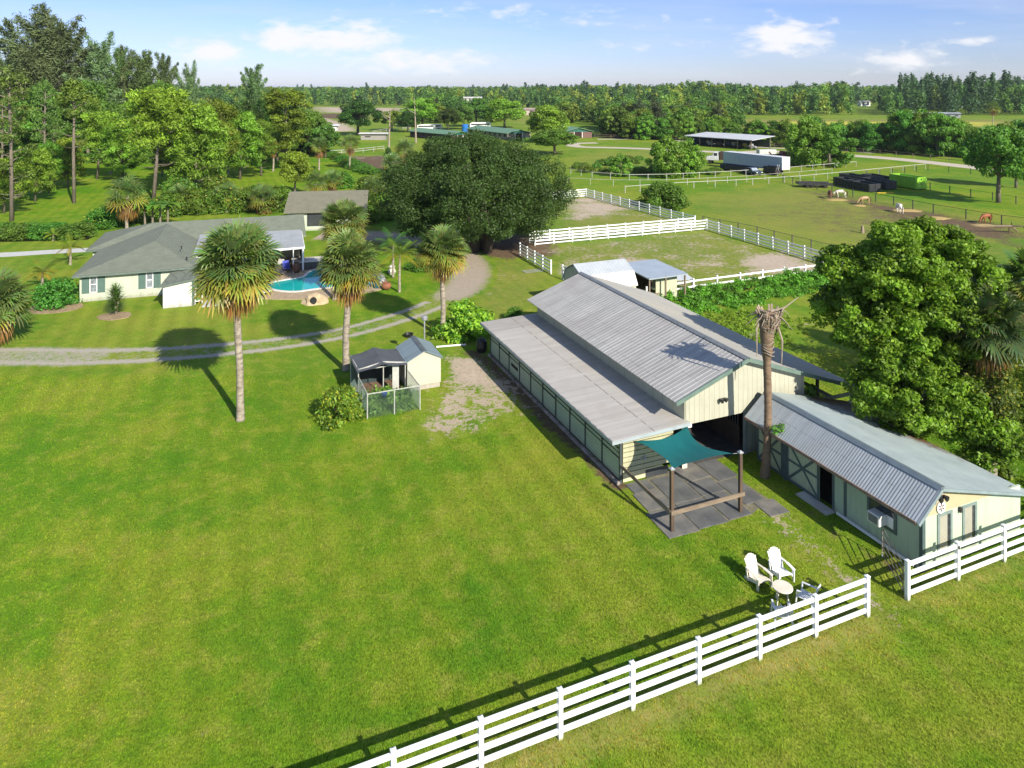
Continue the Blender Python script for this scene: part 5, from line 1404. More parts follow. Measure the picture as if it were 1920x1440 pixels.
# ------------------------------------------------------------------ green-roofed stable blocks far behind
GRN = roof_metal('green_steel_roof', (.135, .25, .135), (.11, .21, .115), (.115, .215, .12), rough=.5, metal=.0)
GTRIM = simple('dark_green_gable', (.012, .12, .085), None, 1, .5)
def stable(label, px0, py0, ang, L, W, H, wallc, pitch=.24):
    x, y = G(px0, py0)
    t = thing('green_barn', label, 'barn', (x, y, 0), ang, 'green roofed barns beyond the pasture')
    wm = simple('stable_wall', wallc, None, .5, .7)
    mb = MB(); mb.xprism([(0, 0), (W, 0), (W, H), (W / 2, H + W / 2 * pitch - .1), (0, H)], .1, L - .1); mb.build('wall', wm, t)
    for x0 in (-.6, W + .6):
        mb = MB(); z0 = H + .0 - .6 * pitch; z1 = H + W / 2 * pitch
        mb.add([(x0, -.6, z0), (x0, L + .6, z0), (W / 2, L + .6, z1), (W / 2, -.6, z1), (x0, -.6, z0 - .15), (x0, L + .6, z0 - .15), (W / 2, L + .6, z1 - .15), (W / 2, -.6, z1 - .15)], [(0, 1, 2, 3), (7, 6, 5, 4), (0, 4, 5, 1), (3, 7, 4, 0), (1, 5, 6, 2)])
        mb.build('roof_slope', GRN, t)
    mb = MB(); mb.add([(0, .05, H - .35), (W, .05, H - .35), (W, .05, H - .05), (W / 2, .05, H + W / 2 * pitch - .2), (0, .05, H - .05)], [(0, 1, 2, 3, 4)]); mb.build('gable', GTRIM, t)
    mb = MB(); mb.box(W * .34, W * .62, .02, .085, 0, H - .35); mb.build('doorway', simple('dark_red_inside', (.035, .012, .01), None, .8, .9), t)
    for xx in (W * .34 - .2, W * .62):
        mb = MB(); mb.box(xx, xx + .2, -.03, .018, 0, H - .35); mb.build('door_post', WHITE, t)
    for i in range(int(L / 4)):
        mb = MB(); mb.box(-.03, -.001, 1.5 + i * 4, 2.9 + i * 4, 1.1, 2.1); mb.build('stall_window', BLACK, t)
    return t
stable('green barn with dark brown long wall, leftmost of the green barns', 846, 265, .68, 28, 8, 2.5, (.055, .035, .03))
stable('green barn with pale cream front end, middle of the green barns', 952, 263, .5, 34, 9.5, 2.6, (.30, .26, .20))
stable('green barn with reddish brown front and open doorway beside the lane', 1060, 259, .25, 26, 10.6, 2.6, (.16, .085, .07))
# pale vehicles and roofs seen beyond
def parked_van(px, py, rz, L, W, H, label, group=None, z0=.5):
    x, y = G(px, py)
    t = thing('horse_trailer', label, 'trailer', (x, y, 0), rz, group)
    mb = MB(); mb.xprism([(0, z0), (L, z0), (L, H * .8), (L - .6, H), (0, H)], 0, W); mb.build('body', simple('white_body', (.75, .75, .74), (.68, .68, .67), 1, .4), t, bevel=.08)
    mb = MB(); mb.box(.5, L - .8, -.02, -.001, H * .55, H * .8); mb.build('window_band', GLASS, t)
    for xx in (L * .25, L * .75):
        mb = MB(); mb.tube([(xx, 0, .4), (xx, W, .4)], .4, 10); mb.build('wheel_pair', BLACK, t)
parked_van(782, 244, .05, 8, 2.3, 2.5, 'white horse trailer behind the leftmost green barn')
parked_van(800, 243, .05, 7, 2.3, 2.4, 'white horse trailer parked right of the first one behind the leftmost green barn')
parked_van(881, 241, .2, 10, 2.4, 2.8, 'long white horse trailer behind the middle green barn')
parked_van(332, 208, .1, 12, 3, 5, 'white van seen between the pines far on the left')
parked_van(366, 207, .1, 10, 3, 4, 'blue and white lorry seen between the pines far on the left')
mb = MB(); mb.lathe([(1.4, 0), (1.4, 3.0), (1.2, 3.2)], 16); tag(mb.build('water_tank', simple('blue_tank', (.02, .16, .5), None, 2, .4), None, (*G(872, 247), 0)), 'bright blue water tank beside the middle green barn', 'tank')
def far_house(name, label, px, py, w, d, h, roofc, wallc, rz=0.0, cat='building'):
    x, y = G(px, py)
    t = thing(name, label, cat, (x, y, 0), rz)
    mb = MB(); mb.box(-w / 2, w / 2, 0, d, 0, h); mb.build('wall', simple('far_wall', wallc, None, .2, .7), t)
    mb = MB(); mb.yprism([(-.8, h), (d / 2, h + d * .14), (d + .8, h)], -w / 2 - .8, w / 2 + .8); mb.build('roof', simple('far_roof', roofc, None, .2, .6), t)
    for i in range(int(w / 5)):
        mb = MB(); mb.box(-w / 2 + 1.5 + i * 5, -w / 2 + 3.5 + i * 5, -.06, -.001, 1, h - .8); mb.build('window', GLASS, t)
far_house('white_house', 'white house among the far trees right of the yellow field', 1623, 199, 10, 7, 4.6, (.35, .34, .32), (.75, .75, .74))
far_house('long_shed', 'long pale shed beyond the yellow field under the far pines', 1755, 221, 30, 6, 2.6, (.30, .33, .36), (.22, .24, .25), -.05)
far_house('arena_shed', 'pale sand-coloured shed far behind the green barns', 886, 193, 22, 12, 6, (.6, .58, .55), (.5, .48, .45))
far_house('arena_block', 'low pinkish stable row beside the distant arena right of the tallest oak', 995, 215, 24, 8, 3.5, (.40, .30, .26), (.45, .36, .32))
far_house('low_stand', 'low white stand beside the small horse track on the left', 700, 262.5, 9, 3, 2.2, (.6, .58, .55), (.3, .28, .26))
far_house('white_shed', 'tiny white shed left of the round oak on the far track', 618, 246, 6, 3, 2.4, (.75, .76, .78), (.6, .6, .6))

# ------------------------------------------------------------------ horses
def horse(label, px, py, rz, coat, coat2, graze=True, scale=1.0):
    x, y = G(px, py)
    t = thing('horse', label, 'horse', (x, y, 0), rz, 'horses eating hay along the fence')
    t.scale = (scale,) * 3
    hd = Vector((1.45, 0, .28)) if graze else Vector((1.5, 0, 1.75))
    nk = Vector((1.18, 0, .72)) if graze else Vector((1.15, 0, 1.6))
    V = [((0, 0, 1.12), .30), ((-.42, 0, 1.15), .29), ((-.70, 0, 1.12), .24), ((.38, 0, 1.10), .30), ((.70, 0, 1.14), .25), ((.92, 0, 1.02 if graze else 1.35), .17),
         (tuple(nk), .13), (tuple(hd.lerp(nk, .35)), .115), (tuple(hd), .075)]
    E = [(0, 1), (1, 2), (0, 3), (3, 4), (4, 5), (5, 6), (6, 7), (7, 8)]
    for s in (-1, 1):
        b = len(V); st = .12 * s
        V += [((-.66, .15 * s, .82), .15), ((-.55 + st, .15 * s, .62), .085), ((-.74 + st, .15 * s, .42), .055), ((-.68 + st, .15 * s, .12), .045), ((-.64 + st, .15 * s, .02), .06)]
        E += [(2, b), (b, b + 1), (b + 1, b + 2), (b + 2, b + 3), (b + 3, b + 4)]
        b = len(V)
        V += [((.62, .14 * s, .80), .12), ((.62 - st, .14 * s, .46), .06), ((.62 - st, .14 * s, .12), .045), ((.65 - st, .14 * s, .02), .06)]
        E += [(4, b), (b, b + 1), (b + 1, b + 2), (b + 2, b + 3)]
    me = bpy.data.meshes.new('horse_body'); me.from_pydata([v for v, r in V], E, [])
    k = NT('horse_coat'); n = k.noise(k.objc(), 1.3, 2, .4)
    k.principled(k.mix(k.rng(n, .47, .51), coat, coat2), .6)
    me.materials.append(k.mat)
    o = link_mesh('body', me, t)
    m = o.modifiers.new('skin', 'SKIN')
    sv = me.skin_vertices[0].data if me.skin_vertices else None
    if sv is None:
        bm = bmesh.new(); bm.from_mesh(me); bm.verts.layers.skin.verify(); bm.to_mesh(me); bm.free(); sv = me.skin_vertices[0].data
    for i, (v, r) in enumerate(V): sv[i].radius = (r, r)
    sv[0].use_root = True
    s_ = o.modifiers.new('sub', 'SUBSURF'); s_.levels = 1; s_.render_levels = 1
    dark = simple('mane_hair', tuple(c * .45 for c in coat2), None, 3, .8)
    mb = MB(); mb.tube([(-.88, 0, 1.22), (-1.02, 0, 1.0), (-1.02, 0, .6), (-.98, 0, .35)], [.05, .08, .075, .02], 7); mb.build('tail', dark, t)
    mb = MB(); mb.bar((.72, 0, 1.40), tuple(nk + Vector((-.02, 0, .17))), .05, .12); mb.build('mane', dark, t)
    for s in (-1, 1):
        e0 = hd.lerp(nk, .62); mb = MB(); mb.tube([e0 + Vector((-.02, .06 * s, .08)), e0 + Vector((-.06, .09 * s, .2))], [.04, .008], 6); mb.build('ear', dark, t)
    return t
horse('dark bay horse eating beside the paint one, leftmost of the herd', 1556, 372, 4.4, (.13, .045, .02), (.07, .025, .014))
horse('brown and white paint horse at the hay beside the bay', 1577, 371, 2.9, (.62, .58, .52), (.20, .08, .035))
horse('tan dun horse standing alone at its hay pile', 1622, 384, 3.3, (.36, .24, .12), (.28, .18, .09))
horse('white horse seen from behind near the fence', 1687, 399, 1.45, (.70, .68, .63), (.55, .5, .44))
horse('chestnut horse grazing farthest right along the fence', 1850, 419, 3.5, (.26, .085, .03), (.19, .06, .02))
HAY = simple('hay', (.42, .31, .11), (.28, .20, .07), 6, .95, 0, .6)
rg = random.Random(3)
for (px, py, w, lab) in ((1570, 375, 1.7, 'hay pile beneath the bay and paint horses'), (1612, 386, .9, 'hay pile in front of the tan horse'), (1700, 395, 2.0, 'hay pile beside the white horse'), (1752, 409, 2.0, 'long thin hay pile with no horse at it'), (1843, 423, 1.5, 'hay pile beneath the chestnut horse')):
    mb = MB(); n = 14; top = [(w * (.55 + .3 * rg.random()) * math.cos(i * 2 * math.pi / n), w * .7 * (.5 + .3 * rg.random()) * math.sin(i * 2 * math.pi / n), .13) for i in range(n)]
    bot = [(a * 1.5, b * 1.5, 0) for a, b, c in top]
    mb.add(bot + top + [(0, 0, .2)], [(i, (i + 1) % n, n + (i + 1) % n, n + i) for i in range(n)] + [(n + i, n + (i + 1) % n, 2 * n) for i in range(n)])
    tag(mb.build('hay_pile', HAY, None, (*G(px, py), 0), smooth=True), lab, 'hay', 'hay piles along the fence')
for px, py, h, r_, lab in ((1617, 437, .95, .2, 'slim grey tree stump in the middle of the horse field'), (1789, 439, 1.1, .42, 'thick grey tree stump in the horse field')):
    mb = MB(); mb.tube([(0, 0, 0), (.02, 0, h * .5), (0, .02, h)], [r_ * 1.2, r_, r_ * .9], 10); tag(mb.build('tree_stump', simple('stump_wood', (.30, .24, .17), (.2, .15, .1), 4, .9), None, (*G(px, py), 0)), lab, 'stump')
lgt = thing('fallen_branch', 'forked dead branch lying in the bare corner of the horse field', 'branch', (*G(1893, 437), 0), 0)
mb = MB(); mb.tube([(-4.6, 0, .95), (-2, .1, .9), (.2, 0, .9), (1.0, .2, .3), (1.2, .2, 0)], [.06, .10, .15, .10, .05], 8); mb.build('limb', GREYWOOD, lgt)
mb = MB(); mb.tube([(.2, 0, .85), (.9, -.1, .95), (1.9, .1, .9), (2.1, .1, 0)], [.13, .10, .07, .05], 8); mb.build('limb', DARKWOOD, lgt)
mb = MB(); mb.tube([(.3, 0, .9), (.1, -.2, 1.5)], [.09, .03], 6); mb.build('twig', DARKWOOD, lgt)
mb = MB(); mb.tube([(0, 0, .9), (-.1, 0, 0)], [.09, .07], 6); mb.build('limb', DARKWOOD, lgt)
mb = MB(); mb.tube([(0, 0, .1), (3, .2, .1)], .1, 6); tag(mb.build('boundary_bar', simple('yellow_bar', (.6, .42, .03), None, 2, .5), None, (*G(1645, 363), 0)), 'yellow bar lying below the black containers', 'bar')
# ------------------------------------------------------------------ vegetation
BARK = simple('grey_bark', (.20, .165, .125), (.11, .09, .07), 3, .9, 0, .5, (1, 1, .35))
BARKD = simple('dark_bark', (.085, .065, .048), (.05, .04, .03), 3, .9, 0, .5, (1, 1, .35))
PALMBARK = simple('palm_bark', (.35, .30, .235), (.17, .14, .105), 3.2, .9, 0, .8, (1, 1, 2.6), .40, .62)
DEADBARK = simple('dead_palm_bark', (.22, .15, .095), (.12, .08, .05), 5, .9, 0, .7, (1, 1, 2))
PALEDEAD = simple('pale_dead_wood', (.34, .28, .22), (.23, .18, .135), 4, .85, 0, .3)
LEAF = leafmat('leaf', (2.5, 2.25, 2.0, 1), .16, .40)
LEAFFAR = leafmat('far_leaf', (2.4, 2.1, 2.0, 1), .28, .35, .6, .025)
FROND = leafmat('frond', (1.3, 1.3, 1.3, 1), .05, .35, .38, .01)

def leaf_cloud(clumps, size, seed, col, colvar=.22, aspect=.55, up=.35, shell=.55, hue=None, long=False):
    """clumps: x,y,z, rx,ry,rz, leaves. Every leaf is a small folded quad. Returns verts, quads, tint"""
    r = np.random.default_rng(seed)
    C = np.array(clumps, float); n = C[:, 6].astype(int); N = int(n.sum())
    idx = np.repeat(np.arange(len(C)), n)
    d = r.normal(size=(N, 3)); d /= np.linalg.norm(d, axis=1)[:, None]
    rad = (shell + (1 - shell) * r.random(N)) * (0.9 + .25 * r.random(N))
    p = C[idx, :3] + d * C[idx, 3:6] * rad[:, None]
    nm = d * .8 + r.normal(size=(N, 3)) * .55 + np.array([0, 0, up]); nm /= np.linalg.norm(nm, axis=1)[:, None]
    a = r.normal(size=(N, 3))
    if long: a = a * .35 + d + np.array([0, 0, .5])
    t = a - (a * nm).sum(1)[:, None] * nm; t /= np.linalg.norm(t, axis=1)[:, None]
    b = np.cross(nm, t)
    s = size * (.6 + .8 * r.random(N))
    tl = t * (s * .5)[:, None]; bl = b * (s * .5 * aspect)[:, None]
    fold = nm * (s * .12)[:, None]
    V = np.stack([p - tl, p + bl + fold - tl * .1, p + tl, p - bl + fold - tl * .1], 1).reshape(-1, 3)
    F = np.arange(4 * N).reshape(N, 4)
    col = np.array(col, float)
    if col.ndim == 1: col = np.repeat(col[None], len(C), 0)
    cl = (1 + colvar * (r.random(len(C)) * 2 - 1))[idx] * (1 + colvar * 1.1 * (r.random(N) * 2 - 1))
    T = col[idx] * cl[:, None]
    if hue is not None:
        k = (r.random(N) < hue[0]); T[k] = np.array(hue[1]) * (0.7 + .6 * r.random(k.sum()))[:, None]
    return V, F, np.repeat(T, 4, 0)
def join_np(parts):
    Vs, Fs, Ts = [], [], []; o = 0
    for V, F, T in parts:
        Vs.append(V); Fs.append(F + o); Ts.append(T); o += len(V)
    return np.concatenate(Vs), np.concatenate(Fs), np.concatenate(Ts)
def np_obj_mesh(name, parts, mat):
    V, F, T = join_np(parts) if isinstance(parts, list) else parts
    me = bpy.data.meshes.new(name); np_mesh(me, V, F, T); me.materials.append(mat)
    return me

def crown_clumps(r, n, rx, ry, rz, cz, csize, leaves, low=-.35, fill=.25):
    """clump centres spread over an uneven dome"""
    out = []
    for i in range(n):
        a = r.random() * 2 * math.pi; z = low + (1 - low) * r.random()
        rr = math.sqrt(max(0, 1 - min(1, abs(z)) ** 2)); k = (.62 + .42 * r.random()) if r.random() > fill else .3 + .3 * r.random()
        wob = 1 + .22 * math.sin(a * 3 + n) * math.cos(z * 4)
        c = csize * (.65 + .7 * r.random())
        out.append((rx * rr * math.cos(a) * k * wob, ry * rr * math.sin(a) * k * wob, cz + rz * z * (.85 + .25 * r.random()), c, c, c * .72, leaves))
    return out
def limbs_mesh(name, r, h, tr, clumps, nlimb, mat, lean=(0, 0), split=.35):
    mb = MB()
    top = Vector((lean[0], lean[1], h))
    pts = [Vector((0, 0, -.1)), Vector((lean[0] * .2, lean[1] * .2, h * .3)), Vector((lean[0] * .6 + tr * .5, lean[1] * .6, h * .65)), top]
    mb.tube(pts, [tr * 1.25, tr * .95, tr * .7, tr * .35], 9)
    cs = r.sample(clumps, min(nlimb, len(clumps)))
    for c in cs:
        e = Vector(c[:3]); f = split + .5 * r.random() * (1 - split)
        s = pts[1].lerp(pts[2], f) if f < .6 else pts[2].lerp(pts[3], f)
        m = s.lerp(e, .5) + Vector((0, 0, .08 * (e - s).length))
        mb.tube([s, m, e], [tr * .45, tr * .28, tr * .08], 6, cap=False)
    return mb.mesh(name, mat, smooth=True)

PROTO = {}
def proto(key, crown_me, trunk_me): PROTO[key] = (crown_me, trunk_me)
def plant(key, name, label, cat, px, py, sx=1.0, sz=None, rz=0.0, group=None, z=0.0, xy=None):
    """put up one tree: an Empty with its trunk and its crown"""
    x, y = xy if xy is not None else G(px, py)
    t = thing(name, label, cat, (x, y, z), rz, group)
    t.scale = (sx, sx, sz if sz is not None else sx)
    cm, tm = PROTO[key]
    if tm: link_mesh('trunk', tm, t)
    link_mesh('crown' if tm else 'foliage', cm, t)
    return t

def round_tree(key, seed, h, rx, rz, n, csize, leaves, lsize, col, tr=.3, cz=None, low=-.5, mat=LEAF, colvar=.25, hue=None, bark=BARK, nl=9, aspect=.55, fill=.25):
    r = random.Random(seed); cz = cz if cz is not None else h - rz
    cl = crown_clumps(r, n, rx, rx, rz, cz, csize, leaves, low, fill)
    cols = [np.array(col) * (0.82 + .36 * r.random()) for _ in cl]
    me = np_obj_mesh('crown', leaf_cloud(cl, lsize, seed, cols, colvar, aspect, hue=hue), mat)
    tm = limbs_mesh('trunk', r, cz + rz * .3, tr, cl, nl, bark)
    proto(key, me, tm)
GREEN = (.052, .105, .016); DGREEN = (.022, .052, .010); LGREEN = (.085, .155, .018); OLIVE = (.075, .105, .022); YGREEN = (.15, .20, .02); GREY = (.042, .068, .028)
round_tree('oak_a', 1, 10, 5.2, 3.6, 70, 1.25, 170, .50, GREEN, .32)
round_tree('oak_b', 2, 10, 4.6, 4.2, 64, 1.3, 180, .50, (.042, .092, .016), .30)
round_tree('light_tree', 3, 10, 4.6, 4.2, 60, 1.2, 170, .50, LGREEN, .28)
round_tree('yellow_tree', 4, 9, 4.4, 3.6, 52, 1.2, 160, .5, (.085, .13, .022), .26)
round_tree('dark_tree', 5, 10, 4.8, 4.4, 70, 1.2, 190, .46, DGREEN, .34, bark=BARKD)
round_tree('far_a', 11, 10, 4.6, 4.6, 44, 1.55, 60, .95, (.046, .098, .016), .3, mat=LEAFFAR, nl=4, low=-1, cz=5.2)
round_tree('far_b', 12, 10, 4.2, 4.8, 40, 1.5, 60, .95, (.072, .122, .016), .3, mat=LEAFFAR, nl=4, low=-1, cz=5.0)
round_tree('far_c', 13, 10, 5.2, 4.4, 46, 1.55, 60, .95, (.036, .076, .016), .3, mat=LEAFFAR, nl=4, low=-1, cz=5.2)
round_tree('hedge_a', 14, 10, 5.2, 4.9, 76, 1.25, 130, .6, (.052, .110, .016), .3, low=-1, cz=4.9)
round_tree('hedge_b', 15, 10, 4.6, 5.0, 70, 1.2, 130, .6, (.074, .135, .018), .28, low=-1, cz=4.9)
round_tree('hedge_c', 16, 10, 5.4, 4.7, 76, 1.3, 130, .6, (.040, .088, .014), .3, low=-1, cz=4.9)
# feathery pines
def casuarina(key, seed, h, rad, n, leaves, lsize, col=(.056, .098, .036), bare=.12, sparse=1.0, tr=.3):
    """loose tree built of upswept feathery plumes with gaps of sky between them"""
    r = random.Random(seed); cl = []
    mb = MB(); mb.tube([(0, 0, -.1), (.3, .1, h * .35), (.1, -.3, h * .65), (.5, .2, h * .9)], [tr * 1.2, tr, tr * .55, .05], 8)
    for i in range(n):
        f = bare + (.93 - bare) * ((i + r.random()) / n) ** 1.1
        a = i * 2.4 + r.uniform(-.6, .6); el = R(14 + 52 * f + r.uniform(-12, 12))
        L = h * (.19 + .13 * r.random()) * (1.15 - .5 * f) * rad / 6
        s0 = Vector((.3 * f, 0, h * f * .86)); d = Vector((math.cos(a) * math.cos(el), math.sin(a) * math.cos(el), math.sin(el)))
        e = s0 + d * L + Vector((0, 0, .12 * L))
        mb.tube([s0, s0.lerp(e, .5) - Vector((0, 0, .05 * L)), e], [.10, .06, .02], 4, cap=False)
        m = max(4, int(L / 1.0))
        for k in range(m):
            g = .22 + .78 * (k + r.random() * .5) / m; q = s0.lerp(e, g); w = (1.25 * math.sin(math.pi * min(1, .25 + .72 * g)) + .25) * sparse * (.75 + .5 * r.random())
            cl.append((q.x + r.uniform(-.4, .4), q.y + r.uniform(-.4, .4), q.z, w, w, w * 1.2, leaves))
    cols = [np.array(col) * (.72 + .56 * r.random()) for _ in cl]
    me = np_obj_mesh('crown', leaf_cloud(cl, lsize, seed, cols, .2, .2, .5, .05, long=True), LEAFFAR)
    proto(key, me, mb.mesh('trunk', BARKD, smooth=True))
casuarina('tall_pine_a', 21, 30, 6.4, 38, 85, .85)
casuarina('tall_pine_b', 22, 30, 4.6, 38, 90, .8, (.050, .090, .026))
casuarina('tall_pine_c', 23, 30, 7.4, 30, 95, .85, (.062, .100, .042), .25, 1.25)
casuarina('far_pine', 24, 20, 6.5, 22, 24, 1.5, (.036, .056, .028), .05, 1.1)
# slash pines: bare stem, dead stubs, tufts on flat boughs
def slash_pine(key, seed, h, rad, crown_from, n, leaves, lsize, col, lean=0.0, stubs=4, tr=.26):
    r = random.Random(seed); cl = []
    mb = MB(); P = [Vector((0, 0, -.1)), Vector((lean * .35, .1, h * .4)), Vector((lean * .8, 0, h * .75)), Vector((lean, .1, h * .96))]
    mb.tube(P, [tr * 1.15, tr * .9, tr * .65, .06], 8)
    def on(f):
        f = f * 3; i = min(2, int(f)); return P[i].lerp(P[i + 1], f - i)
    for i in range(n):
        f = crown_from + (1 - crown_from) * (i + .4 * r.random()) / n
        a = i * 2.4 + r.random(); L = rad * (.45 + .65 * r.random()) * (1 - .45 * max(0, (f - .75) / .25))
        s = on(min(f, .99)); e = s + Vector((L * math.cos(a), L * math.sin(a), L * .16 + .1))
        m = s.lerp(e, .55) + Vector((0, 0, .12 * L))
        mb.tube([s, m, e], [.10, .07, .03], 5, cap=False)
        for k in range(3):
            q = m.lerp(e, k / 2 * 1.05) + Vector((r.uniform(-.5, .5), r.uniform(-.5, .5), .25)); w = rad * .27 * (.7 + .8 * r.random())
            cl.append((q.x, q.y, q.z, w, w, w * .68, leaves))
    for i in range(stubs):
        f = crown_from * (.55 + .45 * r.random()); s = on(f); a = r.random() * 6.28; L = 1 + 2 * r.random()
        mb.tube([s, s + Vector((L * .6 * math.cos(a), L * .6 * math.sin(a), .1)), s + Vector((L * math.cos(a), L * math.sin(a), .5))], [.06, .04, .015], 4, cap=False)
    cols = [np.array(col) * (.78 + .44 * r.random()) for _ in cl]
    proto(key, np_obj_mesh('crown', leaf_cloud(cl, lsize, seed, cols, .25, .3, .5, .2, long=True), LEAF), mb.mesh('trunk', BARK, smooth=True))
slash_pine('slash_tall', 31, 20, 3.4, .58, 15, 70, .55, (.075, .125, .024), .6, 9)
slash_pine('slash_sparse', 32, 22, 3.2, .22, 26, 34, .55, (.066, .112, .028), -.4, 8)
slash_pine('slash_flat', 33, 16, 5.0, .40, 34, 130, .58, (.095, .155, .018), -1.3, 6)
slash_pine('slash_bushy', 34, 13, 4.2, .12, 40, 140, .55, (.090, .150, .018), .3, 2)
slash_pine('slash_yellow', 35, 15, 3.8, .22, 32, 130, .55, (.070, .128, .016), .5, 5)
# low growth
def bush(key, seed, rx, h, n, csize, leaves, lsize, col, aspect=.5, hue=None, colvar=.25):
    r = random.Random(seed); cl = []
    for i in range(n):
        a = r.random() * 6.283; z = r.random() ** .8; rr = math.sqrt(max(0, 1 - (z * .95) ** 2)) * (.5 + .55 * r.random())
        c = csize * (.7 + .6 * r.random())
        cl.append((rx * rr * math.cos(a), rx * rr * math.sin(a), max(c * .6, z * (h - c * .6)), c, c, c * .85, leaves))
    cols = [np.array(col) * (.8 + .4 * r.random()) for _ in cl]
    mb = MB()
    for i in range(6):
        a = i * 1.05; mb.tube([(0, 0, 0), (.3 * rx * math.cos(a), .3 * rx * math.sin(a), h * .4), (.6 * rx * math.cos(a), .6 * rx * math.sin(a), h * .7)], [.06, .04, .02], 5, cap=False)
    proto(key, np_obj_mesh('foliage', leaf_cloud(cl, lsize, seed, cols, colvar, aspect, hue=hue), LEAF), mb.mesh('trunk', BARKD))
bush('shrub', 41, 1.6, 2.0, 34, .55, 120, .22, (.045, .105, .016))
bush('croton', 42, 1.5, 2.3, 30, .55, 110, .30, (.115, .17, .016), .45, (.3, (.06, .12, .016)))
bush('jasmine', 43, 1.15, 1.7, 30, .42, 120, .17, (.060, .125, .016), .5, (.2, (.16, .20, .02)))
bush('big_bush', 44, 3.8, 4.2, 60, 1.0, 120, .38, (.040, .100, .014))
bush('far_scrub', 45, 3.0, 2.6, 26, 1.0, 50, .55, (.055, .105, .018))
bush('thicket', 46, 2.6, 3.4, 46, .8, 110, .34, (.048, .105, .014), .5, (.06, (.16, .17, .03)))

# ------------------------------------------------------------------ palms
def fan_frond(V, F, T, base, d, pet, Rr, nl, droop, col, r, spread=1.75, width=.055):
    d = d.normalized(); side = d.cross(Vector((0, 0, 1)))
    if side.length < .05: side = Vector((1, 0, 0))
    side.normalize(); nrm = side.cross(d).normalized()
    ro_ = r.uniform(-.75, .75); side = side * math.cos(ro_) + nrm * math.sin(ro_); nrm = side.cross(d).normalized()
    tip = base + d * pet + Vector((0, 0, -pet * .06))
    def add(vs, q, c):
        b = len(V); V.extend(vs); T.extend([c] * len(vs)); F.append([b + i for i in q])
    w = side * .018
    add([base - w, base + w, tip + w, tip - w], (0, 1, 2, 3), tuple(x * .9 for x in col))
    dv = Vector((0, 0, -1))
    for i in range(nl):
        a = (i / (nl - 1) - .5) * 2 * spread + r.uniform(-.05, .05)
        l = (d * math.cos(a) + side * math.sin(a)).normalized()
        L = Rr * (.72 + .28 * math.cos(a * .7)) * r.uniform(.88, 1.08)
        up = nrm * (.10 * abs(math.sin(a)) * L)
        m = tip + l * (L * .55) + up + dv * (droop * L * .06)
        e = tip + l * (L * .82) + up * .8 + dv * (droop * L * .24)
        e2 = tip + l * (L * .98) + up * .6 + dv * (droop * L * .52)
        s = l.cross(nrm).normalized() * (width * Rr)
        c = tuple(x * r.uniform(.8, 1.2) for x in col); c2 = tuple(min(.5, x * k) for x, k in zip(c, (1.35, 1.12, .9)))
        add([tip - s * .25, tip + s * .25, m + s, m - s], (0, 1, 2, 3), c)
        add([m - s, m + s, e + s * .55, e - s * .55], (0, 1, 2, 3), c)
        add([e - s * .55, e + s * .55, e2 + s * .06, e2 - s * .06], (0, 1, 2, 3), c2)
def frond_mesh(name, fn):
    V, F, T = [], [], []
    fn(V, F, T)
    me = bpy.data.meshes.new(name)
    np_mesh(me, np.array([tuple(v) for v in V]), np.array(F), np.array(T)); me.materials.append(FROND)
    return me
FG = (.100, .155, .048); FY = (.175, .190, .030); FO = (.30, .205, .06); FB = (.24, .15, .075)
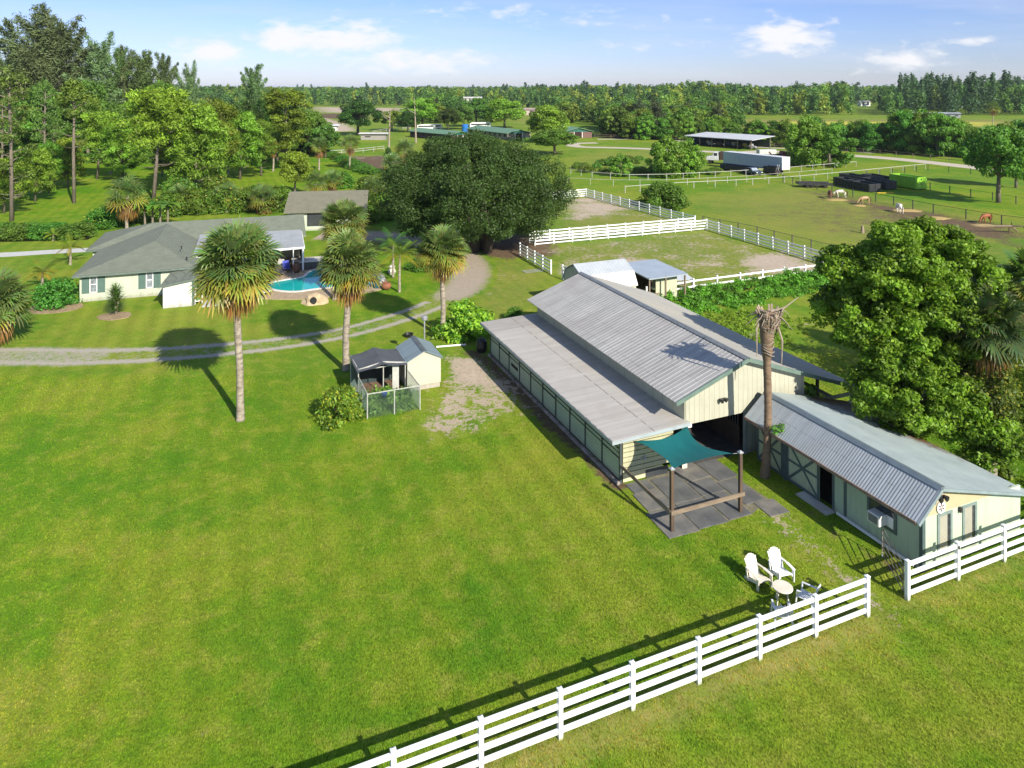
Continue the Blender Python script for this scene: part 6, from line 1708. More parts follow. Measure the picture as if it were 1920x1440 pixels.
def sabal(label, x, y, h, R_, seed, nf=62, lean=(0, 0), tr=.21, yellow=.4, skirt=26, name='sabal_palm', group='sabal palms on the lawn', gcol=FG, nl=20, trunkmat=None, cat='palm', skirtlen=1.0, rough=0):
    r = random.Random(seed)
    t = thing(name, label, cat, (x, y, 0), 0, group)
    top = Vector((lean[0], lean[1], h))
    P = [Vector((0, 0, -.1)), Vector((lean[0] * .25 + r.uniform(-.10, .10), lean[1] * .25, h * .33)), Vector((lean[0] * .7 + r.uniform(-.10, .10), lean[1] * .6, h * .7)), top - Vector((0, 0, .35))]
    mb = MB(); pts = []; rad = []
    nr = int(h / .16)
    for i in range(nr + 1):
        f = i / nr; k = min(2, int(f * 3)); pts.append(P[k].lerp(P[k + 1], f * 3 - k))
        rad.append(tr * (1.18 - .22 * min(1, f * 6) + .05 * (i % 2) + (.16 if f > .86 and h > 3 else 0)) * (1 + (rough + .07) * (r.random() - .5)))
    mb.tube(pts, rad, 10); mb.build('trunk', trunkmat or PALMBARK, t, smooth=True)
    def crown(V, F, T):
        for i in range(nf):
            f = i / nf
            el = math.asin(max(-.97, min(.99, 1 - f * 1.60 + r.uniform(-.14, .14)))); a = i * 2.39996 + r.uniform(-.35, .35)
            d = Vector((math.cos(a) * math.cos(el), math.sin(a) * math.cos(el), math.sin(el)))
            k = max(0, (f - (1 - yellow * 1.15)) / (yellow * 1.15)) if yellow else 0
            k = min(1, max(0, k + r.uniform(-.18, .18)))
            c = Vector(gcol).lerp(Vector(FY), min(1, k * 1.25)); c = c.lerp(Vector(FO), max(0, k * 1.9 - 1.35))
            c *= r.uniform(.70, 1.25) * (1.12 - .12 * f)
            fan_frond(V, F, T, top + Vector((0, 0, -.25 * f)), d, R_ * (.36 + .26 * r.random()), R_ * (.46 + .14 * r.random()), nl, .05 + r.random() * .45 + .25 * f, tuple(c), r, 1.95, .05)
    link_mesh('crown', frond_mesh('crown', crown), t)
    if skirt:
        def sk(V, F, T):
            for i in range(skirt):
                a = i * 2.39996; el = R(-52) - r.random() * R(32)
                d = Vector((math.cos(a) * math.cos(el), math.sin(a) * math.cos(el), math.sin(el)))
                c = Vector(FB).lerp(Vector(FO), r.random() * .6) * r.uniform(.6, 1.15)
                fan_frond(V, F, T, top + Vector((0, 0, -.35 - .2 * r.random())), d, R_ * .34 * skirtlen, R_ * .42 * skirtlen, 8, 1.6, tuple(c), r, .9, .045)
        link_mesh('dead_skirt', frond_mesh('dead_skirt', sk), t)
    return t
x, y = G(451, 788); sabal('tallest sabal palm alone on the open lawn, with a big green and gold crown', x, y, 9.0, 2.5, 101, 112, (-.25, .05), .20, .38, 48, skirtlen=1.05)
x, y = G(649, 694); sabal('sabal palm rising behind the wire kennel, its crown over the pool', x, y, 7.2, 2.3, 102, 108, (.2, 0), .22, .36, 34)
x, y = G(829, 633); sabal('sabal palm with an orange-edged crown where the drive bends', x, y, 6.7, 2.05, 103, 100, (0, .05), .20, .55, 20)
x, y = G(627, 562); sabal('shorter sabal palm at the pool edge, its crown before the garage', x, y, 6.9, 2.35, 104, 96, (.75, .3), .19, .45, 30)
x, y = G(-18, 652); sabal('sabal palm cut by the left edge of the picture', x, y, 3.3, 2.5, 105, 84, (.3, 0), .24, .15, 20)
x, y = 22.75, 33.7; sabal('dark sabal palm with a vine-wrapped trunk behind the tack house', x, y, 7.75, 2.15, 106, 52, (-.1, 0), .25, .06, 20, gcol=(.05, .085, .034), rough=.1, group='sabal palms among the right-hand trees')  # frond green darkened to paint in shade from the leafy tree
x, y = 31.0, 42.5; sabal('sabal palm at the right edge of the picture behind the big leafy tree', x, y, 7.2, 2.1, 107, 50, (0, 0), .22, .4, 24, gcol=(.055, .10, .02), group='sabal palms among the right-hand trees')
# dead palm
x, y = G(1433, 894)
dead = thing('dead_palm', 'headless dead palm with a shaggy bleached top in front of the barn', 'palm', (x, y, 0))
DH = 8.05
pts = []; rad = []
rr = random.Random(5)
for i in range(61):
    f = i / 60; z = DH * f - .1
    pts.append((.02 + .22 * f + .10 * math.sin(f * 5), .05 * math.sin(f * 4), z))
    b = .24 - .06 * min(1, f * 6)
    if f > .70: b += .09 * min(1, (f - .70) / .06)
    if f > .80: b += .05 * min(1, (f - .80) / .05)
    if f > .88: b += .16 * (f - .88) / .12
    rad.append(b * (1 + .10 * (rr.random() - .5)) * (1 if f < .985 else .55))
mb = MB(); mb.tube(pts, rad, 12); mb.build('trunk', DEADBARK, dead, smooth=True)
mb = MB()
for i in range(120):
    f = rr.random(); a = rr.random() * 6.283; z = DH * (.86 + .13 * f); b = .29 + .20 * f
    cx = .24; p = Vector((cx + b * math.cos(a), b * math.sin(a), z)); q = p + Vector((math.cos(a) * .16, math.sin(a) * .16, .20))
    mb.bar(p - Vector((0, 0, .1)), q, .09, .035)
mb.build('leaf_boots', simple('bleached_boot', (.42, .34, .26), (.20, .14, .10), 5, .9), dead)
mb = MB()
for i in range(34):
    a = rr.random() * 6.283; L = .35 + .5 * rr.random(); s = Vector((.24 + .28 * math.cos(a), .28 * math.sin(a), DH - .05 - .25 * rr.random()))
    u = rr.uniform(-.35, .22)
    mb.tube([s, s + Vector((math.cos(a) * L * .5, math.sin(a) * L * .5, u * L)), s + Vector((math.cos(a) * L, math.sin(a) * L, u * L - .45 * L))], [.035, .03, .008], 5)
mb.tube([(.3, 0, DH - .1), (1.0, .1, DH + .05), (1.75, .2, DH + .55)], [.05, .04, .015], 5)
mb.tube([(-.1, 0, DH - .3), (-.45, -.2, DH - .9), (-.42, -.2, DH - 2.2)], [.05, .05, .02], 5)
mb.tube([(.55, -.1, DH - .6), (.75, -.3, DH - 1.4), (.72, -.3, DH - 2.5)], [.05, .05, .02], 5)
mb.build('dead_fronds', PALEDEAD, dead)
mb = MB()
for k in range(7):
    z = DH * (.74 + .022 * k); cx = .22 + .08 * math.sin(z / DH * 5)
    mb.tube([(cx + .31 * math.cos(a), .31 * math.sin(a), z + .08 * math.sin(a * 2 + k)) for a in np.linspace(0, 5.6, 14)], .02, 5)
mb.build('dry_vine', PALEDEAD, dead)

# feather palms
def feather(V, F, T, base, az, L, rise, col, r, n=20, leaf=.42, droop=1.0):
    pts = []
    for i in range(n + 1):
        f = i / n; pts.append(base + Vector((math.cos(az) * L * f * (1 - .12 * f), math.sin(az) * L * f * (1 - .12 * f), rise * L * f - droop * L * .62 * f * f)))
    side = Vector((-math.sin(az), math.cos(az), 0))
    def add(vs, c):
        b = len(V); V.extend(vs); T.extend([c] * 4); F.append([b, b + 1, b + 2, b + 3])
    for i in range(n):
        add([pts[i] - side * .02, pts[i] + side * .02, pts[i + 1] + side * .015, pts[i + 1] - side * .015], col)
        if i < 2: continue
        f = i / n; t = (pts[i + 1] - pts[i]).normalized()
        for s in (-1, 1):
            l = leaf * math.sin(math.pi * (.12 + .85 * f)) * r.uniform(.85, 1.1)
            o = (side * s * .8 + t * .55 + Vector((0, 0, -.35))).normalized() * l
            w = t * .035; c = tuple(x * r.uniform(.8, 1.2) for x in col)
            add([pts[i] - w, pts[i] + w, pts[i] + o + w * .3 + Vector((0, 0, -.1 * l)), pts[i] + o - w * .3 + Vector((0, 0, -.1 * l))], c)
def feather_palm(label, x, y, h, L, n, col, col2, seed, tr=.11, name='feather_palm', rise=.9, group='young feather palms around the house'):
    r = random.Random(seed); t = thing(name, label, 'palm', (x, y, 0), 0, group)
    mb = MB(); mb.tube([(0, 0, -.05), (0, 0, h * .5), (.03, 0, h)], [tr * 1.2, tr, tr * .8], 8); mb.build('trunk', PALMBARK, t)
    def fn(V, F, T):
        for i in range(n):
            f = i / n; c = Vector(col).lerp(Vector(col2), max(0, f * 1.5 - .6)) * r.uniform(.85, 1.15)
            feather(V, F, T, Vector((0, 0, h)), i * 2.4 + r.uniform(-.2, .2), L * r.uniform(.85, 1.1), rise * (1.5 - 1.5 * f), tuple(c), r, 20, L * .22)
    link_mesh('crown', frond_mesh('crown', fn), t)
x, y = G(749, 548); feather_palm('young feather palm with yellowing fronds on the lawn right of the pool', x, y, 3.4, 2.3, 15, (.11, .17, .015), (.28, .19, .02), 201)
x, y = G(737, 520); feather_palm('green feather palm just behind the yellowing one by the pool', x, y, 3.2, 2.4, 14, (.045, .115, .02), (.08, .13, .02), 202)
x, y = G(132, 497); feather_palm('small yellow-green palm between the concrete path and the house corner', x, y, 1.9, 1.9, 13, (.14, .20, .018), (.25, .18, .02), 203)
x, y = G(79, 541); feather_palm('small golden palm left of the round dark bush', x, y, 1.5, 1.8, 14, (.13, .17, .018), (.30, .20, .02), 204)
x, y = G(100, 452); feather_palm('tiny palm beside the ditch at the far end of the concrete path', x, y, .8, 1.4, 10, (.12, .18, .018), (.2, .2, .02), 205)
# banana clump behind the house
x, y = G(292, 428); t = thing('banana_plant', 'banana plant with broad arching leaves above the house ridge', 'banana plant', (x, y, 0))
mb = MB(); r = random.Random(9)
for i in range(4): mb.tube([(i * .9 - 1.4, .2 * i, 0), (i * .95 - 1.5, .2 * i, 2.6)], [.16, .10], 8)
mb.build('trunk', BARK, t)
def fn(V, F, T):
    for k in range(4):
        for i in range(7):
            a = i * .9 + k + r.random() * .4; L = 3.1 * r.uniform(.8, 1.1); b = Vector((k * .95 - 1.5, .2 * k, 2.6)); pv = None
            side = Vector((-math.sin(a), math.cos(a), 0)); c = tuple(q * r.uniform(.8, 1.2) for q in (.085, .17, .02))
            for s in range(7):
                f = s / 6; p = b + Vector((math.cos(a) * L * f * .8, math.sin(a) * L * f * .8, L * (.9 * f - .85 * f * f))); w = side * (.5 * math.sin(math.pi * min(1, f * .9 + .1)))
                if pv:
                    n0 = len(V); V.extend([pv[0] - pv[1], pv[0] + pv[1], p + w, p - w]); T.extend([c] * 4); F.append([n0, n0 + 1, n0 + 2, n0 + 3])
                pv = (p, w)
link_mesh('crown', frond_mesh('crown', fn), t)
# yucca in front of the house
x, y = G(217, 590); t = thing('yucca_plant', 'tall spiky yucca in a mulch ring before the house wall', 'yucca', (x, y, 0)); r = random.Random(19)
mb = MB()
for i in range(3): mb.tube([(0, 0, 0), (.2 * math.cos(i * 2.1), .2 * math.sin(i * 2.1), 1.1 + .5 * i)], [.1, .07], 7)
mb.build('trunk', BARK, t)
def fn(V, F, T):
    for k, hz in enumerate((.5, .9, 1.3, 1.7, 2.1)):
        for i in range(80):
            a = r.random() * 6.283; el = r.uniform(-.25, 1.35); L = 1.0 - .08 * k + .2 * r.random()
            d = Vector((math.cos(a) * math.cos(el), math.sin(a) * math.cos(el), math.sin(el))); s = d.cross(Vector((0, 0, 1))); s.normalize()
            b = Vector((r.uniform(-.2, .2) * (1.2 - .4 * k / 4), r.uniform(-.2, .2), hz * .92)); n0 = len(V); c = tuple(q * r.uniform(.7, 1.3) for q in (.065, .13, .025))
            V.extend([b - s * .045, b + s * .045, b + d * L + s * .004, b + d * L - s * .004]); T.extend([c] * 4); F.append([n0, n0 + 1, n0 + 2, n0 + 3])
link_mesh('leaves', frond_mesh('leaves', fn), t)
mulch = simple('mulch', (.34, .25, .15), (.2, .14, .08), 4, .95, 0, .4)
for px, py, r_, lab in ((215, 593, 1.25, 'tan mulch ring around the yucca'), (104, 577, 2.0, 'tan mulch ring around the round dark bush by the house')):
    n = 20; rg = random.Random(px); mb = MB(); mb.prism([(r_ * (1 + .12 * rg.random()) * math.cos(i * 2 * math.pi / n), r_ * .8 * (1 + .12 * rg.random()) * math.sin(i * 2 * math.pi / n)) for i in range(n)], 0, .04)
    tag(mb.build('mulch_bed', mulch, None, (*G(px, py), .0)), lab, kind='structure')

# ------------------------------------------------------------------ single bushes
plant('shrub', 'round_bush', 'round dark green bush at the front left corner of the house', 'bush', 106, 572, 1.12, 1.1)
plant('jasmine', 'round_bush', 'round glossy bush on the lawn at the front corner of the kennel', 'bush', 637, 786, 1.02, 1.05)
plant('croton', 'lime_bush', 'bright lime green bush beside the sabal palm and the lean-to', 'bush', 872, 632, 1.25, 1.12)
plant('shrub', 'low_bush', 'low green bush at the foot of the drive-side palms near the oak', 'bush', 790, 505, .9, .6)
plant('shrub', 'low_bush', 'small dark plant against the far end of the long barn', 'bush', 965, 600, .45, .5)
plant('big_bush', 'round_bush', 'round green bush against the white paddock fence in the horse field', 'bush', 1243, 388, .98, .95)
r = random.Random(77)
# vines on the bank and in the kennel run
def vine_mass(name, label, cl, size, col, seed, cat, hue=None, loc=(0, 0, 0)):
    me = np_obj_mesh(name, leaf_cloud(cl, size, seed, [np.array(col) * (.75 + .5 * r.random()) for _ in cl], .28, .7, .5, .4, hue=hue), LEAF)
    o = link_mesh(name, me, None, loc); tag(o, label, cat); return o
cl = []
a0, a1 = np.array(G(1235, 566)), np.array(G(1552, 517))
for i in range(330):
    f = r.random(); w = r.random() ** 1.1
    p = a0 + (a1 - a0) * f + np.array([.38, -.92]) * (w * (4.6 - 1.5 * f))
    hh = .95 * (1 - w) ** 1.2 + .12; c = .26 + .34 * r.random()
    cl.append((p[0] - a0[0] + r.uniform(-.5, .5), p[1] - a0[1] + r.uniform(-.4, .4), max(.06, hh * r.uniform(.4, 1.1) - c * .3), c, c, c * .6, 110))
vine_mass('vine_bank', 'bank of bright green vines sprawling below the two-rail fence', cl, .17, (.058, .130, .014), 3, 'vines', None, (a0[0], a0[1], 0))
cl = []
for i in range(60):
    f, g = r.random(), r.random(); p = frame_point(SO, AX, -2.85 + 2.8 * f, -2.5 + 2.2 * g)
    c = .28 + .2 * r.random(); cl.append((p[0] - SO[0], p[1] - SO[1], .1 + .5 * r.random() * g, c, c, c * .8, 60))
vine_mass('kennel_weeds', 'tall green weeds filling the front run of the kennel', cl, .16, (.06, .15, .03), 4, 'weeds', None, (SO[0], SO[1], 0))
cl = []
for i in range(420):
    f, g_ = r.random(), r.random()
    p = (np.array(G(1262, 590)) * (1 - f) + np.array(G(1440, 668)) * f) * (1 - g_) + (np.array(G(1275, 572)) * (1 - f) + np.array(G(1560, 600)) * f) * g_
    c = .10 + .22 * r.random(); cl.append((p[0] - a0[0], p[1] - a0[1], c * .25, c, c, c * .5, 22))
o = link_mesh('rough_growth', np_obj_mesh('rough_growth', leaf_cloud(cl, .15, 41, [np.array((.07, .15, .016)) * r.uniform(.7, 1.3) for _ in cl], .28, .6, .6, .3), LEAF), None, (a0[0], a0[1], 0))
tag(o, 'rough low weeds between the long barn and the vine bank', kind='stuff')
# ivy on the barn's open corner and a sprig in the gutter
cl = []
for i in range(16):
    p = frame_point(BO, AX, 11.5 + .25 * r.random(), -.15); cl.append((p[0] - BO[0], p[1] - BO[1], 1.0 + 1.8 * r.random(), .25, .25, .3, 40))
vine_mass('ivy', 'ivy climbing the corner post at the right end of the barn front', cl, .16, (.04, .10, .014), 5, 'ivy', None, (BO[0], BO[1], 0))
p = WF(-.5, 7.05); cl = [(0, 0, 0, .28, .28, .25, 50), (.2, .1, .12, .22, .22, .2, 40), (-.15, .05, .1, .2, .2, .2, 40)]
vine_mass('gutter_sprig', 'sprig of leaves growing from the eave of the tack house beside the dead palm', cl, .13, (.045, .09, .015), 6, 'sprig', None, (p[0], p[1], 2.4))

# ------------------------------------------------------------------ the big oak behind the barn
def big_tree(name, label, loc, seed, clumps, lsize, col, trunks, leafmat_, hue=None, colvar=.25, aspect=.55, cat='tree', bark=BARKD):
    r = random.Random(seed)
    t = thing(name, label, cat, (*loc, 0))
    cols = [np.array(col) * (.80 + .40 * r.random()) for _ in clumps]
    link_mesh('crown', np_obj_mesh('crown', leaf_cloud(clumps, lsize, seed, cols, colvar, aspect, hue=hue), leafmat_), t)
    mb = MB()
    for P, R0 in trunks:
        mb.tube(P, [R0 * (1.2 - .8 * i / (len(P) - 1)) for i in range(len(P))], 9)
    for c in r.sample(clumps, 26):
        e = Vector(c[:3]); P, R0 = trunks[r.randrange(len(trunks))]; s = Vector(P[-2]).lerp(Vector(P[-1]), r.random())
        mb.tube([s, s.lerp(e, .5) + Vector((0, 0, .4)), e], [R0 * .4, R0 * .25, .04], 6, cap=False)
    mb.build('trunk', bark, t, smooth=True)
    return t
ro = random.Random(71); cl = []
for i in range(430):
    a = ro.random() * 6.283; z = -.75 + 1.75 * ro.random()
    rr_ = math.sqrt(max(0, 1 - min(1, abs(z)) ** 2.2)); k = .70 + .34 * ro.random() if ro.random() > .15 else .45
    wob = 1 + .10 * math.sin(a * 4 + 1) + .08 * math.sin(a * 7 + z * 3)
    c = 1.0 + .75 * ro.random()
    cl.append((9.7 * rr_ * math.cos(a) * k * wob, 9.0 * rr_ * math.sin(a) * k * wob, 6.6 + 5.7 * z * (.88 + .24 * ro.random()), c, c, c * .75, 430))
ox, oy = -4.4, 82.5
big_tree('oak_tree', 'huge dark green spreading oak behind the barn, the broadest crown in view', (ox, oy), 72, cl, .225, (.025, .048, .012),
         [([(0, -1.5, -.1), (.3, -1.2, 2), (-1, -.5, 4.5), (-3, 0, 7)], .55), ([(1.6, -2.2, -.1), (1.9, -2, 2), (3, -1, 5), (5, 0, 8)], .45), ([(.8, 0, -.1), (.8, 0, 3), (.5, 1, 7), (0, 1, 10)], .6)], LEAF, (.04, (.04, .075, .014)), .16)
# leafy tree on the right
rt = random.Random(81); cl = []
def lobe(cx, cy, cz, rx, ry, rz, n, leaves=205, cs=.46):
    for i in range(int(n * 1.75)):
        a = rt.random() * 6.283; z = -.8 + 1.8 * rt.random(); q = math.sqrt(max(0, 1 - min(1, abs(z)) ** 2)); k = .6 + .45 * rt.random()
        c = cs * (.65 + .7 * rt.random())
        cx2, cy2, cz2 = cx * .93, cy * .93, cz * 1.06 + .25
        cl.append((cx2 + rx * .93 * q * math.cos(a) * k, cy2 + ry * .93 * q * math.sin(a) * k, cz2 + rz * z, c, c, c * .72, leaves))
TX, TY = 20.7, 36.6
for q in range(26):
    a_ = rt.random() * 6.283; e_ = rt.uniform(-.25, 1.3); R1 = rt.uniform(1.02, 1.22)
    lobe(3.6 * math.cos(a_) * math.cos(e_) * R1, 3.2 * math.sin(a_) * math.cos(e_) * R1, 6.9 + 3.2 * math.sin(e_) * R1, .75, .75, .6, 4)
lobe(0, 0, 7.6, 3.9, 3.6, 2.3, 70); lobe(-2.6, -.2, 6.2, 2.4, 2.6, 2.0, 34); lobe(1.6, .8, 7.8, 2.2, 2.4, 1.9, 34); lobe(.3, -1.6, 4.9, 2.8, 2.2, 2.0, 44)
lobe(-1.4, -2.2, 3.4, 1.8, 1.6, 1.6, 28); lobe(1.0, -2.6, 2.8, 1.8, 1.5, 1.7, 28); lobe(2.0, -3.6, 1.7, 1.2, 1.0, 1.2, 16); lobe(1.7, -.8, 5.2, 1.6, 1.7, 2.2, 24)
lobe(.6, -2.4, 6.6, 1.8, 1.5, 2.0, 36); lobe(.6, -1.6, 7.0, 2.6, 1.8, 2.4, 46); lobe(-2.5, -1.6, 3.7, 1.6, 1.4, 1.9, 26); lobe(-1.9, -2.0, 2.2, 1.4, 1.0, 1.1, 16); lobe(-1.6, -1.8, 5.6, 2.0, 1.5, 1.8, 26)
lobe(-2.9, 1.4, 8.4, 1.5, 1.6, 1.0, 14); lobe(-.9, .8, 9.7, 1.1, 1.2, .6, 12); lobe(1.9, .4, 9.9, 1.3, 1.2, .6, 12); lobe(2.8, .7, 9.0, 1.2, 1.2, .8, 12)
big_tree('leafy_tree', 'large bright green leafy tree leaning over the low end of the barn roof', (TX, TY), 82, cl, .18, (.060, .128, .012),
         [([(0, 0, -.1), (.1, 0, 2), (-.5, -.3, 4.5), (-1, 0, 7)], .32), ([(.2, .2, -.1), (.6, 0, 2.5), (1.4, -.2, 5), (2, 0, 8)], .26)], LEAF, (.10, (.095, .17, .018)), .3, .62, bark=BARK)
# vine-smothered growth at the right edge
cl = []
for i in range(260):
    x = 23.5 + 14 * rt.random(); y = 36.5 + 11 * rt.random()
    hh = 1.0 + 3.6 * max(0, min(1, (y - 36) / 8)) * (.6 + .5 * math.sin(x * .9) ** 2)
    c = .6 + .45 * rt.random(); cl.append((x - 23, y - 36, hh * (.4 + .6 * rt.random()), c, c, c * .8, 190))
for i in range(70):
    x = 22.6 + 14 * rt.random(); y = 32.5 + 4 * rt.random()
    c = .35 + .2 * rt.random(); cl.append((x - 23, y - 36, .2 + .15 * rt.random(), c, c, c * .6, 120))
vine_mass('vine_thicket', 'thicket smothered in green vines behind the tack house at the right edge', cl, .17, (.038, .092, .012), 9, 'thicket', (.1, (.10, .16, .02)), (23, 36, 0))
cl = []
for i in range(60):
    z = 1.6 + 5.2 * rt.random(); s = 1.2 * (1 - abs(z - 4.6) / 3.4) + .35
    a = rt.random() * 6.283; c = .42 + .25 * rt.random()
    cl.append((s * .8 * math.cos(a), s * .6 * math.sin(a), z, c, c * .9, c * 1.2, 170))
vine_mass('vine_curtain', 'curtain of dark vines hanging round the trunk of the palm behind the tack house', cl, .15, (.036, .062, .012), 10, 'vines', (.12, (.11, .13, .02)), (22.78, 33.9, 0))

# ------------------------------------------------------------------ trees on the left, one by one
GA = 'tall feathery pines on the left skyline'
for i, (key, px, py, topy, w, lab) in enumerate([
        ('tall_pine_c', 8, 291, 105, 1.1, 'feathery pine at the left edge of the skyline'),
        ('tall_pine_a', 40, 291, 75, 1.0, 'feathery pine between the left edge and the tallest crown'),
        ('tall_pine_c', 72, 293, 18, 1.1, 'tallest feathery pine on the left skyline'),
        ('tall_pine_c', 116, 293, 32, 1.15, 'second tallest feathery pine, just right of the tallest'),
        ('tall_pine_a', 150, 294, 120, 1.0, 'shorter feathery pine filling the gap right of the two tallest'),
        ('tall_pine_c', 186, 294, 70, 1.0, 'open-crowned feathery pine in the middle of the left skyline'),
        ('tall_pine_b', 226, 292, 70, .85, 'narrow feathery pine with a plume-like top'),
        ('tall_pine_b', 268, 295, 76, .95, 'dark spire-shaped feathery pine left of the leaning one'),
        ('tall_pine_a', 306, 293, 96, .8, 'dark feathery pine with a ragged top, right end of the tall group'),
        ('tall_pine_c', 356, 298, 122, .7, 'thin sparse pine standing against the cloud right of the tall group'),
        ('tall_pine_a', 476, 282, 118, .95, 'lone feathery pine with a wide bluish crown above the woods'),
        ('tall_pine_c', 238, 291, 96, .9, 'pale feathery pine half hidden between two plume-topped ones'),
        ('tall_pine_a', 12, 291, 140, 1.2, 'broad feathery pine low at the left edge')]):
    x, y = G(px, py); zt = CAM_H - (topy - 165) * y / 1330
    s = zt / 30
    plant(key, 'feathery_pine', lab, 'tree', px, py, min(s, 1.4) * w, s, i * 1.7, GA)
GB = 'slash pines around the left lawn'
for i, (key, px, py, topy, H0, w, lab) in enumerate([
        ('slash_sparse', 22, 414, 125, 22, 1.0, 'sparse slash pine nearest the left edge, branches right down its stem'),
        ('slash_tall', 139, 381, 148, 20, 1.0, 'slash pine with a long bare pale trunk on the left lawn'),
        ('slash_flat', 288, 373, 174, 16, 1.05, 'flat-topped slash pine with a slanting pale trunk'),
        ('slash_bushy', 366, 366, 205, 13, .95, 'bushy slash pine behind the house ridge'),
        ('slash_yellow', 408, 352, 193, 15, .95, 'yellow-green slash pine right of the bushy one'),
        ('slash_yellow', 538, 318, 172, 15, 1.1, 'yellow-green slash pine nearest the garage end of the left wood'),
        ('slash_tall', 304, 332, 205, 20, .8, 'thin slash pine between the flat-topped and bushy ones'),
        ('slash_tall', 320, 322, 200, 20, .8, 'thinnest slash pine far back on the left lawn'),
        ('slash_sparse', 82, 352, 150, 22, .8, 'sparse slash pine left of the long bare trunk'),
        ('slash_sparse', 102, 345, 230, 22, 1.0, 'small sparse slash pine in the shade of the left wood'),
        ('slash_bushy', 230, 340, 232, 13, .9, 'low bushy slash pine left of the flat-topped one'),
        ('slash_flat', 182, 336, 215, 16, 1.0, 'spreading slash pine right of the long bare trunk'),
        ('slash_bushy', 450, 336, 215, 13, .9, 'bushy slash pine left of the skirted palms'),
        ('slash_sparse', 5, 372, 180, 22, .9, 'sparse slash pine cut by the left edge'),
        ('slash_bushy', 128, 352, 262, 13, .9, 'young slash pine beside the long bare trunk'),
        ('slash_bushy', 66, 378, 282, 13, .95, 'young slash pine nearest the ditch on the left lawn'),
        ('slash_yellow', 92, 362, 270, 15, 1.0, 'young yellow-green slash pine left of the long bare trunk'),
        ('slash_bushy', 8, 400, 300, 13, 1.0, 'young slash pine at the left edge above the ditch'),
        ('slash_bushy', 334, 345, 226, 13, 1.0, 'bushy slash pine between the flat-topped one and the house ridge pine'),
        ('slash_yellow', 490, 330, 228, 15, 1.0, 'yellow-green slash pine between the far palms')]):
    x, y = G(px, py); s = (CAM_H - (topy - 165) * y / 1330) / H0
    plant(key, 'slash_pine', lab, 'tree', px, py, max(.35, s) * w, max(.35, s), i * 2.1, GB)
# palms of the left lawn and the garden behind the house
def small_palm(label, px, py, topy, Rr, seed, yellow, skirt=14, gcol=FG, group='palms beyond the house', name='sabal_palm'):
    x, y = G(px, py); zt = CAM_H - (topy - 165) * y / 1330
    sabal(label, x, y, max(.8, zt - Rr * .75), Rr, seed, 38, (.1, 0), .2, yellow, skirt, name, group, gcol, 12)
small_palm('bronze-skirted palm standing on the far left lawn', 207, 327, 268, 2.6, 301, .6)
small_palm('brown half-dead palm on the lawn left of the round-leaved tree', 512, 321, 262, 2.0, 302, .95, 24, (.12, .12, .03))
small_palm('large palm with a straw skirt behind the left end of the house', 238, 432, 330, 3.0, 303, .45, 26)
small_palm('golden-skirted palm between the house ridge and the garage', 492, 402, 345, 2.5, 304, .55, 20)
small_palm('palm among the pines left of the brown half-dead one', 428, 328, 245, 2.8, 305, .4, 16)
small_palm('palm close to the right-hand side of that pine group', 452, 322, 252, 2.6, 306, .35, 16)
small_palm('tan-skirted palm on the lawn right of the round-leaved tree', 598, 319, 258, 2.4, 307, .55, 22)
small_palm('lone palm at the corner of the sand ring', 656, 318, 252, 2.5, 308, .4, 14)
small_palm('yellowish palm touching the left shoulder of the big oak', 758, 330, 262, 2.8, 309, .55, 12)
small_palm('second yellowish palm low at the left of the big oak', 735, 345, 288, 2.6, 310, .5, 12)
small_palm('golden palm beside the garage roof', 700, 392, 330, 2.4, 311, .6, 16)
small_palm('low palm right of the round-leaved tree', 622, 368, 318, 2.2, 312, .45, 14)
small_palm('low spreading palm in front of the round-leaved tree', 590, 378, 322, 2.2, 313, .3, 12)
small_palm('palm low in the thicket behind the house ridge', 335, 402, 345, 2.0, 314, .3, 8)
small_palm('palm in the thicket below the bushy slash pine', 425, 398, 342, 2.0, 315, .3, 8)
small_palm('palm by the fence line right of the far pines', 1862, 235, 190, 4, 316, .4, 10)
plant('light_tree', 'seagrape_tree', 'rounded light green tree with large leaves left of the garage', 'tree', 553, 366, .62, .72, .4)
GC = 'thicket shrubs behind the house'
for i, (px, py, s, lab) in enumerate([(262, 412, 1.0, 'dark shrub behind the left end of the house roof'), (215, 420, .9, 'dark shrub left of the straw-skirted palm'), (318, 404, 1.0, 'shrub beside the banana plant'), (352, 400, 1.1, 'shrub behind the middle of the house ridge'),
        (390, 398, 1.0, 'shrub below the yellow-green slash pine'), (425, 397, 1.1, 'shrub above the right half of the house ridge'), (458, 395, 1.0, 'shrub left of the golden-skirted palm'), (518, 396, 1.1, 'dark shrub against the left end of the garage'), (478, 388, 1.0, 'taller shrub behind the golden-skirted palm'),
        (335, 380, 1.2, 'taller shrub at the foot of the bushy slash pine'), (405, 376, 1.2, 'taller shrub at the foot of the yellow-green slash pine'), (192, 428, .8, 'low shrub at the ditch end left of the house'), (705, 412, 1.1, 'shrub between the garage and the big oak'), (690, 372, 1.1, 'shrub behind the right end of the garage roof'), (640, 352, .9, 'shrub row piece behind the garage roof')]):
    plant('thicket', 'garden_shrub', lab, 'shrub', px, py, s, s * 1.0, i * 1.3, GC)
for i in range(7):
    px = 8 + i * 24
    plant('shrub', 'ditch_bush', 'low dark bush in the row along the ditch at the left edge', 'bush', px, 443 + (i % 2) * 4, 1.25, .85, i, 'ditch-side bushes at the left edge')
DITCH = simple('ditch_water', (.012, .012, .008), (.03, .026, .015), .5, .15)
ribbon('ditch_water', [G(-250, 452), G(0, 450), G(100, 448), G(172, 446)], [2.4, 2.4, 2.2], .011, lambda s, t: 2, DITCH, 'dark water of the narrow ditch at the left edge')
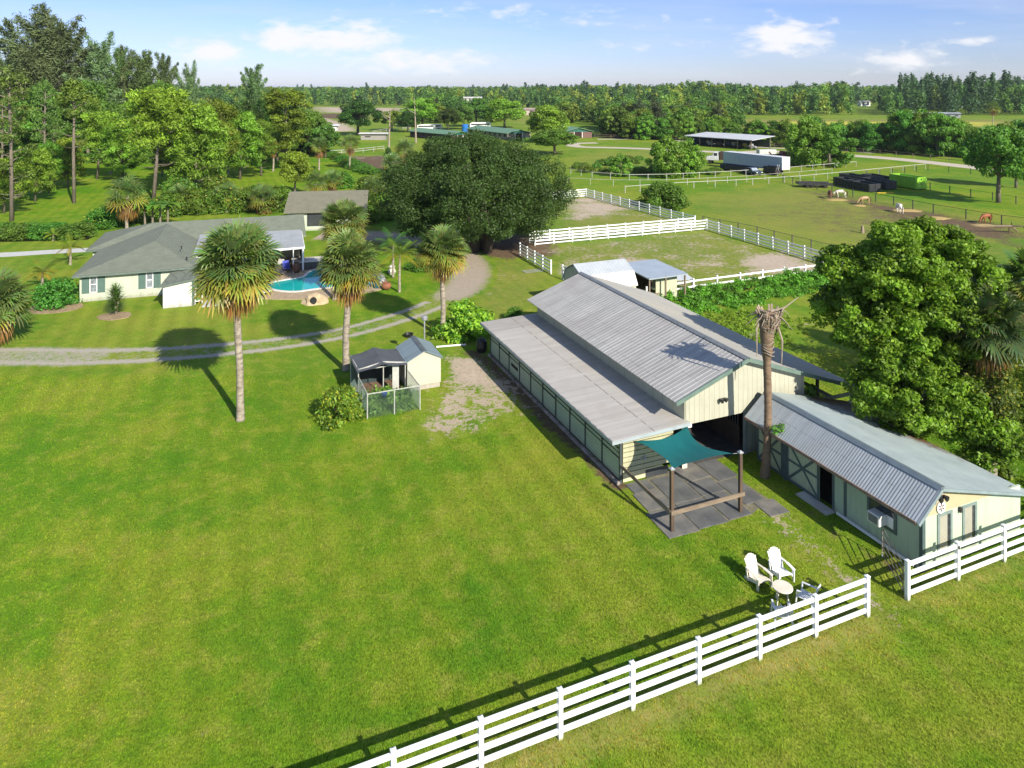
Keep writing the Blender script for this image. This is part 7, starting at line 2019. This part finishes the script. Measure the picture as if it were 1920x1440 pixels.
# clipped row beside the horse ring, small conifer
for i in range(9):
    f = i / 8
    plant('shrub', 'hedge_bush', 'low bush in the hedge row along the left sand ring', 'bush', 614 + 78 * f, 290 + 36 * f, 1.5, .8, i, 'hedge bushes along the left sand ring')
bush('cypress_p', 48, .9, 4.2, 34, .45, 90, .3, (.02, .055, .012)); plant('cypress_p', 'small_cypress', 'dark narrow cypress left of the big oak', 'tree', 728, 322, 1.0, 1.3)
def snag(label, px, py, topy, lean, seed, br=5):
    x, y = G(px, py); h = CAM_H - (topy - 165) * y / 1330; r = random.Random(seed)
    t = thing('dead_tree', label, 'dead tree', (x, y, 0))
    mb = MB(); mb.tube([(0, 0, 0), (lean * .4, 0, h * .5), (lean, 0, h)], [.34, .22, .08], 8); mb.build('trunk', PALEDEAD, t)
    for i in range(br):
        f = .55 + .42 * r.random(); a = r.random() * 6.28; L = 1.5 + 3 * r.random(); b = Vector((lean * f, 0, h * f))
        mb = MB(); mb.tube([b, b + Vector((L * .6 * math.cos(a), L * .6 * math.sin(a), L * .3)), b + Vector((L * math.cos(a), L * math.sin(a), L * .7))], [.13, .09, .03], 5); mb.build('limb', PALEDEAD, t)
snag('tall bare dead trunk beside the leftmost green barn', 780, 268, 183, -.6, 1, 3)
snag('leaning bare dead tree left of the big oak', 729, 288, 205, .4, 2, 7)
snag('short broken dead trunk among the pines left of the brown palm', 473, 292, 246, .5, 3, 1)
snag('leaning dead trunk low in the far left wood', 60, 300, 158, -3.0, 4, 5)

# middle-distance trees, each named for where it stands
for i, (key, px, py, topy, wpx, lab) in enumerate([
        ('dark_tree', 671, 254, 192, 70, 'round dark tree alone by the distant sand arena'),
        ('yellow_tree', 735, 245, 205, 55, 'pale thin-leaved tree right of the round dark one'),
        ('light_tree', 792, 238, 188, 70, 'light green tree behind the leftmost green barn'),
        ('dark_tree', 840, 244, 205, 38, 'small dark round tree behind the leftmost green barn'),
        ('oak_b', 870, 243, 200, 36, 'small round tree left of the blue water tank'),
        ('oak_b', 893, 238, 188, 60, 'green tree behind the long white horse trailer'),
        ('light_tree', 946, 240, 189, 68, 'bright round tree behind the middle green barn'),
        ('light_tree', 1024, 268, 202, 74, 'bright green tree in front of the rightmost green barn'),
        ('oak_a', 1040, 290, 245, 80, 'low green tree touching the right shoulder of the big oak'),
        ('dark_tree', 765, 248, 210, 40, 'dark tree beside the bare dead trunk'),
        ('hedge_b', 1250, 333, 258, 64, 'left half of the pair of bushy trees at the pasture fence'),
        ('hedge_b', 1287, 331, 264, 56, 'right half of the pair of bushy trees at the pasture fence'),
        ('hedge_b', 1165, 331, 290, 40, 'small scrubby tree left of the bushy pair'),
        ('hedge_b', 1512, 312, 222, 70, 'left tree of the clump right of the box trailer'),
        ('hedge_a', 1555, 312, 238, 78, 'right tree of the clump right of the box trailer'),
        ('hedge_c', 1530, 306, 222, 60, 'rear tree of the clump right of the box trailer'),
        ('oak_a', 1872, 380, 243, 110, 'open spreading tree in the right-hand field beside the fence'),
        ('oak_b', 1905, 352, 252, 70, 'tree behind the open spreading one at the right edge'),
        ('oak_a', 578, 288, 212, 70, 'round green tree right of the yellow-green slash pine'),
        ('oak_b', 610, 296, 238, 50, 'smaller round tree at the end of the left wood'),
        ('dark_tree', 494, 300, 190, 66, 'dark tree below the lone feathery pine'),
        ('dark_tree', 462, 304, 196, 60, 'dark tree left of and below the lone feathery pine'),
        ('hedge_a', 300, 300, 160, 80, 'broad green tree beneath the leaning feathery pines'),
        ('light_tree', 260, 300, 195, 70, 'light green tree beneath the spire-shaped pine'),
        ('oak_b', 80, 305, 170, 90, 'broad tree at the foot of the tallest pine'),
        ('oak_b', 165, 305, 165, 90, 'broad tree at the foot of the open-crowned pine'),
        ('oak_a', 20, 308, 190, 80, 'broad tree low at the left edge of the wood'),
        ('oak_a', 215, 303, 200, 70, 'rounded tree at the back of the left lawn'),
        ('light_tree', 400, 300, 205, 70, 'light green tree right of the flat-topped slash pine'),
        ('oak_b', 350, 300, 235, 60, 'low green tree filling the wood above the house ridge'),
        ('oak_a', 520, 302, 240, 60, 'low green tree behind the brown half-dead palm'),
        ('dark_tree', 430, 298, 232, 60, 'dark low tree at the back of the left lawn'),
        ('dark_tree', 125, 300, 225, 80, 'dark tree in the shade at the back of the left lawn')]):
    x, y = G(px, py); h = CAM_H - (topy - 165) * y / 1330
    plant(key, 'broadleaf_tree', lab, 'tree', px, py, wpx * y / 1330 / 9.4, max(.15, h / 10), i * 1.9)
rw = random.Random(66)
for i in range(46):
    px = -40 + 650 * (i + rw.random()) / 46; py = 296 - 10 * rw.random() - (6 if px > 430 else 0); y = G(px, py)[1]
    topy = rw.uniform(178, 250) if px < 330 else rw.uniform(205, 262); h = CAM_H - (topy - 165) * y / 1330; s = h / 10
    plant(['hedge_a', 'hedge_b', 'hedge_c'][i % 3], 'woodland_tree', 'green tree in the dense wood edge behind the left lawn', 'tree', px, py, min(1.0, max(.55, s * .8)), s, rw.random() * 6, 'trees of the wood edge behind the left lawn')
for i in range(30):
    px = -30 + 380 * (i + rw.random()) / 30
    plant('thicket', 'woodland_shrub', 'leafy shrub filling the foot of the wood behind the left lawn', 'shrub', px, 299 + 5 * rw.random(), rw.uniform(1.6, 2.4), rw.uniform(1.3, 2.2), rw.random() * 6, 'shrubs at the foot of the left wood')
# hedge trees beyond the lane on the right
rh = random.Random(55); nn = 0
HK = ['hedge_a', 'hedge_b', 'hedge_c', 'hedge_b', 'hedge_a']
for i in range(52):
    f = (i + .5 * rh.random()) / 52
    px = 1470 + 495 * f; py = 273 + 29 * f + rh.uniform(-6, 3); y = G(px, py)[1]; topy = 236 + rh.uniform(-10, 16) - (26 if 1690 < px < 1790 else 0)
    h = CAM_H - (topy - 165) * y / 1330; s = h / 10
    plant(HK[i % 5], 'hedge_tree', 'dense green tree in the hedge line beyond the sandy lane on the right', 'tree', px, py, max(.4, s * rh.uniform(.8, 1.05)), max(.4, s), rh.random() * 6, 'hedge trees beyond the right-hand lane')
for i in range(34):
    px = 1128 + 442 * (i + rh.random()) / 34; py = 258 + 12 * (px - 1090) / 480 + rh.uniform(-5, 1); y = G(px, py)[1]; topy = 226 + rh.uniform(-14, 12) + (12 if px > 1380 else 0)
    h = CAM_H - (topy - 165) * y / 1330; s = h / 10
    plant(HK[(i * 3) % 5], 'hedge_tree', 'dense green tree in the wood edge behind the carport and rail fence', 'tree', px, py, max(.4, s * rh.uniform(.85, 1.1)), max(.4, s), rh.random() * 6, 'wood-edge trees behind the carport')
for i in range(42):
    px, py = rh.choice([(rh.uniform(1080, 1330), rh.uniform(300, 330)), (rh.uniform(1110, 1250), rh.uniform(296, 316)), (rh.uniform(1190, 1345), rh.uniform(318, 331))])
    plant('far_scrub', 'pasture_scrub', 'low scrub bush in the rough pasture before the lane', 'bush', px, py, rh.uniform(.35, .8), rh.uniform(.3, .6), rh.random() * 6, 'scrub bushes in the rough pasture')

# ------------------------------------------------------------------ the far woods: nearest trees one by one, the rest one mass
fr = random.Random(909); cand = []
def clear(px, py):
    if py > 262: return True
    if px > 1375 and 217 < py: return True            # yellow field and its hedge
    if 575 < px < 790 and py > 199: return True       # arenas on the left
    if 945 < px < 1040 and 204 < py < 240: return True
    if px < 600 and py > 232: return True
    if px < 420 and 198 < py < 222 and px > 300: return True
    if 740 < px < 1125 and py > 232: return True
    if 1595 < px < 1650 and py > 198: return True
    if 860 < px < 915 and py > 190: return True
    return False
Y = 262.0
while Y < 5200:
    step = 8.2 * (Y / 280) ** .78
    wid = Y * 1150 / 1330
    n = int(2 * wid / (step * 1.05))
    for i in range(n):
        X = -wid + 2 * wid * (i + fr.random()) / n; yy = Y + fr.uniform(-.5, .5) * step
        px, py = 960 + X * 1330 / yy, 165 + CAM_H * 1330 / yy
        if clear(px, py): continue
        cand.append((yy, X, px, py))
    Y += step * (.9 if Y < 900 else 1.15)
cand.sort()
print('far trees', len(cand))
FK = ['far_a', 'far_b', 'far_c', 'far_a', 'far_b']
NEAR = 150
for i, (yy, X, px, py) in enumerate(cand[:NEAR]):
    k = FK[fr.randrange(5)]; s = fr.uniform(.75, 1.15)
    if fr.random() < .12: k = 'far_pine'; s = fr.uniform(.5, .75)
    o = plant(k, 'woodland_tree', 'green tree standing in the woods beyond the paddocks and barns', 'tree', 0, 0, s * fr.uniform(.85, 1.2), s, fr.random() * 6, 'trees in the woods beyond the paddocks', xy=(X, yy))
r_ = np.random.default_rng(5)
PALS = np.array([(.036, .078, .017), (.056, .105, .016), (.028, .060, .018), (.078, .115, .018), (.040, .080, .018), (.024, .050, .022)]); PALS[3] = (.098, .130, .020)
parts_near, rows = [], []
cl = []; sizes = []
def flush(cl, lsize, seed, cols):
    if cl: parts_near.append(leaf_cloud(cl, lsize, seed, cols, .22, .7, .5, .3))
for band, (lo, hi, lsize, nl, nc) in enumerate([(0, 480, 1.05, 64, 9), (480, 800, 1.6, 46, 7), (800, 1500, 2.5, 36, 5), (1500, 9000, 4.6, 20, 4)]):
    cl = []; cols = []
    for (yy, X, px, py) in cand[NEAR:]:
        if not (lo <= yy < hi): continue
        pine = (fr.random() < (.03 + (.38 if px > 1690 and yy < 900 else 0) + (.10 if 980 < px < 1330 and yy > 900 else 0)))
        bump = 1.5 + 2.2 * math.sin(X / 90.0 + yy / 130.0) + 1.6 * math.sin(X / 37.0 + 2 + yy / 310.0)
        far_up = 7.5 * min(1, max(0, (yy - 330) / 420))
        h = fr.uniform(8, 13) + bump * .8 + far_up if not pine else fr.uniform(14, 19) + bump + far_up * .6
        if px > 1690: h += 6 if pine else 5
        if 1250 < px < 1700 and not pine and yy < 800: h += 3 + 2 * math.sin(px / 40)
        sc = 1 if yy < 1000 else (yy / 1000) ** .55
        base = PALS[5] * fr.uniform(.9, 1.3) if pine else PALS[fr.randrange(5)] * fr.uniform(.75, 1.25)
        for j in range(nc + (2 if pine else 0)):
            if pine:
                f = (j + .5) / (nc + 2); w = (4.2 * (1 - f) ** .8 + 1.2) * fr.uniform(.7, 1.3); p = (X + fr.uniform(-1.4, 1.4), yy, h * (.08 + .9 * f), w * sc, w * sc, h * .13)
            else:
                a = fr.random() * 6.283; rr_ = fr.random() * 3.7 * sc; w = fr.uniform(2.0, 3.3)
                zz = max(w * .5, (h - w * .8) * (1 - .92 * (j + .5 * fr.random()) / nc)); p = (X + rr_ * math.cos(a), yy + rr_ * math.sin(a), zz, w * sc, w * sc, w * 1.05)
            cl.append((*p, nl)); cols.append(base)
    flush(cl, lsize, 60 + band, cols)
fw = link_mesh('far_forest', np_obj_mesh('far_forest', parts_near, LEAFFAR))
tag(fw, 'unbroken far-off woods stretching to the horizon', kind='stuff')

# ------------------------------------------------------------------ grass blades of the near lawn
def make_grass():
    g = np.random.default_rng(17)
    bands = [(16.5, 22, 900), (22, 28, 620), (28, 36, 380), (36, 50, 200)]
    P = []
    for y0, y1, dens in bands:
        w = y1 * .76; n = int((y1 - y0) * 2 * w * dens * .55)
        x = (g.random(n) * 2 - 1) * w; y = y0 + (y1 - y0) * g.random(n)
        P.append(np.stack([x, y, np.full(n, (y0 + y1) / 2)], 1)[np.abs(x) < y * .76])
    P = np.concatenate(P)
    def inframe(o, a, x0, x1, y0, y1):
        dx, dy = P[:, 0] - o[0], P[:, 1] - o[1]
        v = dx * math.cos(a) + dy * math.sin(a); u = -dx * math.sin(a) + dy * math.cos(a)
        return (v > x0) & (v < x1) & (u > y0) & (u < y1)
    bad = inframe(BO, AX, -.5, 13.5, -.1, 18.2) | inframe(BO, AX, -.2, 4.3, -4.3, .1) | inframe(BO, AX, 4.2, 5.5, -3.7, .1) | inframe(BO, AX, 4.6, 5.8, -4.8, -3.6) | inframe(WO, AW, -.35, 6.2, -.05, 9.5)
    bad |= inframe(SO, AX, -3.1, 2.2, -.1, 2.7)
    # thin out over worn ground and the drive
    ix = np.clip(np.searchsorted(GX, P[:, 0]), 1, len(GX) - 1); iy = np.clip(np.searchsorted(GY, P[:, 1]), 1, len(GY) - 1)
    worn = np.maximum(ATT['sand'][iy, ix], ATT['dirt'][iy, ix])
    bad |= g.random(len(P)) < np.maximum(worn * 1.5, ATT['dry'][iy, ix] * .45)
    bad |= (P[:, 1] > 46.2) & (P[:, 0] < -4)
    P = P[~bad]; n = len(P)
    print('blades', n)
    a = g.random(n) * 6.283; h = (.035 + .035 * g.random(n)) * (.8 + .012 * P[:, 2]); wd = (.008 + .007 * g.random(n)) * (.55 + .03 * P[:, 2])
    lean = (g.random(n) - .2) * .8; b = g.random(n) * 6.283
    base = np.stack([P[:, 0], P[:, 1], np.zeros(n)], 1)
    s = np.stack([np.cos(a) * wd, np.sin(a) * wd, np.zeros(n)], 1)
    top = base + np.stack([np.cos(b) * h * lean, np.sin(b) * h * lean, h], 1)
    V = np.stack([base - s, base + s, top], 1).reshape(-1, 3)
    F = np.arange(3 * n).reshape(n, 3)
    me = bpy.data.meshes.new('grass_blades')
    ix = np.clip(np.searchsorted(GX, P[:, 0]), 1, len(GX) - 1); iy = np.clip(np.searchsorted(GY, P[:, 1]), 1, len(GY) - 1)
    dr = np.clip(ATT['dry'][iy, ix] * (.35 + .9 * g.random(n)), 0, 1)[:, None]
    T = np.repeat((.84 + .36 * g.random(n))[:, None] * ((1 - dr) + dr * np.array([[1.75, 1.0, 1.9]])), 3, 0)
    np_mesh(me, V, F, T)
    k = NT('grass_blade')
    c, hgt = grass_color(k)
    c = k.mix(1.0, c, k.attr('tint', 'Color'), 'MULTIPLY')
    c = k.mix(1.0, c, (1.62, 1.55, 1.4, 1), 'MULTIPLY')
    up = k.N.new('ShaderNodeNormal')
    gm = k.N.new('ShaderNodeNewGeometry')
    p = k.principled(c, .6, 0, None, .2)
    tr = k.N.new('ShaderNodeBsdfTranslucent'); k.L.new(c, tr.inputs[0])
    mx = k.N.new('ShaderNodeMixShader'); mx.inputs[0].default_value = .45
    k.L.new(p.outputs[0], mx.inputs[1]); k.L.new(tr.outputs[0], mx.inputs[2]); k.L.new(mx.outputs[0], k.out.inputs[0])
    k.N.remove(up); k.N.remove(gm)
    me.materials.append(k.mat)
    tag(link_mesh('grass_blades', me), 'short green grass blades of the near lawn', kind='stuff')
make_grass()

# ------------------------------------------------------------------ the air
mb = MB(); mb.box(-6500, 6500, -350, 9600, -1, 45)
hz = mb.mesh('haze', [])
hm = bpy.data.materials.new('pale_air'); hm.use_nodes = True
hm.node_tree.nodes.clear()
ho = hm.node_tree.nodes.new('ShaderNodeOutputMaterial'); hv = hm.node_tree.nodes.new('ShaderNodeVolumePrincipled')
hv.inputs['Color'].default_value = (.80, .88, 1.0, 1); hv.inputs['Density'].default_value = .00007; hv.inputs['Anisotropy'].default_value = .1
hm.node_tree.links.new(hv.outputs[0], ho.inputs['Volume'])
hz.materials.append(hm)
tag(link_mesh('haze', hz), 'thin pale haze over the distant woods', kind='stuff')
